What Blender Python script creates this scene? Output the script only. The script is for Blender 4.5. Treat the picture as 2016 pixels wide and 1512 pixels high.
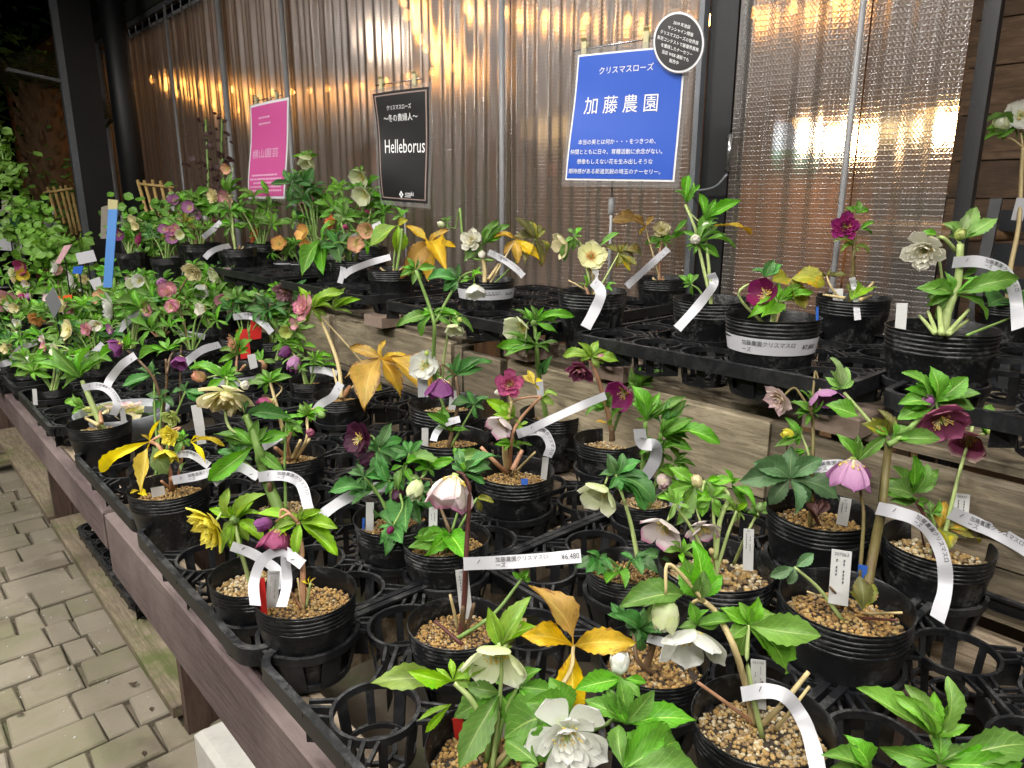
import bpy, math, random
from mathutils import Vector, Matrix
SC = bpy.context.scene
for o in list(bpy.data.objects): bpy.data.objects.remove(o)
COL = SC.collection
V = Vector
R = math.radians

# ------------------------------------------------------------------ camera
# photograph 2016 x 1512; +Y runs along the bench away from the viewer, +X towards the curtain, floor z = 0
FPX, CX, CY, HOR = 1440.0, 1008.0, 756.0, 385.0
CAMZ = 1.25
CAM = V((0, 0, CAMZ))
_p = math.atan((CY - HOR) / FPX)
_v1 = V(((-316 - CX) / FPX, (HOR - CY) / FPX, 1.0)).normalized()
_up = V((0, -math.cos(_p), -math.sin(_p)))
_ax = _v1.cross(_up).normalized()
if _ax.x < 0: _ax = -_ax
RIGHT = V((_ax.x, _v1.x, _up.x)); DOWN = V((_ax.y, _v1.y, _up.y)); FWD = V((_ax.z, _v1.z, _up.z))
cam = bpy.data.cameras.new('camera'); camo = bpy.data.objects.new('camera', cam); COL.objects.link(camo)
cam.sensor_width = 36.0; cam.lens = FPX / 2016 * 36.0; cam.clip_start = 0.02; cam.clip_end = 2000
m = Matrix((RIGHT, -DOWN, -FWD)).transposed().to_4x4(); m.translation = CAM
camo.matrix_world = m
SC.camera = camo

# ------------------------------------------------------------------ world: a dark night sky after sunset
w = bpy.data.worlds.new('World'); SC.world = w; w.use_nodes = True
wn = w.node_tree.nodes; wl = w.node_tree.links
sky = wn.new('ShaderNodeTexSky'); sky.sky_type = 'NISHITA'; sky.sun_disc = False
sky.sun_elevation = R(-5.0); sky.sun_rotation = R(200); sky.air_density = 1.0
bg = wn['Background']; wl.new(sky.outputs[0], bg.inputs[0]); bg.inputs[1].default_value = 0.10

# ------------------------------------------------------------------ tube lamps added above the frame, read from streaks mirrored in the signs
LAMPS = [  # x, y, z, yaw of the tube, watts
    (-0.95, -0.55, 2.50, 90, 56.0),
    (-0.95, 1.60, 2.50, 90, 56.0),
    (-0.85, 3.70, 2.55, 90, 56.0),
    (0.45, -0.75, 2.60, 90, 34.0),
    (0.50, 1.30, 2.66, 90, 21.0),
]
SC.view_settings.view_transform = 'Standard'; SC.view_settings.look = 'None'
SC.view_settings.exposure = 0.14; SC.view_settings.gamma = 1.0; SC.view_settings.use_curve_mapping = False
cy = SC.cycles
cy.use_denoising = True
try: cy.denoiser = 'OPENIMAGEDENOISE'
except Exception: pass
cy.max_bounces = 8; cy.diffuse_bounces = 3; cy.glossy_bounces = 3; cy.transmission_bounces = 4
cy.transparent_max_bounces = 16; cy.sample_clamp_indirect = 4.0; cy.caustics_reflective = False; cy.caustics_refractive = False

# ------------------------------------------------------------------ pixels to directions
def ray(u, v): return RIGHT * ((u - CX) / FPX) + DOWN * ((v - CY) / FPX) + FWD
def pix(u, v, zc): return CAM + ray(u, v) * zc
def onz(u, v, z):
    d = ray(u, v); return CAM + d * ((z - CAMZ) / d.z)
def onx(u, v, x):
    d = ray(u, v); return CAM + d * (x / d.x)
def depth(p): return (p - CAM).dot(FWD)
def camvec(r, u, t): return (RIGHT * r - DOWN * u - FWD * t).normalized()

# ------------------------------------------------------------------ objects
def link(o, parent=None):
    COL.objects.link(o)
    if parent is not None: o.parent = parent
    return o
def mesh(name, verts, faces, mats=(), smooth=True, uvs=None, midx=None):
    me = bpy.data.meshes.new(name)
    me.from_pydata([tuple(v) for v in verts], [], faces)
    for mm in mats: me.materials.append(mm)
    if midx: me.polygons.foreach_set('material_index', midx)
    if smooth: me.polygons.foreach_set('use_smooth', [True] * len(me.polygons))
    if uvs is not None:
        uvl = me.uv_layers.new(name='UVMap')
        idx = [0] * len(me.loops); me.loops.foreach_get('vertex_index', idx)
        flat = []
        for i in idx: flat.extend(uvs[i])
        uvl.data.foreach_set('uv', flat)
    me.update()
    return me
def obj(name, me, parent=None, mat=None, loc=None, mw=None):
    o = bpy.data.objects.new(name, me)
    if mat is not None and me is not None and len(me.materials) == 0: me.materials.append(mat)
    link(o, parent)
    if mw is not None: o.matrix_world = mw if parent is None else mw
    if loc is not None: o.location = loc
    return o
def tag(o, label, cat, group=None, kind=None):
    if label: o['label'] = label
    if cat: o['category'] = cat
    if group: o['group'] = group
    if kind: o['kind'] = kind
    return o
def empty(name, loc, rz=0.0):
    o = bpy.data.objects.new(name, None); o.empty_display_size = 0.05; COL.objects.link(o)
    o.location = loc; o.rotation_euler = (0, 0, rz); return o
def child(name, me, parent, M):
    """mesh object under parent with world matrix M (parent has only a translation)"""
    o = bpy.data.objects.new(name, me); COL.objects.link(o); o.parent = parent
    o.matrix_parent_inverse = Matrix.Identity(4)
    o.matrix_basis = M
    return o

class MB:
    """collects simple solids into one mesh"""
    def __init__(s): s.v = []; s.f = []; s.uv = []
    def add(s, vs, fs):
        b = len(s.v); s.v += [V(x) for x in vs]; s.f += [[i + b for i in f] for f in fs]; return s
    def box(s, x0, x1, y0, y1, z0, z1):
        return s.add([(x0,y0,z0),(x1,y0,z0),(x1,y1,z0),(x0,y1,z0),(x0,y0,z1),(x1,y0,z1),(x1,y1,z1),(x0,y1,z1)],
                     [(0,3,2,1),(4,5,6,7),(0,1,5,4),(1,2,6,5),(2,3,7,6),(3,0,4,7)])
    def bevbox(s, x0, x1, y0, y1, z0, z1, b=.004, rnd=None, jit=0.0):
        """box with chamfered top edges"""
        j = (lambda: rnd.uniform(-jit, jit)) if rnd else (lambda: 0.0)
        lo = [(x0,y0),(x1,y0),(x1,y1),(x0,y1)]; lo = [(a+j(), c+j()) for a, c in lo]
        cxm, cym = (x0+x1)/2, (y0+y1)/2
        def ins(p, d): return (p[0] + (d if p[0] < cxm else -d), p[1] + (d if p[1] < cym else -d))
        vs = [(p[0],p[1],z0) for p in lo] + [(p[0],p[1],z1-b) for p in lo] + [(*ins(p,b),z1+j()*.3) for p in lo]
        fs = [(0,3,2,1),(8,9,10,11)]
        for k in (0,4):
            for i in range(4): fs.append((k+i, k+(i+1)%4, k+4+(i+1)%4, k+4+i))
        return s.add(vs, fs)
    def bar(s, a, b, w, h, up=V((0,0,1))):
        a, b = V(a), V(b); d = (b - a).normalized(); sx = d.cross(up)
        if sx.length < 1e-4: sx = V((1,0,0))
        sx.normalize(); sz = sx.cross(d)
        vs = []
        for p in (a, b):
            for q in ((-1,-1),(1,-1),(1,1),(-1,1)): vs.append(p + sx*(q[0]*w/2) + sz*(q[1]*h/2))
        return s.add(vs, [(0,1,2,3),(7,6,5,4),(0,4,5,1),(1,5,6,2),(2,6,7,3),(3,7,4,0)])
    def tube(s, pts, rad, n=8, cap=True):
        pts = [V(p) for p in pts]; k = len(pts)
        rs = rad if isinstance(rad, (list, tuple)) else [rad]*k
        b = len(s.v); up = V((0.13,0.21,0.97))
        for i, p in enumerate(pts):
            d = (pts[min(i+1,k-1)] - pts[max(i-1,0)]).normalized()
            sx = d.cross(up)
            if sx.length < .05: sx = d.cross(V((1,0,0)))
            sx.normalize(); sy = d.cross(sx)
            for j in range(n):
                a = 2*math.pi*j/n
                s.v.append(p + (sx*math.cos(a) + sy*math.sin(a))*rs[i])
        for i in range(k-1):
            for j in range(n): s.f.append([b+i*n+j, b+i*n+(j+1)%n, b+(i+1)*n+(j+1)%n, b+(i+1)*n+j])
        if cap: s.f.append([b+j for j in range(n)][::-1]); s.f.append([b+(k-1)*n+j for j in range(n)])
        return s
    def lathe(s, prof, n=40, c=(0,0,0), a0=0.0, a1=2*math.pi, cap0=False, cap1=False):
        b = len(s.v); full = abs(a1-a0-2*math.pi) < 1e-6; c = V(c)
        m_ = n if full else n+1
        for r, z in prof:
            for j in range(m_):
                a = a0 + (a1-a0)*j/n; s.v.append(c + V((r*math.cos(a), r*math.sin(a), z)))
        for i in range(len(prof)-1):
            for j in range(n):
                j2 = (j+1) % m_
                s.f.append([b+i*m_+j, b+i*m_+j2, b+(i+1)*m_+j2, b+(i+1)*m_+j])
        if cap0: s.f.append([b+j for j in range(m_)][::-1])
        if cap1: s.f.append([b+(len(prof)-1)*m_+j for j in range(m_)])
        return s
    def mesh(s, name, mat=None, smooth=False): return mesh(name, s.v, s.f, [mat] if mat else (), smooth)
    def build(s, name, mat, parent=None, smooth=False, loc=None): return obj(name, s.mesh(name, mat, smooth), parent, loc=loc)
def shade_auto(o, ang=40):
    me = o.data if hasattr(o, 'data') else o
    me.polygons.foreach_set('use_smooth', [True]*len(me.polygons)); me.set_sharp_from_angle(angle=R(ang)); return o
def spline(pts, per=5):
    pts = [V(p) for p in pts]
    if len(pts) < 3:
        return [pts[0].lerp(pts[1], i/per) for i in range(per+1)]
    q = [pts[0]*2 - pts[1]] + pts + [pts[-1]*2 - pts[-2]]; out = []
    for i in range(1, len(q)-2):
        a, b, c, d = q[i-1], q[i], q[i+1], q[i+2]
        for k in range(per):
            t = k/per
            out.append(.5*((2*b) + (c-a)*t + (2*a-5*b+4*c-d)*t*t + (3*b-a-3*c+d)*t**3))
    out.append(pts[-1]); return out
# ------------------------------------------------------------------ materials
class NT:
    def __init__(s, name):
        s.m = bpy.data.materials.new(name); s.m.use_nodes = True; s.t = s.m.node_tree; s.n = s.t.nodes; s.n.clear()
        s.out = s.n.new('ShaderNodeOutputMaterial')
    def node(s, typ, **kw):
        nd = s.n.new(typ)
        for k, v in kw.items(): setattr(nd, k, v)
        return nd
    def lk(s, a, b): s.t.links.new(a, b); return s
    def val(s, sock, v):
        if hasattr(v, 'is_output') or isinstance(v, bpy.types.NodeSocket): s.lk(v, sock)
        else: sock.default_value = v
    def math(s, op, a, b=0.0, c=None):
        nd = s.node('ShaderNodeMath', operation=op); s.val(nd.inputs[0], a); s.val(nd.inputs[1], b)
        if c is not None: s.val(nd.inputs[2], c)
        return nd.outputs[0]
    def mix(s, f, a, b, typ='MIX'):
        nd = s.node('ShaderNodeMix', data_type='RGBA', blend_type=typ); s.val(nd.inputs[0], f)
        s.val(nd.inputs[6], a if not isinstance(a, tuple) or len(a) == 4 else (*a, 1)); s.val(nd.inputs[7], b if not isinstance(b, tuple) or len(b) == 4 else (*b, 1))
        return nd.outputs[2]
    def ramp(s, f, stops):
        nd = s.node('ShaderNodeValToRGB'); e = nd.color_ramp.elements
        while len(e) < len(stops): e.new(.5)
        for x, (p, c) in zip(e, stops): x.position = p; x.color = (*c, 1) if len(c) == 3 else c
        s.val(nd.inputs[0], f); return nd.outputs[0]
    def noise(s, scale, detail=3, rough=.55, vec=None, dist=0.0, dim='3D'):
        nd = s.node('ShaderNodeTexNoise', noise_dimensions=dim); nd.inputs['Scale'].default_value = scale; nd.inputs['Detail'].default_value = detail
        nd.inputs['Roughness'].default_value = rough; nd.inputs['Distortion'].default_value = dist
        if vec is not None: s.lk(vec, nd.inputs['Vector'])
        return nd.outputs[0]
    def coord(s, what='Object'): return s.node('ShaderNodeTexCoord').outputs[what]
    def pos(s): return s.node('ShaderNodeNewGeometry').outputs['Position']
    def mapping(s, vec, scale=(1,1,1), loc=(0,0,0), rot=(0,0,0)):
        nd = s.node('ShaderNodeMapping'); s.lk(vec, nd.inputs[0]); nd.inputs[1].default_value = loc; nd.inputs[2].default_value = rot; nd.inputs[3].default_value = scale
        return nd.outputs[0]
    def sep(s, vec): return s.node('ShaderNodeSeparateXYZ'), vec
    def xyz(s, vec):
        nd = s.node('ShaderNodeSeparateXYZ'); s.lk(vec, nd.inputs[0]); return nd.outputs
    def rnd(s): return s.node('ShaderNodeObjectInfo').outputs['Random']
    def island(s): return s.node('ShaderNodeNewGeometry').outputs['Random Per Island']
    def bump(s, h, strength=.3, dist=.002):
        nd = s.node('ShaderNodeBump'); nd.inputs['Strength'].default_value = strength; nd.inputs['Distance'].default_value = dist; s.lk(h, nd.inputs['Height']); return nd.outputs[0]
    def hsv(s, col, h=.5, sa=1.0, v=1.0):
        nd = s.node('ShaderNodeHueSaturation'); s.val(nd.inputs[0], h); s.val(nd.inputs[1], sa); s.val(nd.inputs[2], v); s.val(nd.inputs[4], col if not isinstance(col, tuple) else (*col[:3], 1)); return nd.outputs[0]
    def bsdf(s, col, rough=.6, normal=None, **kw):
        nd = s.node('ShaderNodeBsdfPrincipled'); s.val(nd.inputs['Base Color'], (*col, 1) if isinstance(col, tuple) and len(col) == 3 else col)
        s.val(nd.inputs['Roughness'], rough)
        if normal is not None: s.lk(normal, nd.inputs['Normal'])
        for k, v in kw.items(): s.val(nd.inputs[k.replace('_', ' ')], v)
        return nd.outputs[0]
    def mixsh(s, f, a, b):
        nd = s.node('ShaderNodeMixShader'); s.val(nd.inputs[0], f); s.lk(a, nd.inputs[1]); s.lk(b, nd.inputs[2]); return nd.outputs[0]
    def end(s, sh): s.lk(sh, s.out.inputs[0]); return s.m
MATS = {}
def simple(name, col, rough=.6, var=.15, scale=40, bump=0.0, **kw):
    if name in MATS: return MATS[name]
    n = NT(name); nz = n.noise(scale, 4, .6, n.coord('Object'))
    c = n.mix(n.math('MULTIPLY', nz, 1.0), tuple(x*(1-var) for x in col), tuple(min(1, x*(1+var)) for x in col))
    nb = n.bump(nz, bump, .003) if bump else None
    MATS[name] = n.end(n.bsdf(c, rough, nb, **kw)); return MATS[name]
def emis(name, col, strength):
    if name in MATS: return MATS[name]
    n = NT(name); e = n.node('ShaderNodeEmission'); e.inputs[0].default_value = (*col, 1); e.inputs[1].default_value = strength
    MATS[name] = n.end(e.outputs[0]); return MATS[name]

def leafmat(name, col, vein, under=None, patch=None, decay=None):
    n = NT(name); uv = n.coord('UV'); x = n.xyz(uv); a = n.math('ABSOLUTE', n.math('SUBTRACT', x[0], .5))
    mid = n.math('LESS_THAN', a, n.math('SUBTRACT', .034, n.math('MULTIPLY', x[1], .026)))
    sv = n.math('SINE', n.math('MULTIPLY', n.math('SUBTRACT', x[1], n.math('MULTIPLY', a, .55)), 58.0))
    sv = n.math('MULTIPLY', n.math('GREATER_THAN', sv, .90), n.math('LESS_THAN', a, .4))
    vn = n.math('MAXIMUM', n.math('MULTIPLY', mid, .75), n.math('MULTIPLY', sv, .22))
    oc = n.coord('Object'); r = n.rnd()
    vec = n.node('ShaderNodeVectorMath', operation='ADD'); n.lk(oc, vec.inputs[0])
    cmb = n.node('ShaderNodeCombineXYZ'); n.lk(n.math('MULTIPLY', r, 37.0), cmb.inputs[0]); n.lk(cmb.outputs[0], vec.inputs[1])
    nz = n.noise(3.2, 4, .6, vec.outputs[0])
    c = n.mix(n.math('MULTIPLY', n.math('SUBTRACT', nz, .28), 1.6), tuple(v*.62 for v in col), tuple(v*1.35 for v in col))
    if patch:
        pz = n.noise(2.3, 5, .65, vec.outputs[0]); pf = n.ramp(pz, [(.54, (0,0,0)), (.66, (1,1,1))])
        c = n.mix(pf, c, patch)
    if decay:
        dz = n.noise(4.5, 5, .7, vec.outputs[0]); ed = n.math('ADD', n.math('MULTIPLY', a, .55), n.math('MULTIPLY', x[1], .12)); c = n.mix(n.ramp(n.math('ADD', n.math('MULTIPLY', dz, .9), ed), [(.76,(0,0,0)),(.86,(1,1,1))]), c, decay)
    c = n.mix(vn, c, vein)
    c = n.hsv(c, n.math('ADD', .49, n.math('MULTIPLY', r, .022)), n.math('ADD', .9, n.math('MULTIPLY', r, .2)), n.math('ADD', .72, n.math('MULTIPLY', r, .6)))
    bf = n.node('ShaderNodeNewGeometry').outputs['Backfacing']
    c2 = n.mix(n.math('MULTIPLY', bf, .55), c, under or tuple(min(1, v*1.5+.03) for v in col))
    h = n.math('SUBTRACT', n.math('MULTIPLY', nz, .6), n.math('MULTIPLY', vn, .8))
    b = n.bump(h, .35, .004)
    p = n.bsdf(c2, .5, b, Specular_IOR_Level=.4)
    tr = n.node('ShaderNodeBsdfTranslucent'); n.lk(n.hsv(c2, .49, 1.1, 1.5), tr.inputs[0])
    return n.end(n.mixsh(.22, p, tr.outputs[0]))
LEAF = {
 'green': leafmat('leaf_green', (.112,.285,.032), (.40,.57,.14)),
 'dark':  leafmat('leaf_dark_green', (.064,.185,.046), (.26,.42,.13)),
 'grey':  leafmat('leaf_grey_green', (.095,.195,.080), (.25,.36,.17)),
 'lime':  leafmat('leaf_lime', (.150,.340,.036), (.36,.55,.13)),
 'yg':    leafmat('leaf_yellow_green', (.210,.350,.035), (.42,.52,.14), patch=(.12,.30,.03)),
 'light': leafmat('leaf_light_green', (.190,.330,.085), (.42,.52,.24)),
 'gold':  leafmat('leaf_gold', (.560,.345,.045), (.66,.50,.12), patch=(.42,.34,.04), decay=(.20,.085,.02)),
 'yellow':leafmat('leaf_yellow', (.640,.500,.030), (.72,.62,.12)),
 'olive': leafmat('leaf_olive', (.140,.150,.030), (.30,.30,.09), patch=(.34,.24,.02), decay=(.12,.07,.02)),
 'spot':  leafmat('leaf_gold_green', (.300,.300,.030), (.48,.45,.10), patch=(.58,.27,.02), decay=(.16,.08,.02)),
 'plum':  leafmat('leaf_plum', (.075,.030,.030), (.16,.07,.05)),
}
def petalmat(name, base, mid, edge, back=None, spots=None):
    n = NT(name); x = n.xyz(n.coord('UV')); r = n.rnd()
    a = n.math('ABSOLUTE', n.math('SUBTRACT', x[0], .5))
    t = n.math('ADD', x[1], n.math('MULTIPLY', a, .25))
    c = n.ramp(t, [(.08, base), (.42, mid), (.78, mid), (1.0, edge)])
    vn = n.math('SINE', n.math('MULTIPLY', x[0], 70.0))
    vf = n.math('MULTIPLY', n.math('MULTIPLY', n.math('GREATER_THAN', vn, .72), .12), n.math('SUBTRACT', 1.15, x[1]))
    c = n.mix(vf, c, tuple(v*.72 for v in edge))
    c = n.hsv(c, n.math('ADD', .492, n.math('MULTIPLY', r, .016)), 1.0, n.math('ADD', .86, n.math('MULTIPLY', r, .22)))
    if back:
        bf = n.node('ShaderNodeNewGeometry').outputs['Backfacing']; c = n.mix(n.math('MULTIPLY', bf, .85), c, n.mix(n.math('MULTIPLY', x[1], .9), back, mid))
    b = n.bump(n.math('ADD', n.math('MULTIPLY', vn, .12), n.noise(4, 3, .6, n.coord('Object'))), .2, .004)
    p = n.bsdf(c, .5, b, Specular_IOR_Level=.3)
    tr = n.node('ShaderNodeBsdfTranslucent'); n.lk(c, tr.inputs[0])
    return n.end(n.mixsh(.36, p, tr.outputs[0]))
PET = {
 'white':   petalmat('petal_white', (.62,.72,.34), (.80,.81,.75), (.83,.83,.81)),
 'cream':   petalmat('petal_cream', (.60,.62,.20), (.80,.74,.42), (.82,.70,.46)),
 'ivory':   petalmat('petal_ivory', (.58,.64,.30), (.82,.80,.68), (.84,.80,.72)),
 'greenwhite': petalmat('petal_green_white', (.42,.58,.16), (.72,.76,.48), (.80,.80,.68), back=(.45,.58,.16)),
 'yellow':  petalmat('petal_yellow', (.60,.62,.05), (.78,.68,.07), (.82,.72,.12)),
 'lime':    petalmat('petal_lime', (.35,.50,.08), (.50,.60,.16), (.58,.64,.26)),
 'whitepink': petalmat('petal_white_pink_edged', (.62,.62,.34), (.80,.70,.72), (.62,.22,.42), back=(.74,.70,.52)),
 'creampink': petalmat('petal_cream_pink', (.66,.64,.22), (.78,.62,.62), (.74,.48,.56), back=(.60,.62,.14)),
 'pink':    petalmat('petal_pink', (.66,.34,.32), (.52,.12,.26), (.42,.05,.19)),
 'pinkcream': petalmat('petal_pink_cream', (.74,.62,.34), (.76,.42,.44), (.56,.10,.30)),
 'dustypink': petalmat('petal_dusty_pink', (.55,.48,.24), (.55,.26,.30), (.48,.20,.28)),
 'mauve':   petalmat('petal_mauve', (.30,.12,.12), (.26,.055,.13), (.36,.10,.20), back=(.46,.28,.22)),
 'dustymauve': petalmat('petal_dusty_mauve', (.46,.36,.28), (.36,.18,.22), (.42,.26,.30)),
 'magenta': petalmat('petal_magenta', (.34,.05,.14), (.30,.022,.15), (.42,.06,.26), back=(.42,.20,.36)),
 'wine':    petalmat('petal_wine', (.22,.02,.05), (.17,.008,.07), (.24,.016,.12)),
 'purple':  petalmat('petal_purple', (.20,.07,.16), (.19,.045,.175), (.27,.075,.26)),
 'darkpurple': petalmat('petal_dark_purple', (.09,.012,.03), (.050,.008,.026), (.075,.014,.05), back=(.07,.03,.08)),
 'lilac':   petalmat('petal_lilac', (.58,.52,.40), (.46,.20,.42), (.36,.10,.34), back=(.56,.36,.50)),
 'plumcream': petalmat('petal_plum_cream', (.30,.10,.12), (.24,.04,.11), (.56,.42,.34), back=(.66,.58,.24)),
 'plumyellow': petalmat('petal_plum_yellow', (.62,.52,.20), (.34,.07,.17), (.22,.03,.10)),
 'peach':   petalmat('petal_peach', (.72,.56,.22), (.76,.46,.28), (.72,.34,.24)),
 'apricot': petalmat('petal_apricot', (.76,.58,.12), (.80,.48,.14), (.74,.32,.18)),
 'orange':  petalmat('petal_orange', (.74,.42,.10), (.76,.26,.09), (.66,.18,.10)),
 'creamred': petalmat('petal_cream_red_centre', (.50,.16,.04), (.80,.78,.42), (.82,.80,.50)),
 'hotpink': petalmat('petal_hot_pink', (.40,.07,.16), (.42,.05,.18), (.48,.09,.24)),
}
def stemmat(name, a, b):
    n = NT(name); z = n.xyz(n.pos())[2]; nz = n.noise(38, 4, .6, n.pos())
    c = n.mix(nz, a, b); st = n.noise(160, 2, .5, n.mapping(n.pos(), (1,1,.15)))
    c = n.mix(n.math('MULTIPLY', n.math('SUBTRACT', st, .4), .5), c, tuple(v*.5 for v in a))
    return n.end(n.bsdf(c, .5, n.bump(st, .3, .001), Specular_IOR_Level=.35))
STEM = {
 'green': stemmat('stem_green', (.11,.21,.045), (.22,.33,.09)),
 'pale':  stemmat('stem_pale_green', (.26,.36,.11), (.40,.46,.20)),
 'tan':   stemmat('stem_tan', (.42,.33,.15), (.58,.46,.25)),
 'pink':  stemmat('stem_pinkish', (.34,.15,.10), (.46,.28,.15)),
 'red':   stemmat('stem_dark_red', (.050,.014,.014), (.110,.040,.030)),
 'redgreen': stemmat('stem_red_green', (.10,.045,.030), (.17,.17,.05)),
 'brown': stemmat('stem_brown', (.075,.045,.025), (.16,.10,.055)),
}
def potmat():
    n = NT('black_pot_plastic'); r = n.rnd(); oc = n.coord('Object'); z = n.xyz(oc)[2]
    vec = n.node('ShaderNodeVectorMath', operation='ADD'); n.lk(n.pos(), vec.inputs[0]); vec.inputs[1].default_value = (3,1,2)
    d = n.noise(28, 6, .68, vec.outputs[0], .6); d2 = n.noise(210, 3, .6, vec.outputs[0])
    f = n.ramp(n.math('MULTIPLY', d, n.math('ADD', .55, n.math('MULTIPLY', d2, .85))), [(.50,(0,0,0)), (.74,(1,1,1))])
    f = n.math('MULTIPLY', f, n.math('ADD', .14, n.math('MULTIPLY', r, .5)))
    c = n.mix(f, (.0048,.0053,.0065), (.15,.15,.145))
    sc = n.noise(9, 3, .5, n.mapping(oc, (1,1,9)))
    rough = n.math('ADD', .33, n.math('MULTIPLY', f, .4))
    return n.end(n.bsdf(c, rough, n.bump(n.math('ADD', sc, n.math('MULTIPLY', d, .5)), .22, .004), Specular_IOR_Level=.36))
M_POT = potmat()
def traymat():
    n = NT('black_tray_plastic'); p = n.pos(); d = n.noise(22, 6, .7, p, .8); d2 = n.noise(260, 3, .7, p)
    up = n.xyz(n.node('ShaderNodeNewGeometry').outputs['Normal'])[2]
    f = n.ramp(n.math('MULTIPLY', d, n.math('ADD', .5, n.math('MULTIPLY', d2, .9))), [(.42,(0,0,0)), (.72,(1,1,1))])
    f = n.math('MULTIPLY', f, n.math('ADD', .14, n.math('MULTIPLY', n.math('MAXIMUM', up, 0.0), .34)))
    c = n.mix(f, (.0052,.0056,.0072), (.14,.14,.14))
    return n.end(n.bsdf(c, n.math('ADD', .42, n.math('MULTIPLY', f, .4)), n.bump(d2, .2, .001), Specular_IOR_Level=.36))
M_TRAY = traymat()
def gravelmat(name, cols):
    n = NT(name); i = n.island(); c = n.ramp(i, cols); n_ = n.noise(180, 4, .65, n.coord('Object'))
    c = n.mix(n.math('MULTIPLY', n.math('SUBTRACT', n_, .35), .9), c, (.055,.032,.015)); 
    return n.end(n.bsdf(c, .85, n.bump(n_, .5, .001)))
M_GRAV = [gravelmat('akadama_gravel', [(0,(.085,.042,.016)),(.2,(.32,.180,.050)),(.45,(.40,.245,.075)),(.62,(.19,.105,.038)),(.8,(.46,.320,.120)),(.92,(.12,.065,.028)),(1,(.50,.42,.28))]),
          gravelmat('pale_gravel', [(0,(.10,.062,.030)),(.22,(.42,.280,.105)),(.42,(.32,.190,.060)),(.60,(.48,.380,.210)),(.78,(.54,.480,.350)),(.9,(.18,.115,.060)),(1,(.38,.250,.100))])]
M_SOIL = simple('damp_soil', (.030,.020,.013), .9, .5, 90, .6)
def woodmat(name, a, b, axis='y', stain=None, rough=.75, sc=1.0, green=0.0):
    n = NT(name); p = n.coord('Object'); r = n.rnd()
    s = {'x': (1.3,13,13), 'y': (13,1.3,13), 'z': (13,13,1.3)}[axis]
    vec = n.node('ShaderNodeVectorMath', operation='ADD'); n.lk(p, vec.inputs[0])
    cmb = n.node('ShaderNodeCombineXYZ')
    for k in range(3): n.lk(n.math('MULTIPLY', r, 11.0+7*k), cmb.inputs[k])
    n.lk(cmb.outputs[0], vec.inputs[1])
    g = n.noise(3.2*sc, 6, .68, n.mapping(vec.outputs[0], s), 1.6); g2 = n.noise(14*sc, 4, .7, n.mapping(vec.outputs[0], s), .3)
    w = n.noise(2.6, 5, .6, vec.outputs[0])
    c = n.mix(n.ramp(g, [(.38,(0,0,0)),(.62,(1,1,1))]), a, b)
    c = n.mix(n.math('MULTIPLY', n.math('LESS_THAN', g2, .43), .4), c, tuple(v*.42 for v in a))
    if stain: c = n.mix(n.ramp(w, [(.50,(0,0,0)),(.68,(1,1,1))]), c, stain)
    if green:
        gz = n.noise(5.5, 5, .65, vec.outputs[0]); c = n.mix(n.math('MULTIPLY', n.ramp(gz, [(.5,(0,0,0)),(.64,(1,1,1))]), green), c, (.085,.115,.018))
    c = n.hsv(c, .5, 1.0, n.math('ADD', .82, n.math('MULTIPLY', r, .36)))
    return n.end(n.bsdf(c, rough, n.bump(n.math('ADD', g, n.math('MULTIPLY', g2, .7)), .5, .003)))
M_FASCIA = woodmat('brown_painted_wood', (.066,.043,.042), (.118,.082,.082), 'y', stain=(.175,.135,.128))
M_LEG = woodmat('brown_painted_leg', (.060,.036,.027), (.105,.066,.050), 'z')
M_RAIL = woodmat('raw_rail_wood', (.25,.19,.13), (.40,.32,.23), 'y', stain=(.16,.12,.085))
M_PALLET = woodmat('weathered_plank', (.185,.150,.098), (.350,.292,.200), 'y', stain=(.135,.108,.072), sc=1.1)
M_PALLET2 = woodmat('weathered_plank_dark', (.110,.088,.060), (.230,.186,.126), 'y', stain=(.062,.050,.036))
M_SHELF = woodmat('mossy_shelf_wood', (.16,.125,.085), (.29,.235,.165), 'y', stain=(.10,.075,.05), green=.8)
M_WALLW = woodmat('dark_wall_boards', (.110,.068,.040), (.220,.140,.085), 'y', stain=(.050,.032,.022), sc=.8)
M_ROOMW = woodmat('room_boards', (.14,.098,.066), (.26,.190,.130), 'y', stain=(.09,.05,.025))
def pavermat():
    n = NT('paver_stone'); p = n.pos(); r = n.rnd(); a = n.noise(7, 6, .65, p); b = n.noise(120, 4, .7, p); g = n.noise(3.4, 6, .62, p, .4); d = n.noise(5.1, 5, .6, n.mapping(p, (1,1,1), (7,3,0)))
    c = n.mix(a, (.160,.138,.104), (.280,.248,.194))
    c = n.mix(n.math('MULTIPLY', r, .55), c, (.170,.140,.098))
    c = n.mix(n.math('MULTIPLY', n.ramp(n.math('ADD', g, n.math('MULTIPLY', r, .10)), [(.53,(0,0,0)),(.69,(1,1,1))]), .5), c, (.120,.128,.055))
    c = n.mix(n.math('MULTIPLY', n.ramp(d, [(.56,(0,0,0)),(.66,(1,1,1))]), .6), c, (.105,.082,.060))
    c = n.mix(n.math('MULTIPLY', n.math('GREATER_THAN', b, .66), .5), c, (.075,.06,.045))
    return n.end(n.bsdf(c, .82, n.bump(n.math('ADD', a, n.math('MULTIPLY', b, .5)), .45, .003)))
M_PAVER = pavermat()
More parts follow.
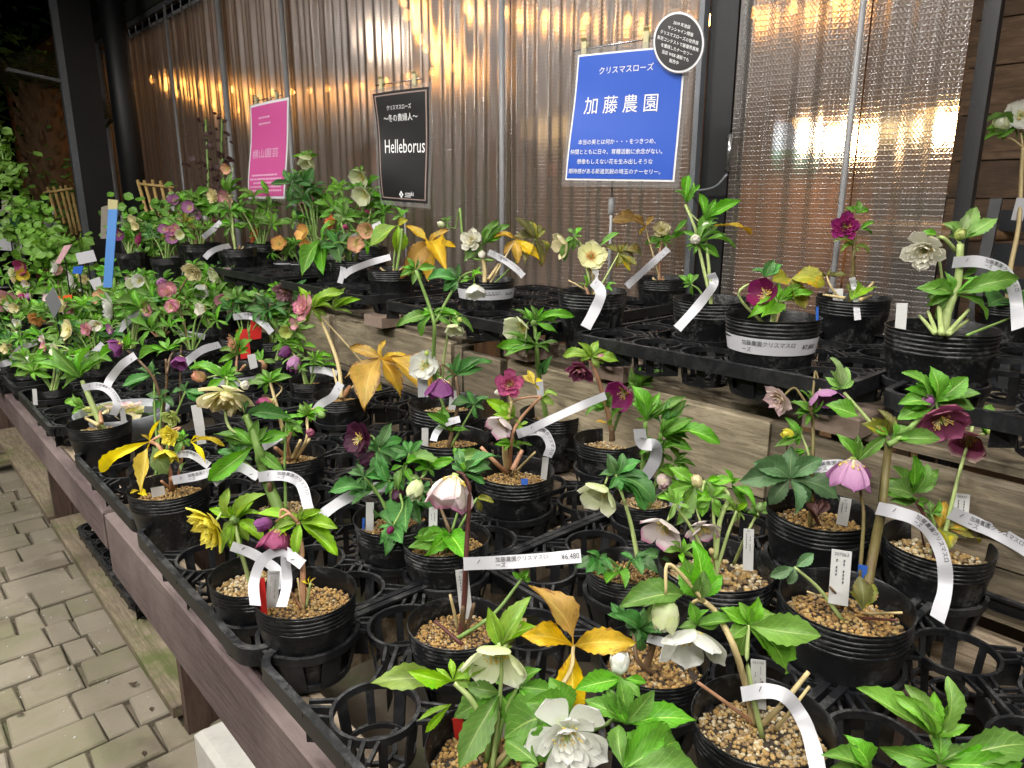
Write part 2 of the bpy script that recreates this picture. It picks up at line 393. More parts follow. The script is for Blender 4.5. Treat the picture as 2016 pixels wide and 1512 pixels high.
def groundmat():
    n = NT('ground_sand_joints'); p = n.pos(); a = n.noise(30, 6, .7, p); g = n.noise(4, 5, .6, p)
    c = n.mix(a, (.075,.060,.044), (.160,.130,.096)); c = n.mix(n.math('MULTIPLY', n.ramp(g, [(.5,(0,0,0)),(.62,(1,1,1))]), .6), c, (.05,.065,.018))
    return n.end(n.bsdf(c, .95, n.bump(a, .6, .004)))
M_GROUND = groundmat()
M_STEELB = simple('black_steel', (.0045,.005,.0065), .5, .3, 30, .05)
M_STEELG = simple('grey_galvanised', (.16,.17,.19), .45, .25, 25, .1, Metallic=.3)
M_WHITEP = simple('white_plastic_pipe', (.25,.25,.26), .4, .12, 20)
M_PAPER = simple('white_label_paper', (.47,.47,.505), .5, .03, 8)
M_TAGP = simple('white_tag_plastic', (.52,.52,.52), .42, .05, 10)
M_REDP = simple('red_tag_plastic', (.48,.022,.020), .35, .1, 10)
M_BLUEP = simple('blue_tag_plastic', (.035,.12,.50), .35, .1, 10)
M_INK = simple('black_ink', (.012,.012,.014), .6, .1, 10)
M_INKG = simple('grey_ink', (.10,.10,.11), .6, .1, 10)
M_INKW = simple('white_ink', (.80,.80,.82), .5, .02, 10)
M_INKP = simple('pale_pink_ink', (.75,.42,.62), .5, .02, 10)
M_BRICK = simple('grey_brown_brick', (.225,.165,.130), .9, .3, 40, .5)
M_CONC = simple('pale_concrete', (.46,.45,.42), .9, .22, 30, .5)
M_WIRE = simple('white_coated_wire', (.30,.30,.28), .4, .2, 30)
M_BAMBOO = simple('bamboo_cane', (.40,.27,.10), .55, .3, 30, .2)
M_CLIP = simple('yellowed_clip_plastic', (.42,.38,.20), .4, .15, 20)
M_CHROME = simple('chrome_bar', (.45,.45,.47), .2, .1, 10, 0, Metallic=.9)
# ------------------------------------------------------------------ added tube lamps (unseen, above the frame over the aisle)
M_TUBE = emis('lamp_tube_glow', (1.0, .965, .90), 85.0)
M_HOUSE = simple('white_lamp_housing', (.6,.6,.6), .5, .05)
for i, (lx, ly, lz, yaw, wt) in enumerate(LAMPS):
    t = empty('added_tube_lamp', (lx, ly, lz), R(yaw - 90))
    tag(t, ['added white tube lamp nearest above the aisle', 'added white tube lamp second along the aisle', 'added white tube lamp farthest along the aisle', 'added white tube lamp behind the viewer above the bench end', 'added white tube lamp above the plant bench'][i], 'lamp', 'added tube lamps')
    b = MB(); b.box(-.03, .03, -.62, .62, .05, .09); b.box(-.02, .02, -.62, -.60, -.01, .03); b.box(-.02, .02, .60, .62, -.01, .03)
    b.build('housing', M_HOUSE, t)
    MB().tube([(0, -.6, .012), (0, .6, .012)], .013, 10).build('tube', M_TUBE, t, True)
    ld = bpy.data.lights.new('tube_light', 'AREA'); ld.shape = 'RECTANGLE'; ld.size = .10; ld.size_y = 1.2; ld.energy = wt; ld.color = (1.0, .965, .90)
    lo = bpy.data.objects.new('tube_light', ld); link(lo, t); lo.location = (0, 0, -.012)

# pale bounce sheet added unseen above the frame; it spreads the lamps' light
tag(MB().box(-3.2, 1.78, -3.2, 4.9, 2.95, 3.0).build('added_bounce_roof', simple('white_bounce_sheet', (.72,.72,.70), .7, .04)), 'added pale bounce sheet above the frame over the aisle', None, kind='structure')
# ------------------------------------------------------------------ ground and pavers
rg = random.Random(5)
gm = mesh('ground', [(-60,-60,0),(60,-60,0),(60,60,0),(-60,60,0)], [(0,1,2,3)], [M_GROUND], False)
ground = tag(obj('ground', gm), 'sandy ground under the stone pavers', None, kind='structure')
pit = .128; y = 1.20; row = 0; npv = 0
while y < 5.0:
    x = -.28 + rg.uniform(0, .12); hgt = pit - .008
    while x < .62:
        L = rg.choice([.070, .10, .14, .14, .185])
        if npv < 298:
            b = MB(); b.bevbox(x, x + L - .008, y, y + hgt, -.01, .018 + rg.uniform(-.0035, .0035), .004, rg, .0045)
            b.build('paver', M_PAVER, ground); npv += 1
        x += L
    y += pit; row += 1
# wooden duckboard on the floor beyond the bench end
pl = empty('duckboard', (.10, 4.35, 0)); tag(pl, 'low mossy wooden duckboard on the floor at far left', 'duckboard')
for k in range(7): MB().bevbox(-.5, .5, -.45 + k*.14, -.36 + k*.14, .055, .08, .004).build('slat', M_SHELF, pl)
for sx in (-.4, .4): MB().box(sx-.03, sx+.03, -.5, .5, .012, .053).build('bearer', M_SHELF, pl)

# ------------------------------------------------------------------ the bench (lower tier)
TZ = 0.61
bench = empty('display_bench', (.30, 1.9, 0)); tag(bench, 'long low wooden display bench with brown painted front boards', 'bench')
def bpart(name, mb, mat, parent=bench, sm=False):
    o = mb.build(name, mat, None, sm); o.parent = parent; o.matrix_parent_inverse = Matrix.Translation(-V(parent.location)); return o
bpart('front_board', MB().bevbox(.302, .330, -.25, 1.618, TZ-.135, TZ-.002, .004), M_FASCIA)
bpart('front_board', MB().bevbox(.300, .328, 1.622, 4.60, TZ-.085, TZ, .004), M_FASCIA)
bpart('top_rail', MB().bevbox(.332, .372, -.25, 1.6, TZ-.045, TZ-.004, .003), M_RAIL)
bpart('top_rail', MB().bevbox(.332, .372, 1.603, 4.6, TZ-.045, TZ-.004, .003), M_RAIL)
bpart('back_rail', MB().bevbox(1.17, 1.21, -.25, 4.6, TZ-.10, TZ-.006, .003), M_RAIL)
for yy in (.15, .95, 1.75, 2.55, 3.35, 4.15):
    bpart('cross_bearer', MB().box(.373, 1.169, yy-.02, yy+.02, TZ-.09, TZ-.018), M_RAIL)
for yy in (1.60, 3.02, 4.45, .30):
    bpart('leg', MB().bevbox(.405, .46, yy, yy+.028, .013, TZ-.147, .002), M_LEG)
    bpart('leg', MB().bevbox(.462, .66, yy+.004, yy+.032, .013, TZ-.092, .002), M_LEG)
    bpart('leg', MB().bevbox(1.10, 1.16, yy, yy+.03, .013, TZ-.102, .002), M_LEG)
bpart('lower_shelf', MB().bevbox(.385, .60, 1.635, 3.015, .052, .083, .003), M_SHELF)
bpart('lower_shelf', MB().bevbox(.602, .80, 1.635, 3.015, .035, .081, .004), M_SHELF)
bpart('lower_shelf', MB().bevbox(.385, .60, 3.055, 4.44, .052, .083, .004), M_SHELF)
bpart('shelf_block', MB().box(.43, .58, 1.66, 1.75, .013, .051), M_SHELF)
bpart('shelf_block', MB().box(.43, .58, 2.85, 2.95, .013, .051), M_SHELF)
b = MB()
for k in range(36): b.bar((.37 + k*.0235, -.2, TZ), (.37 + k*.0235, 4.5, TZ), .0026, .0026)
k = 0; yy = -.2
while yy < 4.5: b.bar((.36, yy, TZ+.0026), (1.2, yy, TZ+.0026), .0026, .0026); yy += .0235
wm = bpart('wire_mesh', b, M_WIRE); wm['kind'] = 'stuff'
for k, (sy, sz) in enumerate([(.18,.50),(.18,.575),(1.55,.50),(1.55,.575),(1.69,.545),(1.69,.59),(1.0,.50),(2.55,.57),(2.58,.545),(3.35,.57)]):
    bpart('screw', MB().lathe([(.001,0),(.0045,0),(.0045,.0012),(.001,.0016)], 10), M_STEELG)
    so = bench.children[-1]; so.matrix_basis = Matrix.Translation((.3015 if sy < 1.62 else .2995, sy, sz)) @ Matrix.Rotation(R(-90), 4, 'Y')
rdb = random.Random(21); b = MB()
for k in range(260):
    xx, yy = rdb.uniform(-.2, .42), rdb.uniform(1.3, 4.2); s_ = rdb.choice([.0012,.0018,.0025,.004])
    b.add([(xx-s_,yy,.019),(xx,yy-s_,.019),(xx+s_,yy,.019),(xx,yy+s_*rdb.uniform(.6,1.4),.019),(xx,yy,.019+s_*1.2)], [(0,1,4),(1,2,4),(2,3,4),(3,0,4)])
tag(b.build('grit', M_CONC), 'pale grit scattered on the pavers', None, kind='stuff')
for k, (u, v) in enumerate([(252,1345),(262,1352),(30,1408),(300,1402),(285,1490)]):
    p = onz(u, v, .021); r_ = random.Random(k); t = empty('fallen_leaf', p, r_.uniform(0,6)); tag(t, ['small dark dead leaf on the pavers near the bench leg','curled brown leaf scrap beside the dark dead leaf','dark leaf scrap at the left edge of the paving','brown leaf scrap close to the bench foot','leaf crumb beside the concrete block'][k], 'leaf', 'leaf scraps on the paving')
    L = .022; MB().add([(0,0,0),(L*.5,L*.25,.004),(L,0,.001),(L*.5,-L*.25,.005),(L*.5,0,.0015)], [(0,4,1),(4,2,1),(0,3,4),(3,2,4)]).build('blade', simple('dead_leaf', (.05,.03,.018), .8, .3, 60), t)
blk = empty('concrete_block', (.43, 1.24, 0)); tag(blk, 'pale rough concrete block standing under the front of the bench', 'block')
b = MB(); b.bevbox(-.075, .07, -.11, .11, .012, .215, .012, random.Random(3), .004); shade_auto(b.build('block_body', M_CONC, blk), 30)

# ------------------------------------------------------------------ the upper tier: rough planks, posts, slatted deck on bricks
UB = 0.900
tier = empty('upper_tier', (1.2, 1.5, 0)); tag(tier, 'raised back tier of weathered wooden planks behind the front pots', 'shelf')
def tpart(name, mb, mat): return bpart(name, mb, mat, tier)
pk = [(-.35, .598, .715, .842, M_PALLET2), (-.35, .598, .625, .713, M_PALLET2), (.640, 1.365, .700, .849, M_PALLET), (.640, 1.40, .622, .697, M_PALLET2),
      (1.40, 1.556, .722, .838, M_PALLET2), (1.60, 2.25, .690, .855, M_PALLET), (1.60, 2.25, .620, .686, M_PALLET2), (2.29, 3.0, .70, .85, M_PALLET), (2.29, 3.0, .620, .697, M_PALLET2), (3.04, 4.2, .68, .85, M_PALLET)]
rp = random.Random(8)
for y0, y1, z0, z1, mt in pk: 
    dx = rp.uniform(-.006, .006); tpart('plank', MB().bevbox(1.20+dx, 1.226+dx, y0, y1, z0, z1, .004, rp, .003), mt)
for yy in (.606, 1.562, 2.255, 3.005): tpart('post', MB().bevbox(1.205, 1.25, yy, yy+.032, .622, .848, .002), M_PALLET2)
for k, xx in enumerate((1.236, 1.318, 1.40, 1.482, 1.564, 1.646)):
    for (y0, y1) in ((-.35, 1.36), (1.60, 2.95), (2.98, 4.3)):
        tpart('deck_slat', MB().bevbox(xx, xx+.072, y0, y1, .845, .862, .003, rp, .002), M_PALLET if k % 2 else M_PALLET2)
for yy in (-.2, .5, 1.2, 1.8, 2.5, 3.3, 4.0): tpart('deck_bearer', MB().box(1.232, 1.70, yy, yy+.04, .79, .8445), M_PALLET2)
for k, (bx, by) in enumerate([(1.17, 1.93), (1.20, .52), (1.20, 1.02), (1.19, 1.30), (1.20, 2.48), (1.19, 2.75), (1.5, 1.9), (1.5, .5), (1.5, 1.02), (1.5, 1.35), (1.5, 2.5), (1.2, -.1), (1.2, 3.3), (1.5, 3.3)]):
    rt = random.Random(40+k); br = empty('brick', (bx+.03, by, .8625), rt.uniform(-.1, .1))
    where = ['beside the trays left of centre', 'under the tray corner by the wide black pot', 'under the tray below the cream flowers', 'under the middle tray near the wooden joint', 'left of the orange flowered pots', 'under the far left tray of the upper tier'][k] if k < 6 else 'hidden at the back of the upper tier, spot %s' % 'abcdefghij'[k-6]
    if k >= 6: where = ['under the tray behind the gold leaves', 'under the tray behind the purple wine flower', 'under the tray behind the cream flower', 'under the back of the middle tray', 'under the tray behind the apricot flowers', 'under the tray at the right picture edge', 'under the leftmost upper tray', 'behind the leftmost upper tray'][k-6]
    tag(br, 'grey brown brick lying ' + where, 'brick', 'bricks carrying the upper trays')
    shade_auto(MB().bevbox(-.05, .05, -.048, .048, 0, .036, .004, rt, .002).build('brick_body', M_BRICK, br), 30)

# ------------------------------------------------------------------ steel posts
def hpost(x, y, w, d, label, mat2=None):
    t = empty('steel_post', (x, y, 0)); tag(t, label, 'post')
    b = MB(); b.box(-w/2, w/2, -d/2, -d/2+.012, .012, 3.6); b.box(-w/2, w/2, d/2-.012, d/2, .012, 3.6); b.build('flange', M_STEELB, t)
    MB().box(-.008, .008, -d/2+.013, d/2-.013, .012, 3.6).build('web', M_STEELB, t)
    if mat2:
        MB().box(-w/2-.045, -w/2-.002, -d/2, -d/2+.05, .013, 3.6).build('side_channel', mat2, t)
        b = MB(); b.bar((-w/2-.046, -d/2+.02, 2.02), (-w/2-.36, -d/2-.02, 2.06), .05, .02); b.build('bracket', mat2, t)
    return t
_q = pix(166, 200, 5.25)
hpost(_q.x, _q.y, .20, .15, 'thick black steel post at left with a grey channel on its side', M_STEELG)
_q = pix(243, 200, 4.95)
t = empty('steel_post', (_q.x, _q.y, 0)); tag(t, 'slim round black steel pole right of the thick black post', 'post')
MB().tube([(0,0,.012),(0,0,3.6)], .078, 20).build('shaft', M_STEELB, t, True); MB().lathe([(.14,.012),(.14,.024),(.06,.026)], 24).build('foot_plate', M_STEELB, t)

# ------------------------------------------------------------------ thread-reinforced clear vinyl curtain
def curtainmat():
    n = NT('clear_vinyl_with_thread_grid'); uv = n.xyz(n.coord('UV'))
    def line(c, pitch, wd):
        f = n.math('ABSOLUTE', n.math('SUBTRACT', n.math('FRACT', n.math('DIVIDE', c, pitch)), .5)); return n.math('SUBTRACT', 1.0, n.math('SMOOTH_MIN', 1.0, n.math('DIVIDE', f, wd), .1))
    lx = n.math('MAXIMUM', line(uv[0], .0105, .15), 0.0); ly = n.math('MAXIMUM', line(uv[1], .0120, .16), 0.0)
    th = n.math('MAXIMUM', lx, ly)
    wv = n.math('MULTIPLY', n.math('SINE', n.math('MULTIPLY', uv[0], 2*math.pi/.0105)), n.math('SINE', n.math('MULTIPLY', uv[1], 2*math.pi/.012)))
    nz = n.noise(7, 3, .5, n.mapping(n.coord('UV'), (1, .35, 1))); nf = n.noise(85, 2, .5, n.coord('UV'))
    h = n.math('ADD', n.math('MULTIPLY', wv, .07), n.math('ADD', n.math('MULTIPLY', nz, 1.2), n.math('ADD', n.math('MULTIPLY', nf, .16), n.math('MULTIPLY', ly, -.13))))
    b = n.bump(h, .8, .005)
    tr = n.node('ShaderNodeBsdfTransparent'); tr.inputs[0].default_value = (.92,.88,.84,1)
    tl = n.node('ShaderNodeBsdfTranslucent'); tl.inputs[0].default_value = (.86,.80,.74,1)
    df = n.node('ShaderNodeBsdfDiffuse'); df.inputs[0].default_value = (.50,.47,.45,1); n.lk(b, df.inputs[2])
    rf = n.node('ShaderNodeBsdfRefraction'); rf.inputs[0].default_value = (.94,.90,.86,1); rf.inputs['IOR'].default_value = 1.08; rf.inputs['Roughness'].default_value = .46; n.lk(b, rf.inputs['Normal'])
    gl = n.node('ShaderNodeBsdfGlossy'); gl.inputs[0].default_value = (.95,.95,.97,1); gl.inputs['Roughness'].default_value = .20; n.lk(b, gl.inputs['Normal'])
    see = n.mixsh(.90, tr.outputs[0], rf.outputs[0])
    body = n.mixsh(.085, n.mixsh(.17, see, tl.outputs[0]), df.outputs[0])
    thr = n.mixsh(.6, df.outputs[0], tl.outputs[0])
    s = n.mixsh(n.math('MULTIPLY', n.math('MAXIMUM', n.math('MULTIPLY', lx, .55), ly), .42), body, thr)
    fr = n.node('ShaderNodeFresnel'); fr.inputs[0].default_value = 1.45; n.lk(b, fr.inputs[1])
    s = n.mixsh(n.math('ADD', .045, n.math('MULTIPLY', fr.outputs[0], .42)), s, gl.outputs[0])
    return n.end(s)
M_CURT = curtainmat()
CXX = 1.80
def curtain(y0, y1, label, seed, z0=.15, z1=2.39, amp=.030):
    rc = random.Random(seed); ny = int((y1-y0)/.0072); nz = 22
    ph = [rc.uniform(0, 6.28) for _ in range(6)]; k1 = rc.uniform(92, 110); k2 = rc.uniform(30, 40); k3 = rc.uniform(58, 70)
    vs, uvs, fs = [], [], []
    for j in range(nz+1):
        z = z0 + (z1-z0)*j/nz; t = j/nz
        for i in range(ny+1):
            yy = y0 + (y1-y0)*i/ny; e = min(1, min(i, ny-i)/6)
            s = math.sin(k1*yy + ph[0] + .8*math.sin(2.2*z + ph[3]))*(.35 + .65*t) + .7*math.sin(k2*yy + ph[1] + .5*math.sin(1.4*z + ph[4])) + .35*math.sin(k3*yy + ph[2])*t
            vs.append((CXX + amp*s*e*.26, yy + .006*math.sin(1.7*z + ph[5])*e, z)); uvs.append((yy*1.25, z))
    for j in range(nz):
        for i in range(ny):
            a = j*(ny+1)+i; fs.append((a, a+1, a+ny+2, a+ny+1))
    t = empty('vinyl_curtain', (CXX, (y0+y1)/2, z0)); tag(t, label, 'curtain', 'clear vinyl curtains')
    o = obj('sheet', mesh('sheet', vs, fs, [M_CURT], True, uvs), t); o.matrix_parent_inverse = Matrix.Translation(-V(t.location))
    b = MB(); b.box(CXX-.006, CXX+.006, y0, y1, z1-.018, z1+.004); o2 = b.build('top_hem', M_WHITEP, t); o2.matrix_parent_inverse = Matrix.Translation(-V(t.location))
    k = y0 + .05
    while k < y1:
        h = MB().tube([(CXX, k, z1-.01), (CXX, k, z1+.05)], .006, 6).build('hook', M_STEELG, t); h.matrix_parent_inverse = Matrix.Translation(-V(t.location)); k += .16
    return t
curtain(4.462, 7.06, 'far left sheet of clear mesh vinyl curtain behind the round pole', 1)
curtain(3.672, 4.458, 'narrow sheet of clear mesh vinyl curtain left of the pink sign', 2)
curtain(2.032, 3.668, 'clear mesh vinyl curtain sheet behind the black sign', 3)
curtain(1.235, 2.028, 'clear mesh vinyl curtain sheet behind the blue sign', 4)
curtain(.808, 1.142, 'warm lit clear vinyl curtain sheet right of the black door post', 5, amp=.024)
curtain(.600, .804, 'warm lit clear vinyl curtain sheet at right beside the board wall', 6, amp=.024)
def pole(y, r, label, x=CXX-.035):
    t = empty('curtain_pole', (x, y, .02)); tag(t, label, 'pole', 'white curtain poles')
    MB().tube([(0,0,0),(0,0,2.42)], r, 10).build('shaft', M_WHITEP, t, True); MB().lathe([(r*2.2,0),(r*2.2,.02),(r,.022)], 12).build('foot', M_WHITEP, t); return t
pole(2.035, .0105, 'thin white curtain pole between the black sign and the blue sign')
pole(3.68, .013, 'thin white curtain pole just right of the pink sign')
pole(4.47, .017, 'thick white curtain pole left of the pink sign')
pole(.812, .007, 'pale curtain pole in the middle of the warm right curtain')
pole(7.07, .030, 'white curtain pole at the far left end of the curtain')
pole(5.35, .010, 'thin grey curtain pole in the far left curtain sheet')
t = empty('curtain_rail', (CXX, 3.8, 2.44)); tag(t, 'long pale metal curtain rail under the dark eaves', 'rail')
MB().box(-.02, .02, -3.3, 3.35, 0, .035).build('rail_bar', M_STEELG, t)
MB().box(-.03, .06, -3.3, 3.35, .037, .16).build('mount_beam', simple('grey_green_beam', (.045,.048,.042), .6, .2), t)
vl = empty('dark_gap_board', (1.87, 3.8, 2.36)); tag(vl, 'added black board for the dark behind the curtain hooks', 'dark_gap_board'); MB().box(0, .02, -3.2, 3.35, 0, .26).build('board', simple('black_gap_board', (.008,.008,.009), .7, .2), vl)  # black board added to stand in for the darkness in the hook gaps
eave = empty('eaves', (1.9, 3.5, 2.61)); tag(eave, 'dark eaves board above the curtain rail', 'eaves')
MB().box(-.06, .08, -5.2, 5.0, 0, .30).build('board', simple('dark_eaves', (.010,.010,.012), .7, .2), eave)

# door post with handle, right of the blue sign
t = empty('door_post', (1.83, 1.19, 0)); tag(t, 'black steel door post with a chrome handle between the curtains', 'post')
MB().bevbox(-.03, .03, -.042, .042, .012, 2.6, .003).build('post_body', M_STEELB, t)
MB().box(-.055, -.032, .044, .060, .012, 2.6).build('edge_strip', M_STEELG, t)
h0 = onx(1460, 262, 1.77); h1 = onx(1452, 338, 1.77)
b = MB().tube([(-.055, -.060, h1.z), (-.055, -.060, h0.z)], .006, 8); b.tube([(-.055,-.060,h0.z-.008), (-.028,-.035,h0.z-.008)], .005, 8); b.tube([(-.055,-.060,h1.z+.008), (-.028,-.035,h1.z+.008)], .005, 8)
b.build('handle', M_CHROME, t, True)
MB().tube(spline([(-.056,-.06,h1.z-.005),(-.07,-.03,h1.z-.04),(-.065,.05,h1.z-.05)]), .004, 6).build('pull_cord', M_STEELG, t, True)
t = empty('door_frame', (1.86, .580, 0)); tag(t, 'black door frame at the right end of the warm curtain', 'frame')
MB().bevbox(-.012, .012, -.016, .016, .012, 2.6, .003).build('jamb', M_STEELB, t)

# ------------------------------------------------------------------ boarded wall, bar table and slatted chair at the right edge
bw = empty('board_wall', (2.80, 0, 0)); tag(bw, 'dark weathered horizontal board wall at the right edge', 'wall')
z = .02; k = 0
while z < 2.9:
    h = rp.uniform(.115, .15); cut = rp.uniform(-.4, .75)
    for (y0, y1) in ((-1.6, cut-.002), (cut+.002, .93)): MB().bevbox(0, .02+rp.uniform(0,.008), y0, y1, z, z+h-.004, .003).build('board', M_WALLW, bw)
    z += h; k += 1
wb = MB().box(.03, .06, -1.6, .93, .02, 2.9).build('backing', M_STEELB, bw)
dk = MB().box(1.93, 5.6, -1.6, 11, .011, .40); tag(dk.build('room_floor', simple('room_floor_wood', (.11,.07,.04), .5, .3, 8, .1)), 'raised wooden floor inside the room', None, kind='structure')
tt = empty('bar_table', (2.26, .78, .401)); tag(tt, 'round wooden table top glimpsed past the right curtain edge', 'table')
MB().lathe([(.001,.735),(.20,.735),(.212,.745),(.212,.760),(.20,.770),(.001,.770)], 40).build('table_top', woodmat('table_top_wood', (.20,.115,.055), (.34,.21,.11), 'y', rough=.45), tt, True)
MB().tube([(0,0,.02),(0,0,.734)], .03, 14).build('pedestal', M_STEELB, tt, True); MB().lathe([(.001,0),(.16,0),(.16,.012),(.03,.03)], 28).build('base', M_STEELB, tt)
M_CHAIR = simple('black_chair_metal', (.018,.021,.026), .42, .2, 30)
ch = empty('slatted_chair', (2.17, .30, .401), R(8)); tag(ch, 'black slatted metal garden chair at the right edge behind the pots', 'chair')
for s in (.30, -.14):
    MB().bar((-.20, s, 0), (.02, s, .84), .025, .02).build('back_frame', M_CHAIR, ch); MB().bar((.16, s, 0), (-.16, s, .40), .025, .02).build('leg', M_CHAIR, ch)
for k in range(5): MB().bar((-.062+.024*k+.02, -.13, .46+k*.082), (-.062+.024*k+.02, .29, .46+k*.082), .014, .052).build('back_slat', M_CHAIR, ch)
for k in range(5): MB().bar((-.16+.07*k, -.13, .42), (-.16+.07*k, .29, .42), .052, .014).build('seat_slat', M_CHAIR, ch)

# ------------------------------------------------------------------ the warm room behind the curtain
def stru(name, b, mat, label): return tag(b.build(name, mat), label, None, kind='structure')
stru('room_back_wall', MB().box(5.6, 5.7, -1.6, 11, .0, 2.9), M_ROOMW, 'brown wooden back wall of the room')
stru('room_end_wall', MB().box(1.95, 5.6, 11, 11.1, .0, 2.9), M_ROOMW, 'far end wall of the room')
stru('room_side_wall', MB().box(2.87, 5.6, -1.7, -1.6, .0, 2.9), M_ROOMW, 'near side wall of the room')
stru('room_ceiling', MB().box(1.98, 5.7, -1.7, 11.1, 2.9, 2.95), simple('room_ceiling_dark', (.07,.045,.028), .8, .2), 'dark ceiling of the room')
M_BULB = emis('warm_bulb_glow', (1.0, .42, .09), 27.0)
STR = [([(300,157),(330,159),(360,163),(395,169),(430,173),(460,176),(495,180),(535,181),(575,181),(610,178),(645,175),(680,172),(712,170)], 'warm bulb string crossing above the pink sign'),
       ([(325,173),(350,185),(372,192),(395,200),(420,207),(445,213),(470,217)], 'warm bulb string sloping down at far left'),
       ([(793,2),(801,31),(818,57),(828,78),(838,95),(851,109),(854,119)], 'warm bulb string curving down above the black sign'),
       ([(919,15),(995,25),(1075,32),(1155,38),(1237,40),(1320,42),(1400,40),(1482,26),(1562,15),(1645,2)], 'warm bulb string along the top behind the blue sign'),
       ([(892,134),(850,142),(805,150),(760,160)], 'short warm bulb string right above the black sign')]
bme = MB().lathe([(.001,-.034),(.016,-.03),(.027,-.012),(.027,.004),(.014,.03),(.012,.036)], 14).mesh('bulb', M_BULB, True)
sme = MB().lathe([(.013,.036),(.015,.04),(.015,.075),(.004,.08)], 10).mesh('socket', M_STEELB, True)
for pts, lab in STR:
    ps = [onz(u, v, 2.33) for u, v in pts]; t = empty('string_light', ps[0]); tag(t, lab, 'string light', 'warm string lights in the room')
    cp = []
    for a, b_ in zip(ps, ps[1:]): cp += [a + V((0,0,.08)), a.lerp(b_, .5) + V((0,0,.045))]
    cp.append(ps[-1] + V((0,0,.08)))
    o = MB().tube(cp, .004, 5).build('cable', M_STEELB, t); o.matrix_parent_inverse = Matrix.Translation(-ps[0])
    for p in ps:
        bo = obj('bulb', bme, t, loc=p - ps[0]); obj('socket', sme, bo)
M_PEND = emis('pendant_bulb_glow', (1.0, .60, .22), 11.0)
for k, (u, v, lab) in enumerate([(1575,236,'warm pendant lamp behind the curtain right of the black door post'), (1655,246,'warm pendant lamp in the middle of the right curtain'), (1840,216,'warm pendant lamp near the right end of the curtain')]):
    p = onz(u, v, 1.62); t = empty('pendant_lamp', p); tag(t, lab, 'lamp', 'pendant lamps in the room')
    MB().lathe([(.02,.10),(.05,.09),(.13,.005),(.125,.0),(.05,.08)], 24).build('shade', simple('brass_shade', (.35,.20,.07), .35, .1, 10, 0, Metallic=.6), t, True)
    MB().lathe([(.001,-.05),(.025,-.04),(.04,-.01),(.03,.02),(.012,.05)], 14).build('bulb', M_PEND, t, True)
    MB().tube([(0,0,.09),(0,0,2.89-1.62)], .004, 6).build('cord', M_STEELB, t)
    ld = bpy.data.lights.new('pendant_light', 'POINT'); ld.energy = 10; ld.color = (1.0,.62,.32); ld.shadow_soft_size = .05; lo = bpy.data.objects.new('pendant_light', ld); link(lo, t); lo.location = (0,0,-.07)
for k, (lx, ly) in enumerate([(3.6, 3.6), (3.9, 6.6)]):
    t = empty('ceiling_lamp', (lx, ly, 2.89)); tag(t, ['warm ceiling lamp over the middle of the room', 'warm ceiling lamp over the far end of the room'][k], 'lamp', 'ceiling lamps in the room')
    MB().lathe([(.001,0),(.13,0),(.14,-.03),(.10,-.05),(.001,-.055)], 24).build('bowl', emis('ceiling_bowl_glow', (1,.6,.28), .35), t, True)
    ld = bpy.data.lights.new('ceiling_light', 'POINT'); ld.energy = 9; ld.color = (1.0,.76,.56); ld.shadow_soft_size = .12; lo = bpy.data.objects.new('ceiling_light', ld); link(lo, t); lo.location = (0,0,-.15)
# furniture seen through the sheets
def cab(p, w_, d_, h_, label, mat, z0=.401):
    t = empty('cabinet', (p[0], p[1], z0)); tag(t, label, 'cabinet', 'cabinets in the room')
    MB().bevbox(-d_/2, d_/2, -w_/2, w_/2, 0, h_, .006).build('carcass', mat, t)
    n_ = max(2, int(h_/.35))
    for i in range(n_): MB().bevbox(-d_/2-.018, -d_/2-.002, -w_/2+.02, w_/2-.02, .02+i*h_/n_, .02+(i+1)*h_/n_-.03, .003).build('drawer', mat, t)
    return t
M_CABA = simple('warm_cabinet_wood', (.30,.16,.07), .5, .2, 6); M_CABB = simple('dark_cabinet', (.045,.035,.03), .5, .2, 6)
cab((4.6, 2.55), .75, .5, .95, 'brown wooden cabinet behind the warm curtain right of the black door post', M_CABA)
cab((4.3, 1.75), .55, .45, .72, 'low brown wooden cabinet behind the right curtain', M_CABA)
cab((3.7, 1.32), .34, .4, .86, 'dark cabinet behind the right end of the curtain', M_CABB)
cab((4.8, 4.4), 1.2, .5, .9, 'long wooden counter behind the blue sign', M_CABA)
cab((4.8, 7.2), 1.8, .5, .9, 'long dark counter behind the pink sign', M_CABB)
# lit menu screens on the back wall
def screen(u, v, wd, hg, mat, label):
    p = onx(u, v, 5.55); t = empty('lit_panel', p); tag(t, label, 'lit panel', 'lit panels on the back wall')
    MB().box(.0, .04, -wd/2-.02, wd/2+.02, -hg/2-.02, hg/2+.02).build('casing', M_STEELB, t); MB().box(-.006, -.001, -wd/2, wd/2, -hg/2, hg/2).build('glowing_face', mat, t)
screen(1562, 268, .34, .22, emis('cool_screen', (.75,.88,1.0), 2.6), 'cool white lit panel glowing behind the right curtain')
screen(1548, 302, .26, .07, emis('green_screen', (.12,.75,.25), .9), 'green lit strip glowing behind the right curtain')
screen(1040, 252, .24, .22, emis('amber_screen', (1.0,.62,.22), 1.6), 'amber lit panel left of the blue sign')
screen(1102, 250, .20, .20, emis('amber_screen', (1.0,.62,.22), 1.6), 'amber lit panel close beside the blue sign')
screen(1085, 335, .12, .12, emis('red_screen', (1.0,.22,.08), .9), 'small red lit panel below the amber panels')
screen(1790, 250, .5, .10, emis('amber_screen2', (1.0,.70,.32), 2.4), 'long warm lit panel behind the right end of the curtain')
screen(960, 190, .10, .04, emis('green_screen', (.12,.75,.25), .9), 'tiny green lit strip above the flowers between the signs')
screen(690, 320, .18, .12, emis('red_screen', (1.0,.22,.08), .9), 'red lit panel left of the black sign')
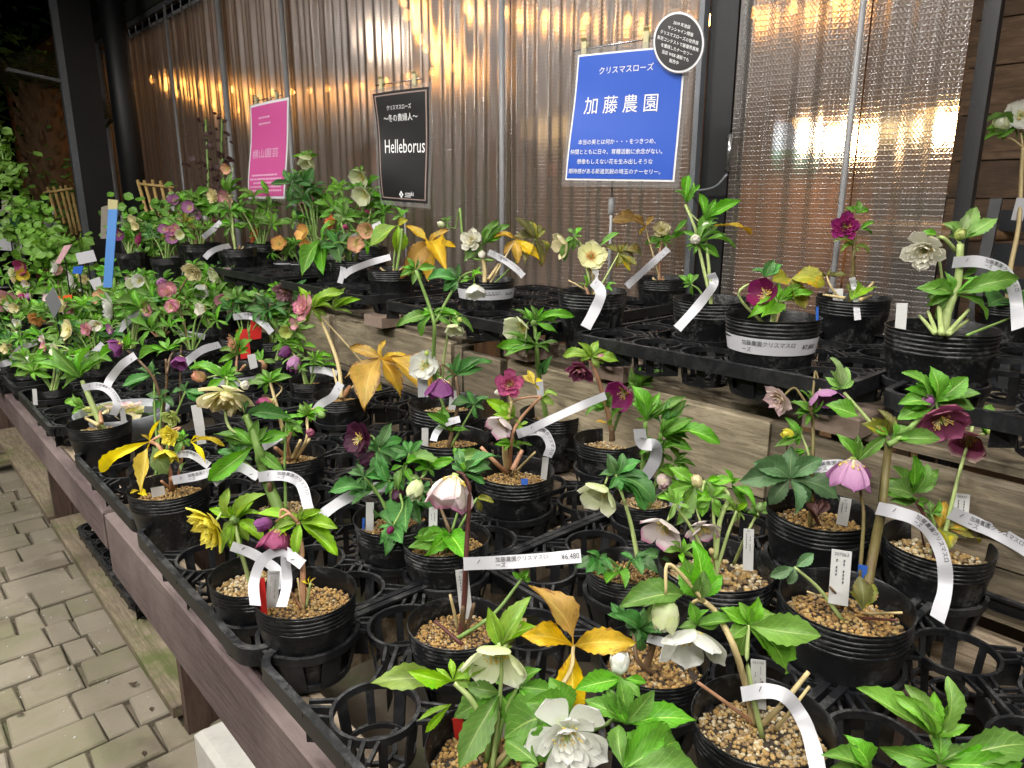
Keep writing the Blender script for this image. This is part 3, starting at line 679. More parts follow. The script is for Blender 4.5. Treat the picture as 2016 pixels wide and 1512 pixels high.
screen(680, 360, .4, .12, emis('cool_dim', (.6,.75,1.0), .5), 'dim bluish lit panel left of the black sign')
# ------------------------------------------------------------------ shared plant meshes
def leaf_mesh(seed):
    r = random.Random(seed); nx, ny = 6, 16; vs, uvs, fs = [], [], []
    arch = r.uniform(.0, .20); fold = r.uniform(.06, .42); wav = r.uniform(.015, .06); tw = r.uniform(-.6, .6); bend = r.uniform(-.12, .12); ph = r.uniform(0, 6)
    pk = r.uniform(.50, .60)
    for j in range(ny+1):
        t = j/ny; tt = min(1, t)
        p = (tt/pk) if tt < pk else (1-tt)/(1-pk)
        wdt = .5*(math.sin(p*math.pi/2)**(1.25 if tt < pk else .92)) if 0 < tt < 1 else 0
        wdt = max(wdt, .022 if t < .5 else 0.0)
        if t > .30: wdt *= 1 + (.085 if j % 2 else -.055)
        cx_ = bend*math.sin(math.pi*t); z0 = arch*math.sin(math.pi*t) - .02*t
        for i in range(nx+1):
            u = -1 + 2*i/nx; x = u*wdt; a = tw*(t-.3)
            z = fold*abs(u)**1.3*wdt + wav*math.sin(9*t+ph+2*u)*abs(u)**2
            vs.append((cx_ + x*math.cos(a) - z*math.sin(a), t, z0 + x*math.sin(a)*.8 + z*math.cos(a))); uvs.append((.5 + u*.5, t))
    for j in range(ny):
        for i in range(nx):
            a = j*(nx+1)+i; fs.append((a, a+1, a+nx+2, a+nx+1))
    return vs, fs, uvs
_LG = [leaf_mesh(100+i) for i in range(12)]
LEAFM = {k: [mesh('leaflet', v, f, [mt], True, u) for v, f, u in _LG] for k, mt in LEAF.items()}
def petal_mesh(seed, point):
    r = random.Random(seed); nx, ny = 6, 8; vs, uvs, fs = [], [], []
    cup = r.uniform(.10, .2); wav = r.uniform(.01, .035); ph = r.uniform(0, 6)
    for j in range(ny+1):
        t = j/ny
        if point: wdt = .5*math.sin(math.pi*t**.85)**.75 if 0 < t < 1 else 0
        else: wdt = .5*(math.sin(min(1, t*1.06)*math.pi*.5)**.8)*(math.sqrt(max(0, 1-((t-.62)/.38)**2)) if t > .62 else 1)
        wdt = max(wdt, .05 if t < .5 else .03)
        for i in range(nx+1):
            u = -1 + 2*i/nx
            z = cup*(u*wdt*2)**2*.5 + .20*math.sin(math.pi*t*.9)*-.45 + .10*t*t + wav*math.sin(7*u+5*t+ph)*t
            vs.append((u*wdt, t - .05*abs(u)**2*(1 if t > .8 else 0), z)); uvs.append((.5+u*.5, t))
    for j in range(ny):
        for i in range(nx):
            a = j*(nx+1)+i; fs.append((a, a+1, a+nx+2, a+nx+1))
    return vs, fs, uvs
_PR = [petal_mesh(200+i, False) for i in range(4)]; _PP = [petal_mesh(300+i, True) for i in range(4)]
PETR = {k: [mesh('petal', v, f, [mt], True, u) for v, f, u in _PR] for k, mt in PET.items()}
PETP = {k: [mesh('petal', v, f, [mt], True, u) for v, f, u in _PP] for k, mt in PET.items()}
def stamens(seed, fil, anth, green):
    r = random.Random(seed); b = MB(); mi = []
    def add(n): mi.extend([n]*(len(b.f)-len(mi)))
    b.lathe([(.002,-.02),(.09,.0),(.08,.05),(.03,.08)], 10); add(2)
    for k in range(4):
        a = k*1.57; b.tube([(.02*math.cos(a), .02*math.sin(a), .05), (.05*math.cos(a), .05*math.sin(a), .28)], [.022,.008], 5); add(2)
    for k in range(46):
        a = r.uniform(0, 6.283); rr = r.uniform(.12, .34); h = r.uniform(.16, .30)
        p = V((rr*math.cos(a), rr*math.sin(a), h)); b.tube([(.06*math.cos(a), .06*math.sin(a), .04), p], .007, 3, False); add(0)
        s = .027
        b.add([p+V((s,0,0)), p+V((-s,0,0)), p+V((0,s,0)), p+V((0,-s,0)), p+V((0,0,s)), p+V((0,0,-s))], [(0,2,4),(2,1,4),(1,3,4),(3,0,4),(2,0,5),(1,2,5),(3,1,5),(0,3,5)]); add(1)
    return mesh('flower', b.v, b.f, [fil, anth, green], False, None, mi)
M_FIL = simple('stamen_filament', (.70,.66,.40), .5, .1); M_ANT = simple('anther_yellow', (.72,.50,.05), .6, .1); M_CARP = simple('carpel_green', (.36,.46,.12), .5, .1)
M_FILR = simple('red_filament', (.45,.10,.04), .5, .1)
STAM = stamens(1, M_FIL, M_ANT, M_CARP); STAMR = stamens(2, M_FILR, M_ANT, M_CARP)
def bud_mesh(mat):
    b = MB(); n = 20; prof = [(.02,0),(.20,.05),(.36,.20),(.42,.42),(.36,.68),(.20,.88),(.06,.98),(.005,1.0)]
    vs, fs, uvs = [], [], []
    for k, (r_, z) in enumerate(prof):
        for j in range(n):
            a = 2*math.pi*j/n + z*.7; q = .93 + .16*abs(math.sin(2.5*(a - z*1.2)))
            vs.append((r_*q*math.cos(a), r_*q*math.sin(a), z)); uvs.append(((j*5/n) % 1.0, .1+.85*z))
    for k in range(len(prof)-1):
        for j in range(n): fs.append((k*n+j, k*n+(j+1)%n, (k+1)*n+(j+1)%n, (k+1)*n+j))
    return mesh('bud', vs, fs, [mat], True, uvs)
BUD = {k: bud_mesh(mt) for k, mt in PET.items()}
BUD['green'] = bud_mesh(LEAF['light'])

# pot: lip, ridges near the rim, straight tapered wall, hollow (unit rim diameter 1, height .87)
PH = .87
def pot_mesh(seed):
    r = random.Random(seed); prof = [(.0,0),(.345,0),(.36,.006)]
    for k in range(1, 8): prof.append((.362 + .112*k/8, .006 + .62*k/8))
    z = .645; rr = .477
    for k in range(5):
        prof += [(rr, z), (rr+.0085, z+.012), (rr+.0085, z+.024), (rr+.001, z+.032)]; z += .042; rr += .0022
    prof += [(.498, PH-.008), (.502, PH), (.494, PH+.002), (.484, PH-.012), (.474, .70), (.455, .52)]
    b = MB(); b.lathe(prof, 48)
    ph = [r.uniform(0, 6) for _ in range(4)]
    for v in b.v:
        a = math.atan2(v.y, v.x); t = max(0, v.z/PH); q = 1 + t*t*(.014*math.sin(2*a+ph[0]) + .008*math.sin(3*a+ph[1])) + .004*math.sin(5*a+9*v.z+ph[2])
        v.x *= q; v.y *= q
        if v.z > PH-.05: v.z += .007*math.sin(2*a+ph[3])
    me = b.mesh('pot', M_POT, True); me.set_sharp_from_angle(angle=R(50)); return me
POTM = [pot_mesh(i) for i in range(5)]
SOILZ = .66
def gravel_mesh(seed, mat, n=1050, ps=.0205):
    r = random.Random(seed); b = MB(); mi = []
    g = (1+5**.5)/2
    ico = [V(p).normalized() for p in [(-1,g,0),(1,g,0),(-1,-g,0),(1,-g,0),(0,-1,g),(0,1,g),(0,-1,-g),(0,1,-g),(g,0,-1),(g,0,1),(-g,0,-1),(-g,0,1)]]
    icf = [(0,11,5),(0,5,1),(0,1,7),(0,7,10),(0,10,11),(1,5,9),(5,11,4),(11,10,2),(10,7,6),(7,1,8),(3,9,4),(3,4,2),(3,2,6),(3,6,8),(3,8,9),(4,9,5),(2,4,11),(6,2,10),(8,6,7),(9,8,1)]
    b.add([(0,0,SOILZ+.01)] + [(.455*math.cos(a*.2618), .455*math.sin(a*.2618), SOILZ-.012) for a in range(24)], [(0, 1+k, 1+(k+1)%24) for k in range(24)]); mi += [1]*24
    for k in range(n):
        rr = .452*math.sqrt(r.random()); a = r.uniform(0, 6.283); s = ps*r.choice([.5,.7,.8,1,1,1.25])
        c = V((rr*math.cos(a), rr*math.sin(a), SOILZ - .012 + .02*(1-rr/.45) + s*r.uniform(.1,.75)))
        sx, sy, sz = s*r.uniform(.7,1.2), s*r.uniform(.7,1.2), s*r.uniform(.5,.85); q = r.uniform(0, 6.28); cq, sq = math.cos(q), math.sin(q)
        vs = []
        for v in ico:
            k_ = r.uniform(.82, 1.12); x, y_, z_ = v.x*sx*k_, v.y*sy*k_, v.z*sz*k_; vs.append((c.x + x*cq - y_*sq, c.y + x*sq + y_*cq, c.z + z_))
        b.add(vs, icf); mi += [0]*20
    return mesh('gravel', b.v, b.f, [mat, M_SOIL], True, None, mi)
GRAV = [gravel_mesh(1, M_GRAV[0]), gravel_mesh(2, M_GRAV[1]), gravel_mesh(3, M_GRAV[0], 760, .025), gravel_mesh(4, M_GRAV[1], 640, .028)]

# ------------------------------------------------------------------ printed text as thin meshes
_TXT = {}
def text_mesh(s, mat, sx=1.0):
    key = (s, mat.name, sx)
    if key in _TXT: return _TXT[key]
    cu = bpy.data.curves.new('lettering', 'FONT'); cu.body = s; cu.size = 1.0; cu.resolution_u = 2; cu.align_x = 'LEFT'; cu.fill_mode = 'BOTH' if False else 'FRONT'
    o = bpy.data.objects.new('lettering', cu); COL.objects.link(o); bpy.context.view_layer.update()
    me = bpy.data.meshes.new_from_object(o.evaluated_get(bpy.context.evaluated_depsgraph_get()))
    vs = [(v.co.x*sx, v.co.y) for v in me.vertices]; fs = [tuple(p.vertices) for p in me.polygons]
    bpy.data.objects.remove(o); bpy.data.curves.remove(cu); bpy.data.meshes.remove(me)
    xs = [v[0] for v in vs] or [0]; wd = max(xs)
    _TXT[key] = (vs, fs, wd, mat); return _TXT[key]
def put_text(lines, fn, parent, inv=None, name='lettering'):
    """lines: (string, x, y, size, mat, width_scale, align); fn maps (x, y) on the sheet to a world point"""
    V_, F_, MI, mats = [], [], [], []
    for s, x, y_, size, mat, sx, al in lines:
        vs, fs, wd, _ = text_mesh(s, mat, sx)
        if mat not in mats: mats.append(mat)
        off = {'L': 0, 'C': -wd*size/2, 'R': -wd*size}[al]; b = len(V_)
        V_ += [fn(x + off + vx*size, y_ + vy*size) for vx, vy in vs]; F_ += [tuple(i+b for i in f) for f in fs]; MI += [mats.index(mat)]*len(fs)
    me = mesh(name, V_, F_, mats, False, None, MI); o = obj(name, me, parent)
    if inv is not None: o.matrix_parent_inverse = inv
    return o

# ------------------------------------------------------------------ plants
FR = {'A':(0,700,3.6),'A2':(0,1092,3.6),'B':(500,700,3.6),'E':(500,1092,3.6),'C':(1000,700,3.6),'F':(1000,1092,3.6),'D':(1456,700,3.6),'G':(1456,1092,3.6),
      'q4':(0,400,3.0),'q5':(672,400,3.0),'q6':(1344,400,3.0),'q3':(1344,0,3.0),'h':(640,560,3.36),'i':(1416,750,3.36),'k5':(0,380,5.04),'k6':(350,380,5.04),'full':(0,0,1.0)}
POTS = []      # (x, y, base z, D) for the trays
BASE = {'L': .615, 'U': .900}
KATO = '加藤農園クリスマスロ'
class Plant:
    def __init__(s, label, fr, u, v, w, tier, els, grav=0, seed=None, nopot=False, base=None, name='potted_hellebore', group='potted hellebores on the display', lean=0.0):
        s.lean = lean; s.fx, s.fy, s.fs = FR[fr]; s.r = random.Random(seed if seed is not None else hash_(label))
        uu, vv, ww = s.px(u), s.py(v), w/s.fs
        bz = base if base is not None else BASE[tier]; D = .15
        for _ in range(6):
            p = onz(uu, vv, bz + PH*D); zc = depth(p); D = ww*zc/FPX/math.sqrt(1 + ((uu-CX)/FPX)**2)
        s.D, s.p, s.zc, s.u0, s.v0 = D, p, zc, uu, vv
        s.root = empty(name, (p.x, p.y, bz)); s.org = V((p.x, p.y, bz)); tag(s.root, label, 'potted plant', group)
        s.inv = Matrix.Translation(-s.org)
        s.minor = ww*.5*abs(ray(uu, vv).normalized().z)
        a = s.r.uniform(0, 6.28)
        M = Matrix.Rotation(a, 4, 'Z') @ Matrix.Diagonal((D, D, D, 1))
        pot = child('pot', s.r.choice(POTM), s.root, M)
        g = child('gravel', GRAV[grav], s.root, Matrix.Rotation(a*3.1, 4, 'Z') @ Matrix.Diagonal((D, D, D, 1))); g['kind'] = 'stuff'
        POTS.append((p.x, p.y, bz, D))
        s.crown = V((p.x, p.y, bz + D*(SOILZ+.015))); s.last = s.root; s.lastend = s.crown; s.lastmat = 'green'
        # nursery crown: short bases
        for e in els: getattr(s, 'e_' + e[0])(*e[1:])
    def px(s, u): return s.fx + u/s.fs
    def py(s, v): return s.fy + v/s.fs
    def at(s, u, v, dz=0.0, jit=.012):
        uu, vv = s.px(u), s.py(v)
        t = max(0.0, min(1.0, (vv - s.v0)/max(s.minor, 1)))
        zc = s.zc - t*(s.D*.5 + .012) + dz + s.r.uniform(-jit, jit) - s.lean*max(0.0, min(1.0, (s.v0 - vv)/(s.D*FPX/s.zc)))
        return pix(uu, vv, zc)
    def soilpt(s, u, v):
        """a point on the gravel for pixels inside the pot, else at plant depth"""
        uu, vv = s.px(u), s.py(v); q = onz(uu, vv, s.crown.z)
        if (V((q.x, q.y)) - V((s.org.x, s.org.y))).length < s.D*.44: return q
        return s.at(u, v)
    def w(s, o): o.matrix_parent_inverse = s.inv; return o
    def sub(s, o, par):
        o.parent = par; o.matrix_parent_inverse = s.inv if par is s.root else (s.inv if par.matrix_basis.is_identity else s.inv); return o
    def tube(s, name, mat, pts, r0, r1, par=None, n=7, per=5):
        sp = spline(pts, per); k = len(sp)-1
        me = MB().tube(sp, [r0 + (r1-r0)*i/k for i in range(k+1)], n).mesh(name, STEM[mat], True)
        o = obj(name, me, par or s.root)
        if par is None or par is s.root: o.matrix_parent_inverse = s.inv
        else: o.matrix_parent_inverse = Matrix.Identity(4)
        return o
    def e_s(s, mat, r, pts, taper=.75):
        P = [s.crown if q is None else (s.soilpt(*q) if i == 0 else s.at(*q)) for i, q in enumerate(pts)]
        rr = r/s.fs*s.zc/FPX
        if pts[0] is None: P[0] = P[0] + V((s.r.uniform(-.01,.01), s.r.uniform(-.01,.01), -.004))
        s.last = s.tube('stem', mat, P, rr*1.1, rr*taper); s.lastend = P[-1]; s.lastmat = mat; s.lastr = rr*taper
    def e_x(s, mat, r, pts):
        P = [s.crown if q is None else s.soilpt(*q) if i == 0 else s.at(*q) for i, q in enumerate(pts)]; rr = .68*r/s.fs*s.zc/FPX
        s.tube('cut_stalk', mat, P, rr*1.3, rr*.9)
    def cuts(s, n, mats=('tan','pink')):
        for k in range(n):
            a = s.r.uniform(0, 6.28); L = s.D*s.r.uniform(.16, .34); d = V((math.cos(a)*.8, math.sin(a)*.8, s.r.uniform(.45, 1.1))).normalized()
            s.tube('cut_stalk', s.r.choice(mats), [s.crown + d*.004, s.crown + d*L], .0042, .0032)
    def e_cut(s, n): s.cuts(n)
    def leafat(s, name, col, wid, b, t, par, nrm=None):
        d = t - b; L = d.length
        if L < 1e-4: return
        d.normalize(); n = nrm or camvec(s.r.uniform(-.45,.45), .55 + s.r.uniform(-.35,.4), .75)
        x = d.cross(n)
        if x.length < .05: x = d.cross(V((.3,.2,1)))
        x.normalize(); z = x.cross(d)
        wd = wid*L*s.r.uniform(.92, 1.1)
        M = Matrix(((x.x*wd, d.x*L, z.x*L, b.x), (x.y*wd, d.y*L, z.y*L, b.y), (x.z*wd, d.z*L, z.z*L, b.z), (0,0,0,1)))
        o = bpy.data.objects.new(name, s.r.choice(LEAFM[col])); COL.objects.link(o); o.parent = par
        o.matrix_parent_inverse = s.inv if par is s.root else Matrix.Identity(4)
        o.matrix_basis = M; return o
    def e_l(s, col, wid, base, tips, dzb=0.0):
        b = s.at(*base, dzb, .004)
        for q in tips:
            cc = col
            t_ = s.at(q[0], q[1], dzb); L = (t_-b).length; t_ = t_ + FWD*s.r.uniform(-.33, .12)*L
            s.leafat('bract' if s.last is not s.root else 'leaflet', q[2] if len(q) > 2 else cc, wid, b + (t_-b)*s.r.uniform(0,.03), t_, s.last)
        s.fill('bract' if s.last is not s.root else 'leaflet', col, wid, b, base, tips, s.last, dzb, 1.0)
    def fill(s, nm, col, wid, b, base, tips, par, dzb, prob):
        if len(tips) < 3 or col in ('gold','yellow','spot'): return
        tips = sorted(tips, key=lambda q: math.atan2(q[1]-base[1], q[0]-base[0]))
        for p, q in zip(tips, tips[1:] + tips[:1]):
            if s.r.random() > prob: continue
            k = s.r.uniform(.35, .65); lp = math.hypot(p[0]-base[0], p[1]-base[1]); lq = math.hypot(q[0]-base[0], q[1]-base[1]); L = (lp+lq)/2*s.r.uniform(.55, .9)
            dx, dy = p[0]*(1-k)+q[0]*k-base[0], p[1]*(1-k)+q[1]*k-base[1]; dl = math.hypot(dx, dy)
            if dl < .2*L: continue
            t_ = s.at(base[0]+dx/dl*L, base[1]+dy/dl*L, dzb) + FWD*s.r.uniform(-.2, .35)*(L/s.fs*s.zc/FPX)
            s.leafat(nm, col, wid, b, t_, par)
    def e_p(s, col, wid, base, tips, via=None, mat='green', dzb=0.0):
        b = s.at(*base, dzb, .004); mid = s.at(*via) if via else s.crown.lerp(b, .55) + V((0,0,.012))
        ls = s.tube('leaf_stalk', mat, [s.crown + V((s.r.uniform(-.006,.006), s.r.uniform(-.006,.006), 0)), mid, b], .0030, .0018)
        for q in tips:
            t_ = s.at(q[0], q[1], dzb); L = (t_-b).length; t_ = t_ + FWD*s.r.uniform(-.30, .15)*L
            s.leafat('leaflet', q[2] if len(q) > 2 else col, wid, b, t_, ls)
        s.fill('leaflet', col, wid, b, base, tips, ls, dzb, .6)
    def ped(s, p, face, frm=None, mat=None):
        a = frm if frm is not None else s.lastend
        back = p - face*.004; k = back - face*min(.03, (back-a).length*.5)
        k = k + V((0,0,.006))
        s.tube('flower_stalk', mat or s.lastmat, [a, a.lerp(k, .55) + V((0,0,.004)), k, back] if (back-a).length > .02 else [a, back], .0024, .0017, None, 6, 4)
    def e_f(s, kind, col, u, v, size, facing=(0,0,1), stalk=True, dz=-.012):
        face = camvec(*facing); p0 = s.at(u, v, dz); sz = (1.0 if kind in ('wide','single') else 1.1)*size/s.fs*s.zc/FPX
        op = {'single': 64, 'wide': 78, 'bell': 36, 'double': 66, 'cup': 50}[kind]
        L = sz*.5/max(.62, math.sin(R(op)))
        p = p0 - face*(L*math.cos(R(op))*.55)
        if stalk: s.ped(p, face)
        zax = face; xax = zax.cross(V((.31,.17,.93))).normalized(); yax = zax.cross(xax)
        M = Matrix(((xax.x*L, yax.x*L, zax.x*L, p.x), (xax.y*L, yax.y*L, zax.y*L, p.y), (xax.z*L, yax.z*L, zax.z*L, p.z), (0,0,0,1)))
        fo = bpy.data.objects.new('flower', STAMR if col == 'creamred' else STAM); COL.objects.link(fo); fo.parent = s.root; fo.matrix_parent_inverse = s.inv; fo.matrix_basis = M
        lay = [(5, op, 1.0, .86, 0)]
        if kind == 'double': lay = [(5, op+8, 1.0, .80, 0), (7, op-8, .86, .56, .4), (8, op-24, .70, .46, .1), (6, op-42, .52, .42, .7)]
        if kind == 'wide': lay = [(5, op, 1.0, .92, 0), (5, op-14, .9, .8, .63)]
        a0 = s.r.uniform(0, 6.28); sets = PETP if (kind == 'double' and col in ('mauve','creampink','dustymauve','dustypink','hotpink')) or col in ('orange','yellow') else PETR
        for n, o_, ln, wd, da in lay:
            for i in range(n):
                a = a0 + da + 2*math.pi*i/n + s.r.uniform(-.1,.1); o2 = R(o_ + s.r.uniform(-9, 9)); l2 = ln*s.r.uniform(.92, 1.06)
                rad = V((math.cos(a), math.sin(a), 0)); d = V((0,0,1))*math.cos(o2) + rad*math.sin(o2); nn = V((0,0,1))*math.sin(o2) - rad*math.cos(o2); x = d.cross(nn)
                w2 = wd*l2*1.0
                Mp = Matrix(((x.x*w2, d.x*l2, nn.x*l2, rad.x*.03), (x.y*w2, d.y*l2, nn.y*l2, rad.y*.03), (x.z*w2, d.z*l2, nn.z*l2, .01*(3-len(lay))), (0,0,0,1)))
                q = bpy.data.objects.new('petal', s.r.choice(sets[col])); COL.objects.link(q); q.parent = fo; q.matrix_basis = Mp
        return fo
    def e_b(s, col, u, v, size, facing=(0,.8,.4), stalk=True, fat=1.0):
        face = camvec(*facing); sz = size/s.fs*s.zc/FPX; p = s.at(u, v, -.008) - face*sz*.5
        if stalk: s.ped(p, face)
        xax = face.cross(V((.31,.17,.93))).normalized(); yax = face.cross(xax); k = sz*.95*fat
        M = Matrix(((xax.x*k, yax.x*k, face.x*sz, p.x), (xax.y*k, yax.y*k, face.y*sz, p.y), (xax.z*k, yax.z*k, face.z*sz, p.z), (0,0,0,1)))
        o = bpy.data.objects.new('bud', BUD[col]); COL.objects.link(o); o.parent = s.root; o.matrix_parent_inverse = s.inv; o.matrix_basis = M
        if col in PET and size/s.fs > 20:
            a0 = s.r.uniform(0, 6.28)
            for i in range(5):
                a = a0 + i*1.2566; o2 = R(s.r.uniform(10, 19)); rad = V((math.cos(a), math.sin(a), 0)); d = V((0,0,1))*math.cos(o2) + rad*math.sin(o2); nn = V((0,0,1))*math.sin(o2) - rad*math.cos(o2); x = d.cross(nn); l2 = s.r.uniform(.92, 1.08)
                q = bpy.data.objects.new('sepal', s.r.choice(PETR[col])); COL.objects.link(q); q.parent = o
                q.matrix_basis = Matrix(((x.x*.62, d.x*l2, nn.x*1.5, rad.x*.18), (x.y*.62, d.y*l2, nn.y*1.5, rad.y*.18), (x.z*.62, d.z*l2, nn.z*1.5, .0), (0,0,0,1)))
    def e_t(s, wpx, pts, text='', dz=-.018, price=None):
        P = [s.at(q[0], q[1], dz + (q[2] if len(q) > 2 else 0), .003) for q in pts]; sp = spline(P, 8); wd = .86*wpx/s.fs*s.zc/FPX
        tang = [(sp[min(i+1, len(sp)-1)] - sp[max(i-1, 0)]).normalized() for i in range(len(sp))]
        ac = [0.0]
        for a, b in zip(sp, sp[1:]): ac.append(ac[-1] + (b-a).length)
        vs, fs, uvs = [], [], []; wn_ = []
        for i, (p, t) in enumerate(zip(sp, tang)):
            tow = (CAM - p).normalized(); wv = tow.cross(t).normalized()
            if wv.z < 0 and abs(wv.z) > .02 and i == 0: pass
            n = t.cross(wv).normalized(); wv = (wv + n*(.35*math.sin(i*.33 + 1))).normalized(); wn_.append(wv)
            vs += [p - wv*wd/2, p + wv*wd/2]; uvs += [(0, ac[i]), (1, ac[i])]
        for i in range(len(sp)-1): fs.append((2*i, 2*i+1, 2*i+3, 2*i+2))
        o = obj('label_strip', mesh('label_strip', vs, fs, [M_PAPER], True, uvs), s.root); s.w(o)
        def fn(x, y_):
            x = max(0, min(ac[-1]*.999, x)); i = 0
            while i < len(ac)-2 and ac[i+1] < x: i += 1
            f = (x-ac[i])/max(1e-6, ac[i+1]-ac[i]); p = sp[i].lerp(sp[i+1], f); wv = wn_[i].lerp(wn_[i+1], f)
            q = p + wv*y_; return q + (CAM-q).normalized()*.0009
        if text:
            tot = ac[-1]; x0 = min(.24*tot, .05) if price is None else .27*tot; size = wd*.40; need = len(KATO)*size*1.02
            nch = len(KATO) if x0 + need < tot*.98 else max(2, int((tot*.98-x0)/(size*1.02)))
            ln = [(KATO[:nch], x0, wd*.06, size, M_INK, 1.0, 'L'), ('ーズ', x0, -wd*.34, size, M_INK, 1.0, 'L')]
            if price: ln.append((price, tot*.985, -wd*.16, wd*.60, M_INK, .82, 'R'))
            put_text(ln, fn, o, Matrix.Identity(4))
        b = MB(); st = fn(min(.02, ac[-1]*.12), 0); st2 = fn(min(.02, ac[-1]*.12)+.003, wd*.28); b.bar(st, st2, .0007, .0007); q = b.build('staple', M_INKG, o)
    def e_g(s, u, v, wpx, hpx, mat='w', text=None, lean=None):
        m = {'w': M_TAGP, 'r': M_REDP, 'b': M_BLUEP, 'p': M_PAPER}[mat]; vb = v + hpx*.5; q0 = onz(s.px(u), s.py(vb), s.crown.z); ins = (V((q0.x, q0.y)) - V((s.org.x, s.org.y))).length < s.D*.43; c = s.at(u, v, -.004, .002) if not ins else q0; kx = wpx/s.fs*s.zc/FPX; ky = hpx/s.fs*s.zc/FPX
        up = V((s.r.uniform(-.12,.12), s.r.uniform(-.12,.12), 1)).normalized()
        if lean is not None: up = camvec(lean, 1, .25)
        tow = (CAM - c).normalized(); rt = up.cross(tow).normalized(); nn = rt.cross(up)
        ky *= 1.12
        if ins: c = q0 + up*(ky*.5)
        def fn(x, y_): q = c + rt*x + up*y_; return q
        b = MB(); P = [fn(-kx/2,-ky/2-.02), fn(kx/2,-ky/2-.02), fn(kx/2,ky/2), fn(-kx/2,ky/2)]
        P2 = [p - nn*.0006 for p in P]; b.add(P + P2, [(0,1,2,3),(7,6,5,4),(0,4,5,1),(1,5,6,2),(2,6,7,3),(3,7,4,0)])
        o = s.w(b.build('plant_tag', m, s.root))
        if text:
            def f2(x, y_): return fn(x, y_) + nn*.0006
            ln = [(text, 0, ky/2 - kx*.30, kx*.26, M_INKG, .95, 'C')]
            put_text(ln, f2, o, Matrix.Identity(4))
            b = MB()
            for k in range(2):
                for j in range(7):
                    if s.r.random() < .8:
                        y1 = ky/2 - kx*.5 - j*ky*.09; a_ = f2(kx*(-.2+.36*k), y1); b.bar(a_, f2(kx*(-.2+.36*k), y1 - ky*.06), kx*.07, .0003)
            if b.v: b.build('fine_print', M_INKG, o)
    def e_d(s, z, hgt, price, text=True, a_half=1.35):
        D = s.D; r0 = D*.505; tow = CAM - s.org; a0 = math.atan2(tow.y, tow.x); zc_ = s.org.z + D*z; hh = D*hgt
        def fn(x, y_, k=.0012):
            a = a0 + x/r0; rr = D*(.362 + .14*((zc_ + y_ - s.org.z)/D)/PH) + D*.012 + k; return V((s.org.x + rr*math.cos(a), s.org.y + rr*math.sin(a), zc_ + y_))
        vs, fs = [], []; n = 24
        for i in range(n+1):
            x = (-a_half + 2*a_half*i/n)*r0; vs += [fn(x, -hh/2), fn(x, hh/2)]
        for i in range(n): fs.append((2*i, 2*i+2, 2*i+3, 2*i+1))
        o = s.w(obj('price_band', mesh('price_band', vs, fs, [M_PAPER], True), s.root))
        f2 = lambda x, y_: fn(x, y_, .0022); wd = a_half*r0*2
        ln = [(price, wd*.40, -hh*.10, hh*.40, M_INK, 1.0, 'R')]
        if text: ln += [(KATO, -wd*.24, hh*.06, hh*.34, M_INK, 1.0, 'L'), ('ーズ', -wd*.24, -hh*.36, hh*.34, M_INK, 1.0, 'L')]
        put_text(ln, f2, o, Matrix.Identity(4))
def hash_(t):
    h = 7
    for c in t: h = (h*31 + ord(c)) & 0xffffff
    return h
def auto(label, fr, u, v, w, tier, flowers=(), seed=1, col=('green','lime','green'), hgt=1.0, nros=5, leafL=.42, extra=(), grav=0, spread=.62, base=None, name='potted_hellebore', group='potted hellebores on the display'):
    """a leafy potted hellebore: palmate leaves on stalks round the crown; flowers at given pixels"""
    pl = Plant(label, fr, u, v, w, tier, [], grav, seed, base=base, name=name, group=group); r = random.Random(seed*7+3); fs = pl.fs
    for k in range(nros):
        bu = u + r.uniform(-spread, spread)*w; bv = v - r.uniform(.22, .85)*w*hgt; n = r.randint(4, 7); c = r.choice(tuple(col) + ('green','lime')); tips = []
        a0 = r.uniform(0, 6.28); sq = r.uniform(.45, .9); LL = leafL*w*r.uniform(.8, 1.2)
        for i in range(n):
            a = a0 + 2*math.pi*i/n*r.uniform(.92, 1.06); l2 = LL*r.uniform(.8, 1.15); tips.append((bu + l2*math.cos(a), bv + l2*math.sin(a)*sq - .08*LL))
        pl.e_p(c, r.uniform(.25, .38), (bu, bv), tips, dzb=r.uniform(-.045, .03))
    flowers = list(flowers)
    if 33 <= seed <= 51 or seed in (67, 68, 69):
        for k in range(2 + (seed % 2)):
            flowers.append((r.choice(['cup','bell','wide','double','bud']), r.choice(['white','greenwhite','lilac','dustypink','cream','whitepink','pinkcream','lime','ivory']), u + r.uniform(-.55,.55)*w, v - r.uniform(.55, 1.15)*w, .27*w, (r.uniform(-.7,.3), r.uniform(-.6,.2), .8)))
    for f in flowers:
        kind, fc, fu, fv, fz, face = f[:6]
        top = (fu + r.uniform(-.1,.1)*w, fv - (.10*w if face[1] < .3 else -.1*w))
        pl.e_s(r.choice(['green','green','pale','redgreen']), .028*w, [None, (u*.6+top[0]*.4 + r.uniform(-.05,.05)*w, v*.5+top[1]*.5), top])
        n = r.randint(3, 5); pl.e_l(r.choice(['green','lime','green','light']), .34, (top[0], top[1]), [(top[0] + .30*w*math.cos(a)*r.uniform(.7,1.2), top[1] - .20*w*math.sin(a)*r.uniform(.6,1.2)) for a in [r.uniform(-.6, 3.8) for _ in range(n)]])
        if kind == 'bud': pl.e_b(fc, fu, fv, fz, face)
        else: pl.e_f(kind, fc, fu, fv, fz*1.12, face, True, -.05)
    for e in extra: getattr(pl, 'e_' + e[0])(*e[1:])
    return pl
# ------------------------------------------------------------------ the potted hellebores (positions read from the photograph, pot by pot)
P = Plant
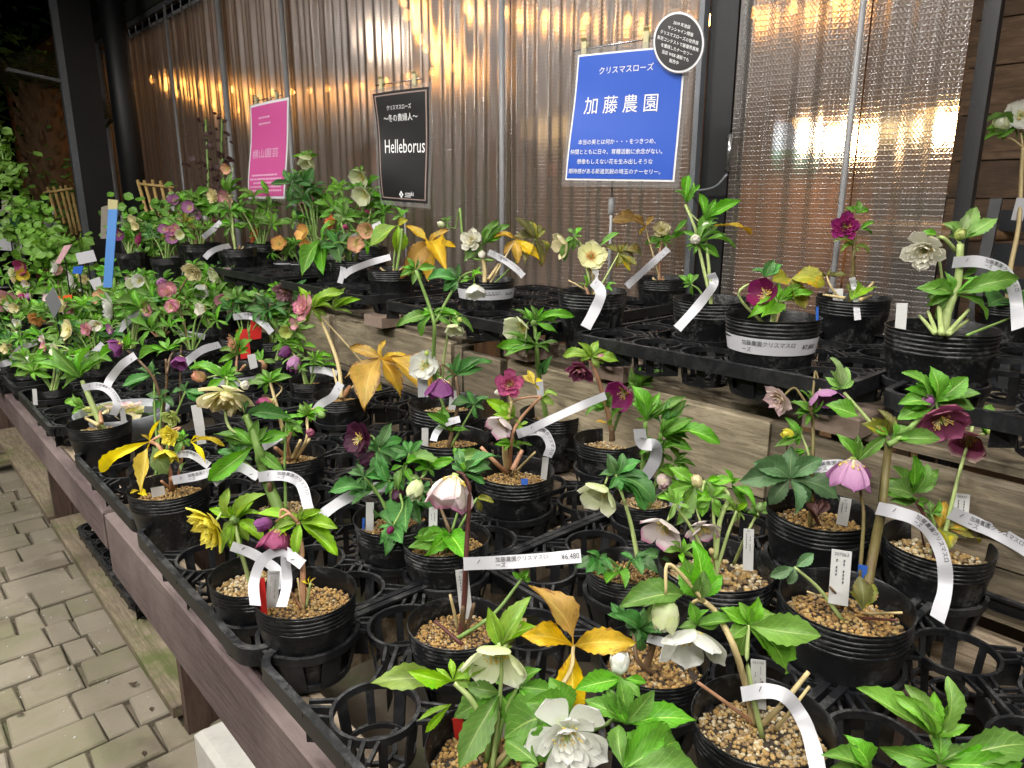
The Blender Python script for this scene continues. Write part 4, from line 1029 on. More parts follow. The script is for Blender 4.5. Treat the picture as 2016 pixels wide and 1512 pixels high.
# ---- lower tier, near
P('white nodding hellebore with lime leaf and cut stalks, nearest pot at bottom right', 'F', 1807, 1160, 1033, 'L', [
  ('s','tan',25,[(1745,1210),(1690,950),(1600,650),(1480,420),(1390,330)]),
  ('l','green',.52,(1345,310),[(1215,80),(1310,-110),(1525,150),(1440,130)]),
  ('l','green',.42,(1260,280),[(780,330),(920,230)]), ('l','green',.42,(1340,500),[(1620,470),(1215,520),(1420,390),(1290,330)]),
  ('f','cup','white',1300,640,470,(-.15,-.75,.6)), ('b','greenwhite',1110,430,230,(-.1,-1,.2)),
  ('l','light',.35,(1080,300),[(900,220),(990,470),(1190,330)]),
  ('p','lime',.46,(1705,500),[(1760,285),(1495,370),(1650,720),(1945,800),(2170,535),(2070,755),(1905,420)],(1700,800),'pale'),
  ('x','pink',20,[(1760,1210),(1560,1060),(1345,905)]), ('x','tan',26,[(1790,1220),(1960,1040),(2131,830)]), ('x','tan',18,[(1890,1250),(2010,1100),(2136,935)]), ('x','red',13,[(1790,1120),(1805,905)]),
  ('t',118,[(1655,990),(1840,965),(1975,1010),(2080,1150),(2150,1320),(2205,1560)]),
  ('g',1775,860,100,230,'w','031100')], grav=1)
P('white double hellebore with big green leaves at the bottom centre', 'E', 1663, 1360, 914, 'L', [
  ('s','pale',24,[(1720,1440),(1560,1060),(1420,910)]),
  ('l','yg',.30,(1410,895),[(820,915),(1100,800),(1395,725),(1650,800),(1570,940)]), ('l','yg',.2,(1400,1060),[(1170,1140),(1210,1280)]),
  ('s','pale',16,[None,(1745,1000),(1755,700)]),
  ('f','cup','greenwhite',1715,760,430,(-.1,-.6,.6)), ('l','yg',.36,(1745,660),[(1660,370),(1960,310),(2000,480),(1830,640)]), ('b','cream',1870,500,130,(.2,.8,.3)),
  ('p','green',.40,(1750,980),[(1460,1450),(1410,1170),(1870,1230),(1500,900),(1640,1180)]), ('p','green',.42,(1870,940),[(2030,790),(2010,1180),(2140,960),(1700,910)]),
  ('s','green',20,[None,(2050,1180),(2180,1130)]),
  ('f','double','white',2220,1310,500,(.05,-.15,1), True, -.06),
  ('l','green',.62,(2250,1130),[(2090,840),(1770,1300),(1880,1420)],-.03), ('l','green',.40,(2640,1200),[(2330,1000),(2820,930),(3120,1140),(2480,900)],-.02), ('l','green',.44,(2620,1520),[(2580,1200),(2910,1180),(3150,1460),(2770,1330)],-.03), ('l','green',.5,(2020,1500),[(1780,1330),(1890,1500)],-.03),
  ('s','green',16,[None,(2500,1200),(2610,900)]),
  ('b','white',2590,770,160,(0,1,.2)), ('l','green',.36,(2620,880),[(2270,920),(2480,960),(2780,900),(2560,1000),(2740,1010)],-.01),
  ('p','gold',.40,(2265,645),[(1950,200),(1890,555),(2690,580),(2270,1150,'gold')],(2200,900),'tan',.03),
  ('x','pink',30,[(1700,1440),(1640,1250)]), ('x','tan',30,[(1640,1420),(1480,1330)]), ('x','pink',24,[(1760,1440),(1700,1150)]), ('x','tan',22,[(1800,1450),(1960,1250)]),
  ('g',1460,1210,80,150,'r'), ('g',1750,1210,110,180,'w')], grav=2)
P('tall dark red stem with a long price strip and pink edged white bell, front row', 'E', 1440, 470, 695, 'L', [
  ('s','red',20,[None,(1490,330),(1500,90),(1515,-210),(1530,-460),(1490,-570)]),
  ('l','dark',.40,(1490,-580),[(1690,-610),(1745,-710),(1640,-510),(1450,-760),(1510,-670,'lime'),(1400,-640)]),
  ('f','bell','whitepink',1390,-450,330,(-.25,-.8,.45)),
  ('x','tan',16,[(1450,540),(1390,285)]), ('x','red',18,[(1480,640),(1280,470)]), ('x','brown',20,[(1500,560),(1560,345)]), ('x','brown',26,[(1480,560),(1480,370)]),
  ('p','green',.5,(1900,170),[(1830,130),(1950,110),(1960,180)],(1700,420),'green',.02),
  ('g',1485,230,90,240,'w','1904'),
  ('t',106,[(1485,66),(1900,46),(2318,8)],'K',-.035,'¥6,480')], grav=0)
P('purple drooping bud over yellow green leaves, pot at the front corner of the tray', 'E', 365, 262, 742, 'L', [
  ('s','pink',20,[(350,380),(345,60),(325,-150),(310,-230)]),
  ('l','yg',.32,(325,-235),[(605,-205),(590,5),(345,-335),(480,-320),(20,-300),(100,-60),(200,-290)]),
  ('f','bell','plumyellow',155,-110,235,(-.15,-.95,.25)), ('b','purple',70,-215,120,(-.9,-.2,.2)),
  ('l','yellow',.3,(390,210),[(350,160),(440,165),(430,215),(400,150)]), ('x','tan',14,[(350,390),(310,165)]), ('x','pink',13,[(340,390),(245,240)]), ('x','pale',12,[(370,380),(400,200)]),
  ('t',85,[(348,70),(200,-25),(60,40),(0,200),(10,360)],''), ('t',80,[(345,75),(230,10),(235,200),(195,370)],'',-.026),
  ('g',125,240,85,250,'w','204130'), ('g',60,270,45,190,'r')], grav=0)
P('yellow double hellebore at the front edge with pale green leaf star', 'A', 1805, 1545, 655, 'L', [
  ('s','pale',16,[None,(1700,1360),(1665,1180)]),
  ('l','yg',.36,(1665,1165),[(1640,930),(1895,970),(1500,1080),(1580,1390),(1690,1430),(1870,1330),(1580,1060),(1760,1010)]), ('b','green',1660,1165,80,(0,.2,1)),
  ('f','double','yellow',1470,1215,370,(-.55,-.45,.55)),
  ('t',80,[(1640,1350),(1800,1410),(1960,1520),(2010,1640)],'')], grav=3)
P('small dark green leafed hellebore with rough gravel, no open flower, lower right of centre', 'F', 1030, 705, 780, 'L', [
  ('s','brown',18,[None,(925,760),(890,560)]), ('x','brown',34,[(980,800),(1040,620)]),
  ('l','dark',.48,(930,520),[(960,370),(760,400),(1120,525),(950,685),(860,570),(1060,440)]), ('l','dark',.4,(820,470),[(700,410),(730,340),(880,380)]),
  ('t',75,[(990,590),(1100,620),(1190,640)],'',-.01)], grav=2)
P('tall mauve hellebore with thick purple stem and a lilac flower, wide pot at right', 'G', 755, 318, 1000, 'L', [
  ('s','redgreen',34,[(900,260),(960,-80),(1010,-340),(1040,-640),(1060,-790)]),
  ('s','pale',15,[(1060,-780),(960,-900),(740,-1150)]), ('l','light',.40,(715,-1170),[(660,-1402),(605,-1260),(760,-1330),(795,-1235),(640,-1180)]),
  ('s','green',22,[(1050,-780),(1140,-830),(1260,-950),(1385,-1080)]),
  ('l','green',.46,(860,-975),[(590,-1065)]), ('l','olive',.45,(1060,-860),[(830,-930),(990,-1030),(1085,-980)]), ('l','green',.4,(1070,-830),[(930,-870),(1375,-825),(1230,-900),(1180,-800)]),
  ('l','green',.46,(1390,-1085),[(1170,-1300),(1310,-1335),(1620,-1260),(1680,-1035),(1110,-1075),(1095,-960),(1675,-1145),(1480,-1090)]),
  ('f','wide','mauve',1430,-950,400,(-.1,-.62,.75)), ('b','lilac',1330,-1090,115,(-.2,.15,1)),
  ('s','redgreen',13,[(850,180),(880,-250),(860,-420),(830,-640)]),
  ('f','bell','lilac',795,-580,280,(-.05,-.96,-.1)), ('l','green',.28,(820,-650),[(690,-860),(840,-820),(1005,-855)]),
  ('l','olive',.52,(870,390),[(812,130),(925,190),(860,210)]),
  ('p','grey',.52,(390,90),[(215,155),(345,210),(525,-10)],(560,240),'pale'),
  ('x','tan',12,[(740,360),(480,262)]), ('x','brown',16,[(800,400),(640,230)]), ('x','tan',14,[(880,420),(1150,412)]), ('x','red',14,[(850,450),(1120,465)]),
  ('g',715,110,130,260,'w','207063'), ('g',870,120,60,90,'b'),
  ('t',110,[(975,-330),(1110,-300),(1270,-240),(1390,-110),(1450,60),(1455,250),(1400,460)],'K')], grav=0)
P('two pale pink edged hellebores under yellow green leaves, right of centre', 'C', 1478, 1465, 850, 'L', [
  ('s','pale',18,[(1470,1440),(1500,1180),(1560,980),(1400,890)]),
  ('l','lime',.40,(1330,920),[(1180,1190),(1140,790),(1270,830)]), ('l','lime',.36,(1400,900),[(1600,880),(1355,1130),(1480,860)]), ('l','green',.36,(1590,920),[(1740,1060),(1535,800),(1680,1000),(1680,1110)]),
  ('f','cup','whitepink',1095,1245,290,(-.45,-.6,.5)), ('f','wide','whitepink',1380,1235,290,(.1,-.7,.6)), ('b','cream',1340,890,95,(-.3,.7,.4)),
  ('s','pale',12,[(1600,1480),(1690,1270),(1770,1110)]), ('l','green',.5,(1775,1100),[(1690,1110),(1830,1035),(1840,1115),(1740,1155)]), ('b','light' if False else 'green',1785,1075,75,(.1,.9,.3)),
  ('p','lime',.36,(1230,1400),[(1100,1390),(1330,1330),(1250,1480),(1240,1285),(1150,1310)],None,'pale',-.03), ('x','tan',30,[(1480,1470),(1440,1380)]), ('p','lime',.36,(1450,1010),[(1330,960),(1400,880),(1560,930),(1600,1040),(1480,1140),(1340,1080)],None,'pale',-.01), ('p','yg',.36,(1620,1100),[(1500,1080),(1560,1010),(1690,1040),(1680,1170),(1580,1190)],None,'pale'), ('p','lime',.34,(1180,1050),[(1060,1000),(1130,920),(1250,950),(1290,1080),(1140,1160)],None,'pale',-.02),
  ('g',1705,1330,70,190,'w','061')], grav=3)
P('green white bell above the small dark leafed plant, centre of the bench', 'C', 830, 1480, 560, 'L', [
  ('s','pale',17,[(920,1440),(880,1230),(835,1060)]), ('l','dark',.46,(770,850),[(700,690),(645,850),(960,740),(985,860),(1030,1030),(970,1090),(800,960),(880,950)]),
  ('f','cup','greenwhite',650,985,290,(-.45,-.7,.45)), ('b','green',785,915,75,(0,.3,1)),
  ('p','dark',.45,(640,1440),[(470,1490),(560,1380),(700,1400),(640,1560),(740,1520)],None,'green',-.02), ('p','dark',.45,(900,1450),[(800,1400),(990,1390),(1150,1460),(1060,1540),(960,1560)],None,'green',-.03), ('p','green',.4,(780,1530),[(700,1620),(830,1640),(870,1560),(720,1500)])], grav=0)
P('pot with low green leaves and a brown stem beside the dark purple plant', 'B', 1360, 1280, 620, 'L', [
  ('s','brown',13,[(1390,1250),(1290,1000),(1250,880)]), ('l','green',.4,(1420,740),[(1260,770),(1420,650),(1640,690)]), ('b','greenwhite',1145,950,140,(-.3,-.85,.4)), ('l','light',.4,(1180,870),[(1100,850),(1210,850)]),
  ('s','green',10,[(1400,1250),(1460,1060)]),
  ('p','green',.36,(1390,1270),[(1110,1290),(1090,1370),(1510,1425),(1210,1235),(1330,1230)]), ('p','olive',.4,(1580,1010),[(1700,1040),(1650,990),(1610,1100)],(1480,1180)),
  ('g',1245,1350,75,110,'w'), ('g',1270,1130,60,100,'w','20')], grav=0)
P('bushy dark purple hellebore with yellow stamens, left of centre', 'B', 1010, 1140, 610, 'L', [
  ('s','green',20,[None,(980,1000),(900,700)]),
  ('f','wide','darkpurple',745,590,270,(-.55,.1,.8)), ('b','darkpurple',810,735,150,(-.75,-.45,.3),True,.8), ('b','darkpurple',1180,750,70,(0,.2,1)),
  ('l','dark',.42,(875,670),[(985,475),(765,640),(1050,745),(955,900),(720,820),(820,590)]),
  ('p','dark',.36,(840,950),[(520,970),(700,1050),(760,880),(960,890),(850,850)]), ('p','dark',.40,(1100,690),[(960,650),(1060,600),(1200,600),(1130,750),(990,730)]),
  ('p','green',.36,(1060,780),[(1030,960),(1190,760),(1350,770),(960,820),(1120,900)]), ('p','dark',.40,(1090,1000),[(985,1180),(1085,1235),(1290,1080),(1180,1195),(970,1020)]),
  ('p','dark',.40,(990,1220),[(860,1150),(890,1330),(940,1400),(1010,1315),(1060,1310)]), ('p','dark',.36,(1000,880),[(880,860),(930,990),(1100,850),(1060,960)]), ('p','green',.36,(1240,800),[(1130,690),(1340,790),(1300,720),(1190,870)]),
  ('s','green',15,[None,(1010,1080),(1030,960)]), ('b','darkpurple',1020,995,110,(.1,-.6,.6)), ('b','wine',965,1240,60,(-.3,-.5,.6)),
  ('p','dark',.36,(1180,950),[(1080,900),(1160,850),(1290,890),(1310,990),(1190,1050),(1090,1020)],None,'green',-.03), ('p','dark',.34,(780,860),[(660,830),(720,760),(860,790),(900,880),(780,960)],None,'green',-.02), ('g',820,1145,55,190,'w'), ('g',775,1190,18,70,'b'), ('t',92,[(945,925),(800,950),(640,1020),(520,1100),(430,1180)],'',.02)], grav=0)
P('pink double hellebore with ragged lime leaves and a curled label strip, centre', 'h', 1250, 1225, 540, 'L', [
  ('s','tan',14,[(1200,1240),(1185,1060),(1230,800),(1225,740)]), ('f','double','pink',1220,660,175,(-.1,.05,1)), ('b','ivory',1145,715,55,(-.9,0,.3)),
  ('s','pink',13,[(1220,1240),(1240,1000),(1300,880),(1430,740)]),
  ('l','yg',.36,(1260,880),[(1065,760),(1110,860),(1200,780),(1180,900)]), ('l','yellow',.45,(1385,660),[(1300,600),(1340,565),(1415,700),(1440,640)]), ('l','yg',.45,(1430,750),[(1535,730),(1520,800),(1470,790)]), ('l','yg',.5,(1290,930),[(1250,900),(1345,910),(1300,990)]),
  ('f','cup','whitepink',1165,930,190,(-.4,-.7,.5)), ('l','lime',.3,(1230,1060),[(1120,1055),(1370,1065),(1150,1020),(1180,1100)]),
  ('x','pink',20,[(1210,1250),(1130,1180),(1030,1075)]), ('x','tan',17,[(1220,1240),(1200,1070)]), ('x','pink',22,[(1240,1230),(1305,1095)]), ('x','tan',11,[(1255,1245),(1390,1108)]),
  ('t',74,[(1270,990),(1370,965),(1450,985),(1492,1070),(1470,1140)],'K'), ('g',1445,1215,42,140,'w'), ('t',62,[(1300,985),(1500,890),(1700,800),(1856,735)],'',-.03), ('g',1320,1310,45,45,'b')], grav=0)
P('nodding mauve double hellebore on a pinkish stem in front of the plank wall', 'C', 708, 585, 480, 'L', [
  ('s','pink',17,[(740,570),(700,380),(640,170),(600,60)]),
  ('f','double','mauve',510,120,200,(-.3,-.8,.5)), ('l','yg',.40,(590,10),[(390,0),(500,-90),(640,-110),(790,40),(650,90),(540,-60)]), ('b','pinkcream',655,10,60,(.5,.5,.5)),
  ('s','green',11,[(745,540),(800,400),(880,300),(920,240)]), ('f','cup','magenta',805,270,220,(-.6,-.3,.65)), ('l','green',.32,(920,240),[(1000,40),(880,80),(1105,105),(1030,230),(850,180)]),
  ('l','green',.36,(700,370),[(545,418),(640,270),(740,280),(610,380)]), ('l','green',.3,(740,520),[(805,370)]), ('l','gold',.4,(700,480),[(620,465)]), ('x','brown',26,[(740,600),(735,510)])], grav=1, lean=.09)
P('bushy green foliage plant with a folded white strip in front of the plank wall', 'C', 970, 1000, 460, 'L', [
  ('s','green',20,[None,(965,700),(975,470)]), ('l','green',.28,(980,460),[(900,250),(1080,260),(1250,290),(860,200),(1180,330),(900,450)]),
  ('s','green',18,[None,(1085,780),(1080,550)]), ('l','green',.30,(1080,560),[(1300,440),(1470,610),(1330,510),(1285,590),(1305,675),(1100,420),(1250,310),(1210,380)]), ('l','green',.3,(1090,660),[(1290,660),(1200,590),(1010,600)]), ('l','dark',.34,(1090,480),[(1270,350),(1180,380),(960,380)]),
  ('b','creampink',1100,890,110,(0,-.6,.6)), ('l','lime',.35,(1170,900),[(1250,960),(1070,800),(1180,990)]),
  ('p','green',.30,(1180,760),[(1080,700),(1150,640),(1290,690),(1340,790),(1230,860),(1110,850)]), ('p','green',.30,(1010,660),[(900,620),(960,560),(1110,600),(1130,700),(1000,760)]), ('p','green',.32,(1250,930),[(1150,880),(1240,830),(1370,890),(1360,980),(1240,1010)]), ('t',95,[(930,520),(955,620),(1040,640),(1045,730),(990,830),(925,895)],'',-.03), ('g',1200,950,90,160,'p')], grav=1, lean=.09)
P('nodding purple bell with dark leaves, pot in the middle of the bench', 'h', 830, 1005, 500, 'L', [
  ('s','brown',13,[None,(880,780),(865,610)]), ('l','dark',.30,(860,600),[(760,530),(890,455),(1030,480),(1105,510),(1050,555),(790,640),(820,520)]),
  ('f','bell','purple',765,690,190,(0,-1,.15)), ('p','dark',.42,(985,800),[(830,795),(940,700),(1065,755),(1010,885),(1085,740)],(930,900),'green'),
  ('l','green',.3,(830,970),[(680,850),(770,805),(960,965),(730,950)]), ('x','brown',16,[(850,1030),(800,930)]),
  ('t',54,[(892,890),(800,918),(740,975),(715,1035)],''), ('g',660,1025,44,135,'w')], grav=0)
P('open white hellebore with yellow centre beside tall green stems, behind the purple bell', 'q5', 620, 1172, 445, 'L', [
  ('s','green',8,[None,(560,1080),(520,960)]), ('f','wide','white',488,960,190,(-.1,.15,1)), ('b','lime',505,885,35,(0,1,.2)), ('l','green',.4,(540,1010),[(450,1000),(580,960),(600,1040)]),
  ('s','green',12,[(560,1150),(545,900),(550,730),(520,610),(440,395)]), ('l','green',.34,(440,390),[(345,430),(385,320),(560,380),(420,480),(360,380)]), ('l','green',.30,(540,650),[(325,725),(430,700),(470,785),(600,620),(700,660),(480,620)]),
  ('s','pale',9,[(590,1140),(605,930),(640,690)]), ('l','green',.3,(650,670),[(780,760),(720,660),(700,720),(580,640)]), ('f','cup','greenwhite',665,740,110,(0,-.9,.4)), ('b','lime',700,690,35,(.5,-.5,.5)),
  ('s','green',9,[(560,700),(620,580),(700,440)]), ('l','dark',.5,(690,450),[(605,520),(650,530),(510,450),(700,360)]), ('f','bell','white',790,520,110,(.1,-.95,.3)), ('l','lime',.35,(770,450),[(840,420),(780,390),(700,470)]),
  ('g',665,1140,50,60,'w'), ('g',480,1060,60,70,'p')], grav=1, lean=.10)
P('tall green hellebore with a green white flower in front of the wooden joint', 'h', 1500, 840, 430, 'L', [
  ('s','green',16,[None,(1415,600),(1400,420),(1385,260)]), ('l','green',.26,(1385,250),[(1240,160),(1320,150),(1365,140),(1445,155),(1495,205),(1645,215),(1540,320),(1300,220)]), ('l','green',.28,(1395,400),[(1135,410),(1185,475),(1185,320),(1545,380),(1480,450),(1280,360)]),
  ('l','dark',.30,(1440,600),[(1500,475),(1470,570),(1420,520)]), ('f','cup','greenwhite',1285,300,200,(-.6,-.35,.6)), ('b','green',1380,255,48,(0,.3,1)),
  ('l','light',.4,(1450,740),[(1535,720),(1480,690)]), ('g',1420,660,44,60,'p')], grav=1, lean=.12)
P('broad grey green leaf and lilac flowers, wide pot before the right plank wall', 'i', 668, 845, 738, 'L', [
  ('p','grey',.48,(470,650),[(130,665),(225,540),(495,875),(780,775),(655,505)],(560,780),'red'),
  ('l','plum',.5,(650,890),[(575,800),(705,785),(640,790)]), ('l','olive',.45,(630,850),[(600,740)]),
  ('s','redgreen',14,[None,(618,500),(620,290),(605,205)]), ('l','green',.28,(605,205),[(455,135),(480,215),(540,60),(640,15),(560,300),(680,130)]),
  ('f','double','creampink',385,125,200,(-.8,-.35,.35)), ('f','cup','lilac',690,105,225,(.15,-.85,.4)), 
  ('s','pale',9,[(610,560),(580,450),(540,350)]), ('l','green',.3,(540,370),[(395,400),(360,435),(500,430),(440,240),(530,300)]), ('b','yellow',455,350,80,(-.9,.2,.3)), ('l','green',.32,(570,470),[(470,470),(640,450),(520,500)]),
  ('g',830,830,70,110,'w','20'), ('t',94,[(570,590),(680,565),(800,560),(900,592)],'K',.0)], grav=0)
P('plum and cream hellebore on a pale stem with yellowing leaves, right edge wide pot', 'i', 1450, 1055, 782, 'L', [
  ('p','green',.38,(1280,745),[(1255,485),(1130,555),(1355,545),(1455,580),(1145,690),(1110,640),(1425,660)],None,'red'), ('p','green',.4,(1300,800),[(1140,790),(1390,805),(1030,690),(1350,860)],None,'red'), ('p','green',.45,(1400,880),[(1320,860),(1455,775),(1490,900),(1380,920)]),
  ('p','spot',.5,(1455,975),[(1500,1120,'olive'),(1725,1065),(1670,935),(1545,880),(1500,795,'gold')],None,'red'),
  ('s','pale',14,[None,(1560,720),(1620,500)]), ('f','cup','plumcream',1650,410,250,(-.5,-.65,.5)), ('l','green',.4,(1720,270),[(1700,180),(1812,155),(1940,292),(1885,395),(1790,435)]), ('b','lime',1810,330,70,(.6,.4,.5)),
  ('x','red',9,[(1360,1100),(1330,980)]), ('x','red',9,[(1400,1110),(1420,960)]),
  ('g',1600,850,88,190,'w','00427'), ('t',108,[(1530,870),(1700,945),(1860,1015),(2060,1130)],'K')], grav=3)
P('cream double hellebore hanging from a thick green stalk, left of centre', 'B', 205, 1030, 545, 'L', [
  ('s','green',40,[None,(60,800),(40,690),(0,560),(-60,420)],.62), ('l','green',.32,(0,640),[(-290,550),(-300,880),(30,450),(110,500),(-190,600),(250,560)]), ('l','dark',.3,(-60,420),[(-100,330),(-20,310),(-90,460),(260,440)]),
  ('s','pale',11,[(0,560),(-140,540),(-200,440),(-195,250),(-205,160)]), ('l','green',.36,(-205,160),[(-430,90),(-320,60),(-150,30),(-80,130),(-100,235),(-230,70)]), ('f','double','cream',-210,310,370,(-.05,-.9,.42)), ('b','peach',-390,150,100,(-.5,.1,.8)), ('b','ivory',-65,210,75,(.5,0,.7)),
  ('p','green',.32,(230,470),[(90,430),(170,380),(330,420),(350,520),(220,560)],None,'green',.02), ('p','dark',.34,(-120,700),[(-260,680),(-180,610),(-30,640),(-10,740),(-140,800)],None,'green',.0), ('x','brown',30,[(130,1080),(110,900)]),
  ('t',86,[(30,862),(140,850),(260,862),(340,925),(385,1085)],'K'), ('t',80,[(30,860),(-120,790),(-290,900)],'',-.01)], grav=1)
P('pot of pinkish stems with small green buds, left of centre', 'B', 262, 690, 490, 'L', [
  ('s','tan',14,[(260,735),(170,390),(110,170)]), ('l','green',.32,(110,190),[(0,150),(235,165),(25,235),(205,85),(280,150),(60,95),(-60,210)]), ('f','bell','plumyellow',95,345,135,(-.6,-.6,.4)),
  ('s','tan',11,[(290,730),(370,600),(380,440)]), ('l','lime',.36,(375,425),[(330,335),(425,335),(525,390),(445,455),(360,325),(290,430)]), ('b','green',480,420,70,(.7,-.2,.5)), ('b','mauve',400,548,75,(.4,-.3,.6)),
  ('s','pink',11,[(250,730),(240,620),(270,530)]), ('l','lime',.38,(265,525),[(195,520),(365,560),(335,500),(215,605),(350,460)]), ('b','green',205,605,55,(-.3,-.4,.6)),
  ('x','pink',22,[(250,740),(150,650)]), ('x','tan',18,[(270,740),(330,600)]), ('x','tan',16,[(290,740),(395,590)]),
  ('t',70,[(615,195),(560,290),(470,350),(400,445)],'',.02), ('t',76,[(190,565),(120,610),(40,660)],'')], grav=0)
P('bright yellow leafed hellebore with yellow flowers, front left pot', 'A', 1198, 918, 605, 'L', [
  ('s','pink',15,[(1215,950),(1205,820),(1130,650),(1065,610)]), ('l','yellow',.20,(1060,610),[(705,825),(1155,455),(1000,975),(1000,560)]), ('l','olive',.5,(1080,640),[(1180,845,'light')]), ('l','yellow',.35,(990,960),[(925,975),(1060,985)]),
  ('f','double','yellow',1195,570,150,(-.2,-.2,.8)), ('f','cup','yellow',1180,710,170,(0,-.75,.5)), 
  ('s','pink',11,[(1245,930),(1285,760),(1300,640)]), ('l','green',.4,(1300,600),[(1265,535),(1345,560),(1245,695),(1355,645),(1310,520)]), ('l','yellow',.16,(1350,610),[(1590,640),(1485,755),(1440,570)]), ('l','light',.4,(1280,830),[(1325,750)]),
  ('x','pink',15,[(1215,950),(1145,890)]), ('x','pink',26,[(1220,950),(1215,870)]),
  ('t',76,[(1222,885),(1400,852),(1550,812),(1662,792)],'K'), ('t',62,[(1228,705),(1350,700),(1482,782)],'K',.0), ('g',1125,965,88,62,'w')], grav=0)
P('tall dark stemmed hellebore with two purple bells behind the yellow leafed plant', 'q4', 925, 1590, 330, 'L', [
  ('s','brown',9,[None,(965,1260),(985,1060),(980,920)]), ('s','brown',9,[(965,1270),(920,1060),(840,950),(745,865)]), ('f','bell','purple',688,845,105,(-.7,-.5,.35)), ('l','green',.3,(750,860),[(790,760),(600,910),(840,830),(700,790)]),
  ('s','brown',8,[(985,1010),(1010,900),(1070,860)]), ('f','bell','purple',1062,935,95,(.1,-.8,.45)), ('l','green',.3,(990,870),[(830,925),(900,840),(1000,790),(1070,860),(1160,800)]),
  ('p','dark',.36,(910,1010),[(740,1080),(800,975),(955,1010),(780,1100),(900,920)]), ('p','dark',.42,(1095,1110),[(1000,1130),(1215,1125),(1120,1050),(1205,1175)]), ('p','dark',.45,(960,1150),[(860,1130),(900,1220),(1010,1110),(1030,1200)]),
  ('f','double','lime',1010,1270,105,(-.1,-.5,.7)), ('t',54,[(800,898),(720,955),(655,1035),(632,1078)],''), ('g',1165,1240,55,90,'w'), ('g',1180,1340,50,50,'w')], grav=1)
P('leafy plant with a twisted label strip, left front pot before the flower bowl', 'q4', 588, 1290, 396, 'L', [
  ('s','pale',17,[None,(520,1130),(485,1050)]), ('l','green',.32,(470,1025),[(330,850),(235,940),(420,860),(560,835),(615,930),(365,1095),(560,960),(640,880)]), ('l','lime',.36,(500,1205),[(380,1175),(440,1125),(430,1245)]), ('x','tan',14,[(580,1310),(505,1270)]), ('x','pink',16,[(600,1300),(590,1230)]),
  ('t',50,[(488,1090),(580,1080),(650,1112),(692,1180),(668,1252)],'K'), ('g',725,1240,28,60,'w')], grav=3)
P('big gold palmate leaf and a tall pink and cream flower, behind the middle pots', 'B', 612, 272, 405, 'L', [
  ('s','tan',15,[(620,300),(600,80),(520,-150),(430,-325)]), ('f','double','pinkcream',348,-350,185,(-.5,.1,.75)), ('l','yg',.3,(410,-330),[(590,-430),(310,-210),(460,-440),(320,-490),(640,-450),(590,-320),(480,-240)]), ('l','yg',.22,(560,-330),[(760,-400),(700,-300),(650,-480)]),
  ('p','gold',.36,(905,25),[(672,-60),(650,155),(930,-110),(1080,-5),(805,380),(1045,295),(1258,345),(1160,155)],(760,150),'tan'),
  ('f','cup','yellow',835,205,130,(.2,-.5,.7)), ('l','gold',.3,(870,140),[(810,220,'olive')]), ('x','tan',12,[(610,290),(560,95)]), ('x','pink',24,[(620,300),(680,220)]),
  ('g',775,220,45,140,'w')], grav=0)
P('peach double flower over a white price band, pot left of the gold leaf', 'q4', 1400, 960, 300, 'L', [
  ('s','pink',8,[None,(1400,900)]), ('l','lime',.26,(1410,895),[(1440,735),(1485,800),(1285,940),(1305,865),(1475,885),(1370,780)]), ('f','double','peach',1372,830,105,(-.7,-.1,.55)), ('cut',3), ('g',1490,925,45,60,'w'), ('d',.62,.18,'¥4,500' if False else '¥4,',False)], grav=0)
auto('two lilac buds in a small pot behind the pinkish stems', 'q4', 1830, 1040, 250, 'L', [('bud','purple',1685,880,80,(-.5,-.7,.3)),('bud','lilac',1738,945,95,(-.2,-.8,.4))], 31, ('green','dark'), .9, 3, .34, extra=[('t',50,[(1830,985),(1900,985),(1990,1010)],'')])
auto('dusty mauve double hellebore with a round red tag in its pot', 'q4', 1440, 785, 300, 'L', [('double','dustymauve',1672,530,115,(-.3,-.6,.7))], 32, ('green','dark','dark'), 1.0, 6, .45, extra=[('g',1512,745,62,110,'r'),('g',1438,815,58,120,'r'),('t',46,[(1378,672),(1480,668),(1560,715),(1605,765)],'K')])
auto('dusty pink hellebore rising from dark leaves, left middle pot', 'q4', 940, 768, 270, 'L', [('cup','dustypink',995,520,100,(0,.2,.9)),('double','cream',1140,405,105,(-.1,-.6,.7))], 33, ('green','dark'), 1.25, 7, .46, extra=[('t',40,[(1050,760),(1130,775),(1210,790)],''),('cut',3)])
auto('large white double hellebore seen from the side, left middle pot', 'q4', 770, 840, 260, 'L', [('double','white',640,625,150,(-.8,-.1,.4))], 34, ('green','green','dark'), 1.2, 6, .48, extra=[('t',48,[(905,620),(800,660),(730,720),(690,770)],'')])
auto('pale yellow hellebore facing left over a dark pot, left side', 'q4', 560, 960, 250, 'L', [('wide','cream',408,745,125,(-.6,.05,.7))], 35, ('green','dark'), 1.0, 5, .46, extra=[('t',46,[(610,830),(550,890),(480,930)],'')])
auto('small pot at the front left with grey green leaves and a white bud', 'q4', 312, 1085, 240, 'L', [('bud','white',160,932,60,(-.6,-.4,.5))], 36, ('grey','green'), .9, 5, .5, extra=[('g',205,1125,22,50,'w')])
auto('leafy pot near the left edge of the picture, front tray', 'q4', 150, 985, 225, 'L', [('bud','white',100,775,45,(-.3,.2,.8))], 37, ('green','dark'), 1.05, 6, .5, extra=[('t',40,[(215,820),(120,860),(70,920)],'')])
auto('pot cut by the left edge with broad green leaves', 'q4', 20, 950, 220, 'L', [], 38, ('green','dark'), 1.1, 6, .5, extra=[('t',44,[(100,930),(20,950),(-30,990)],'')])
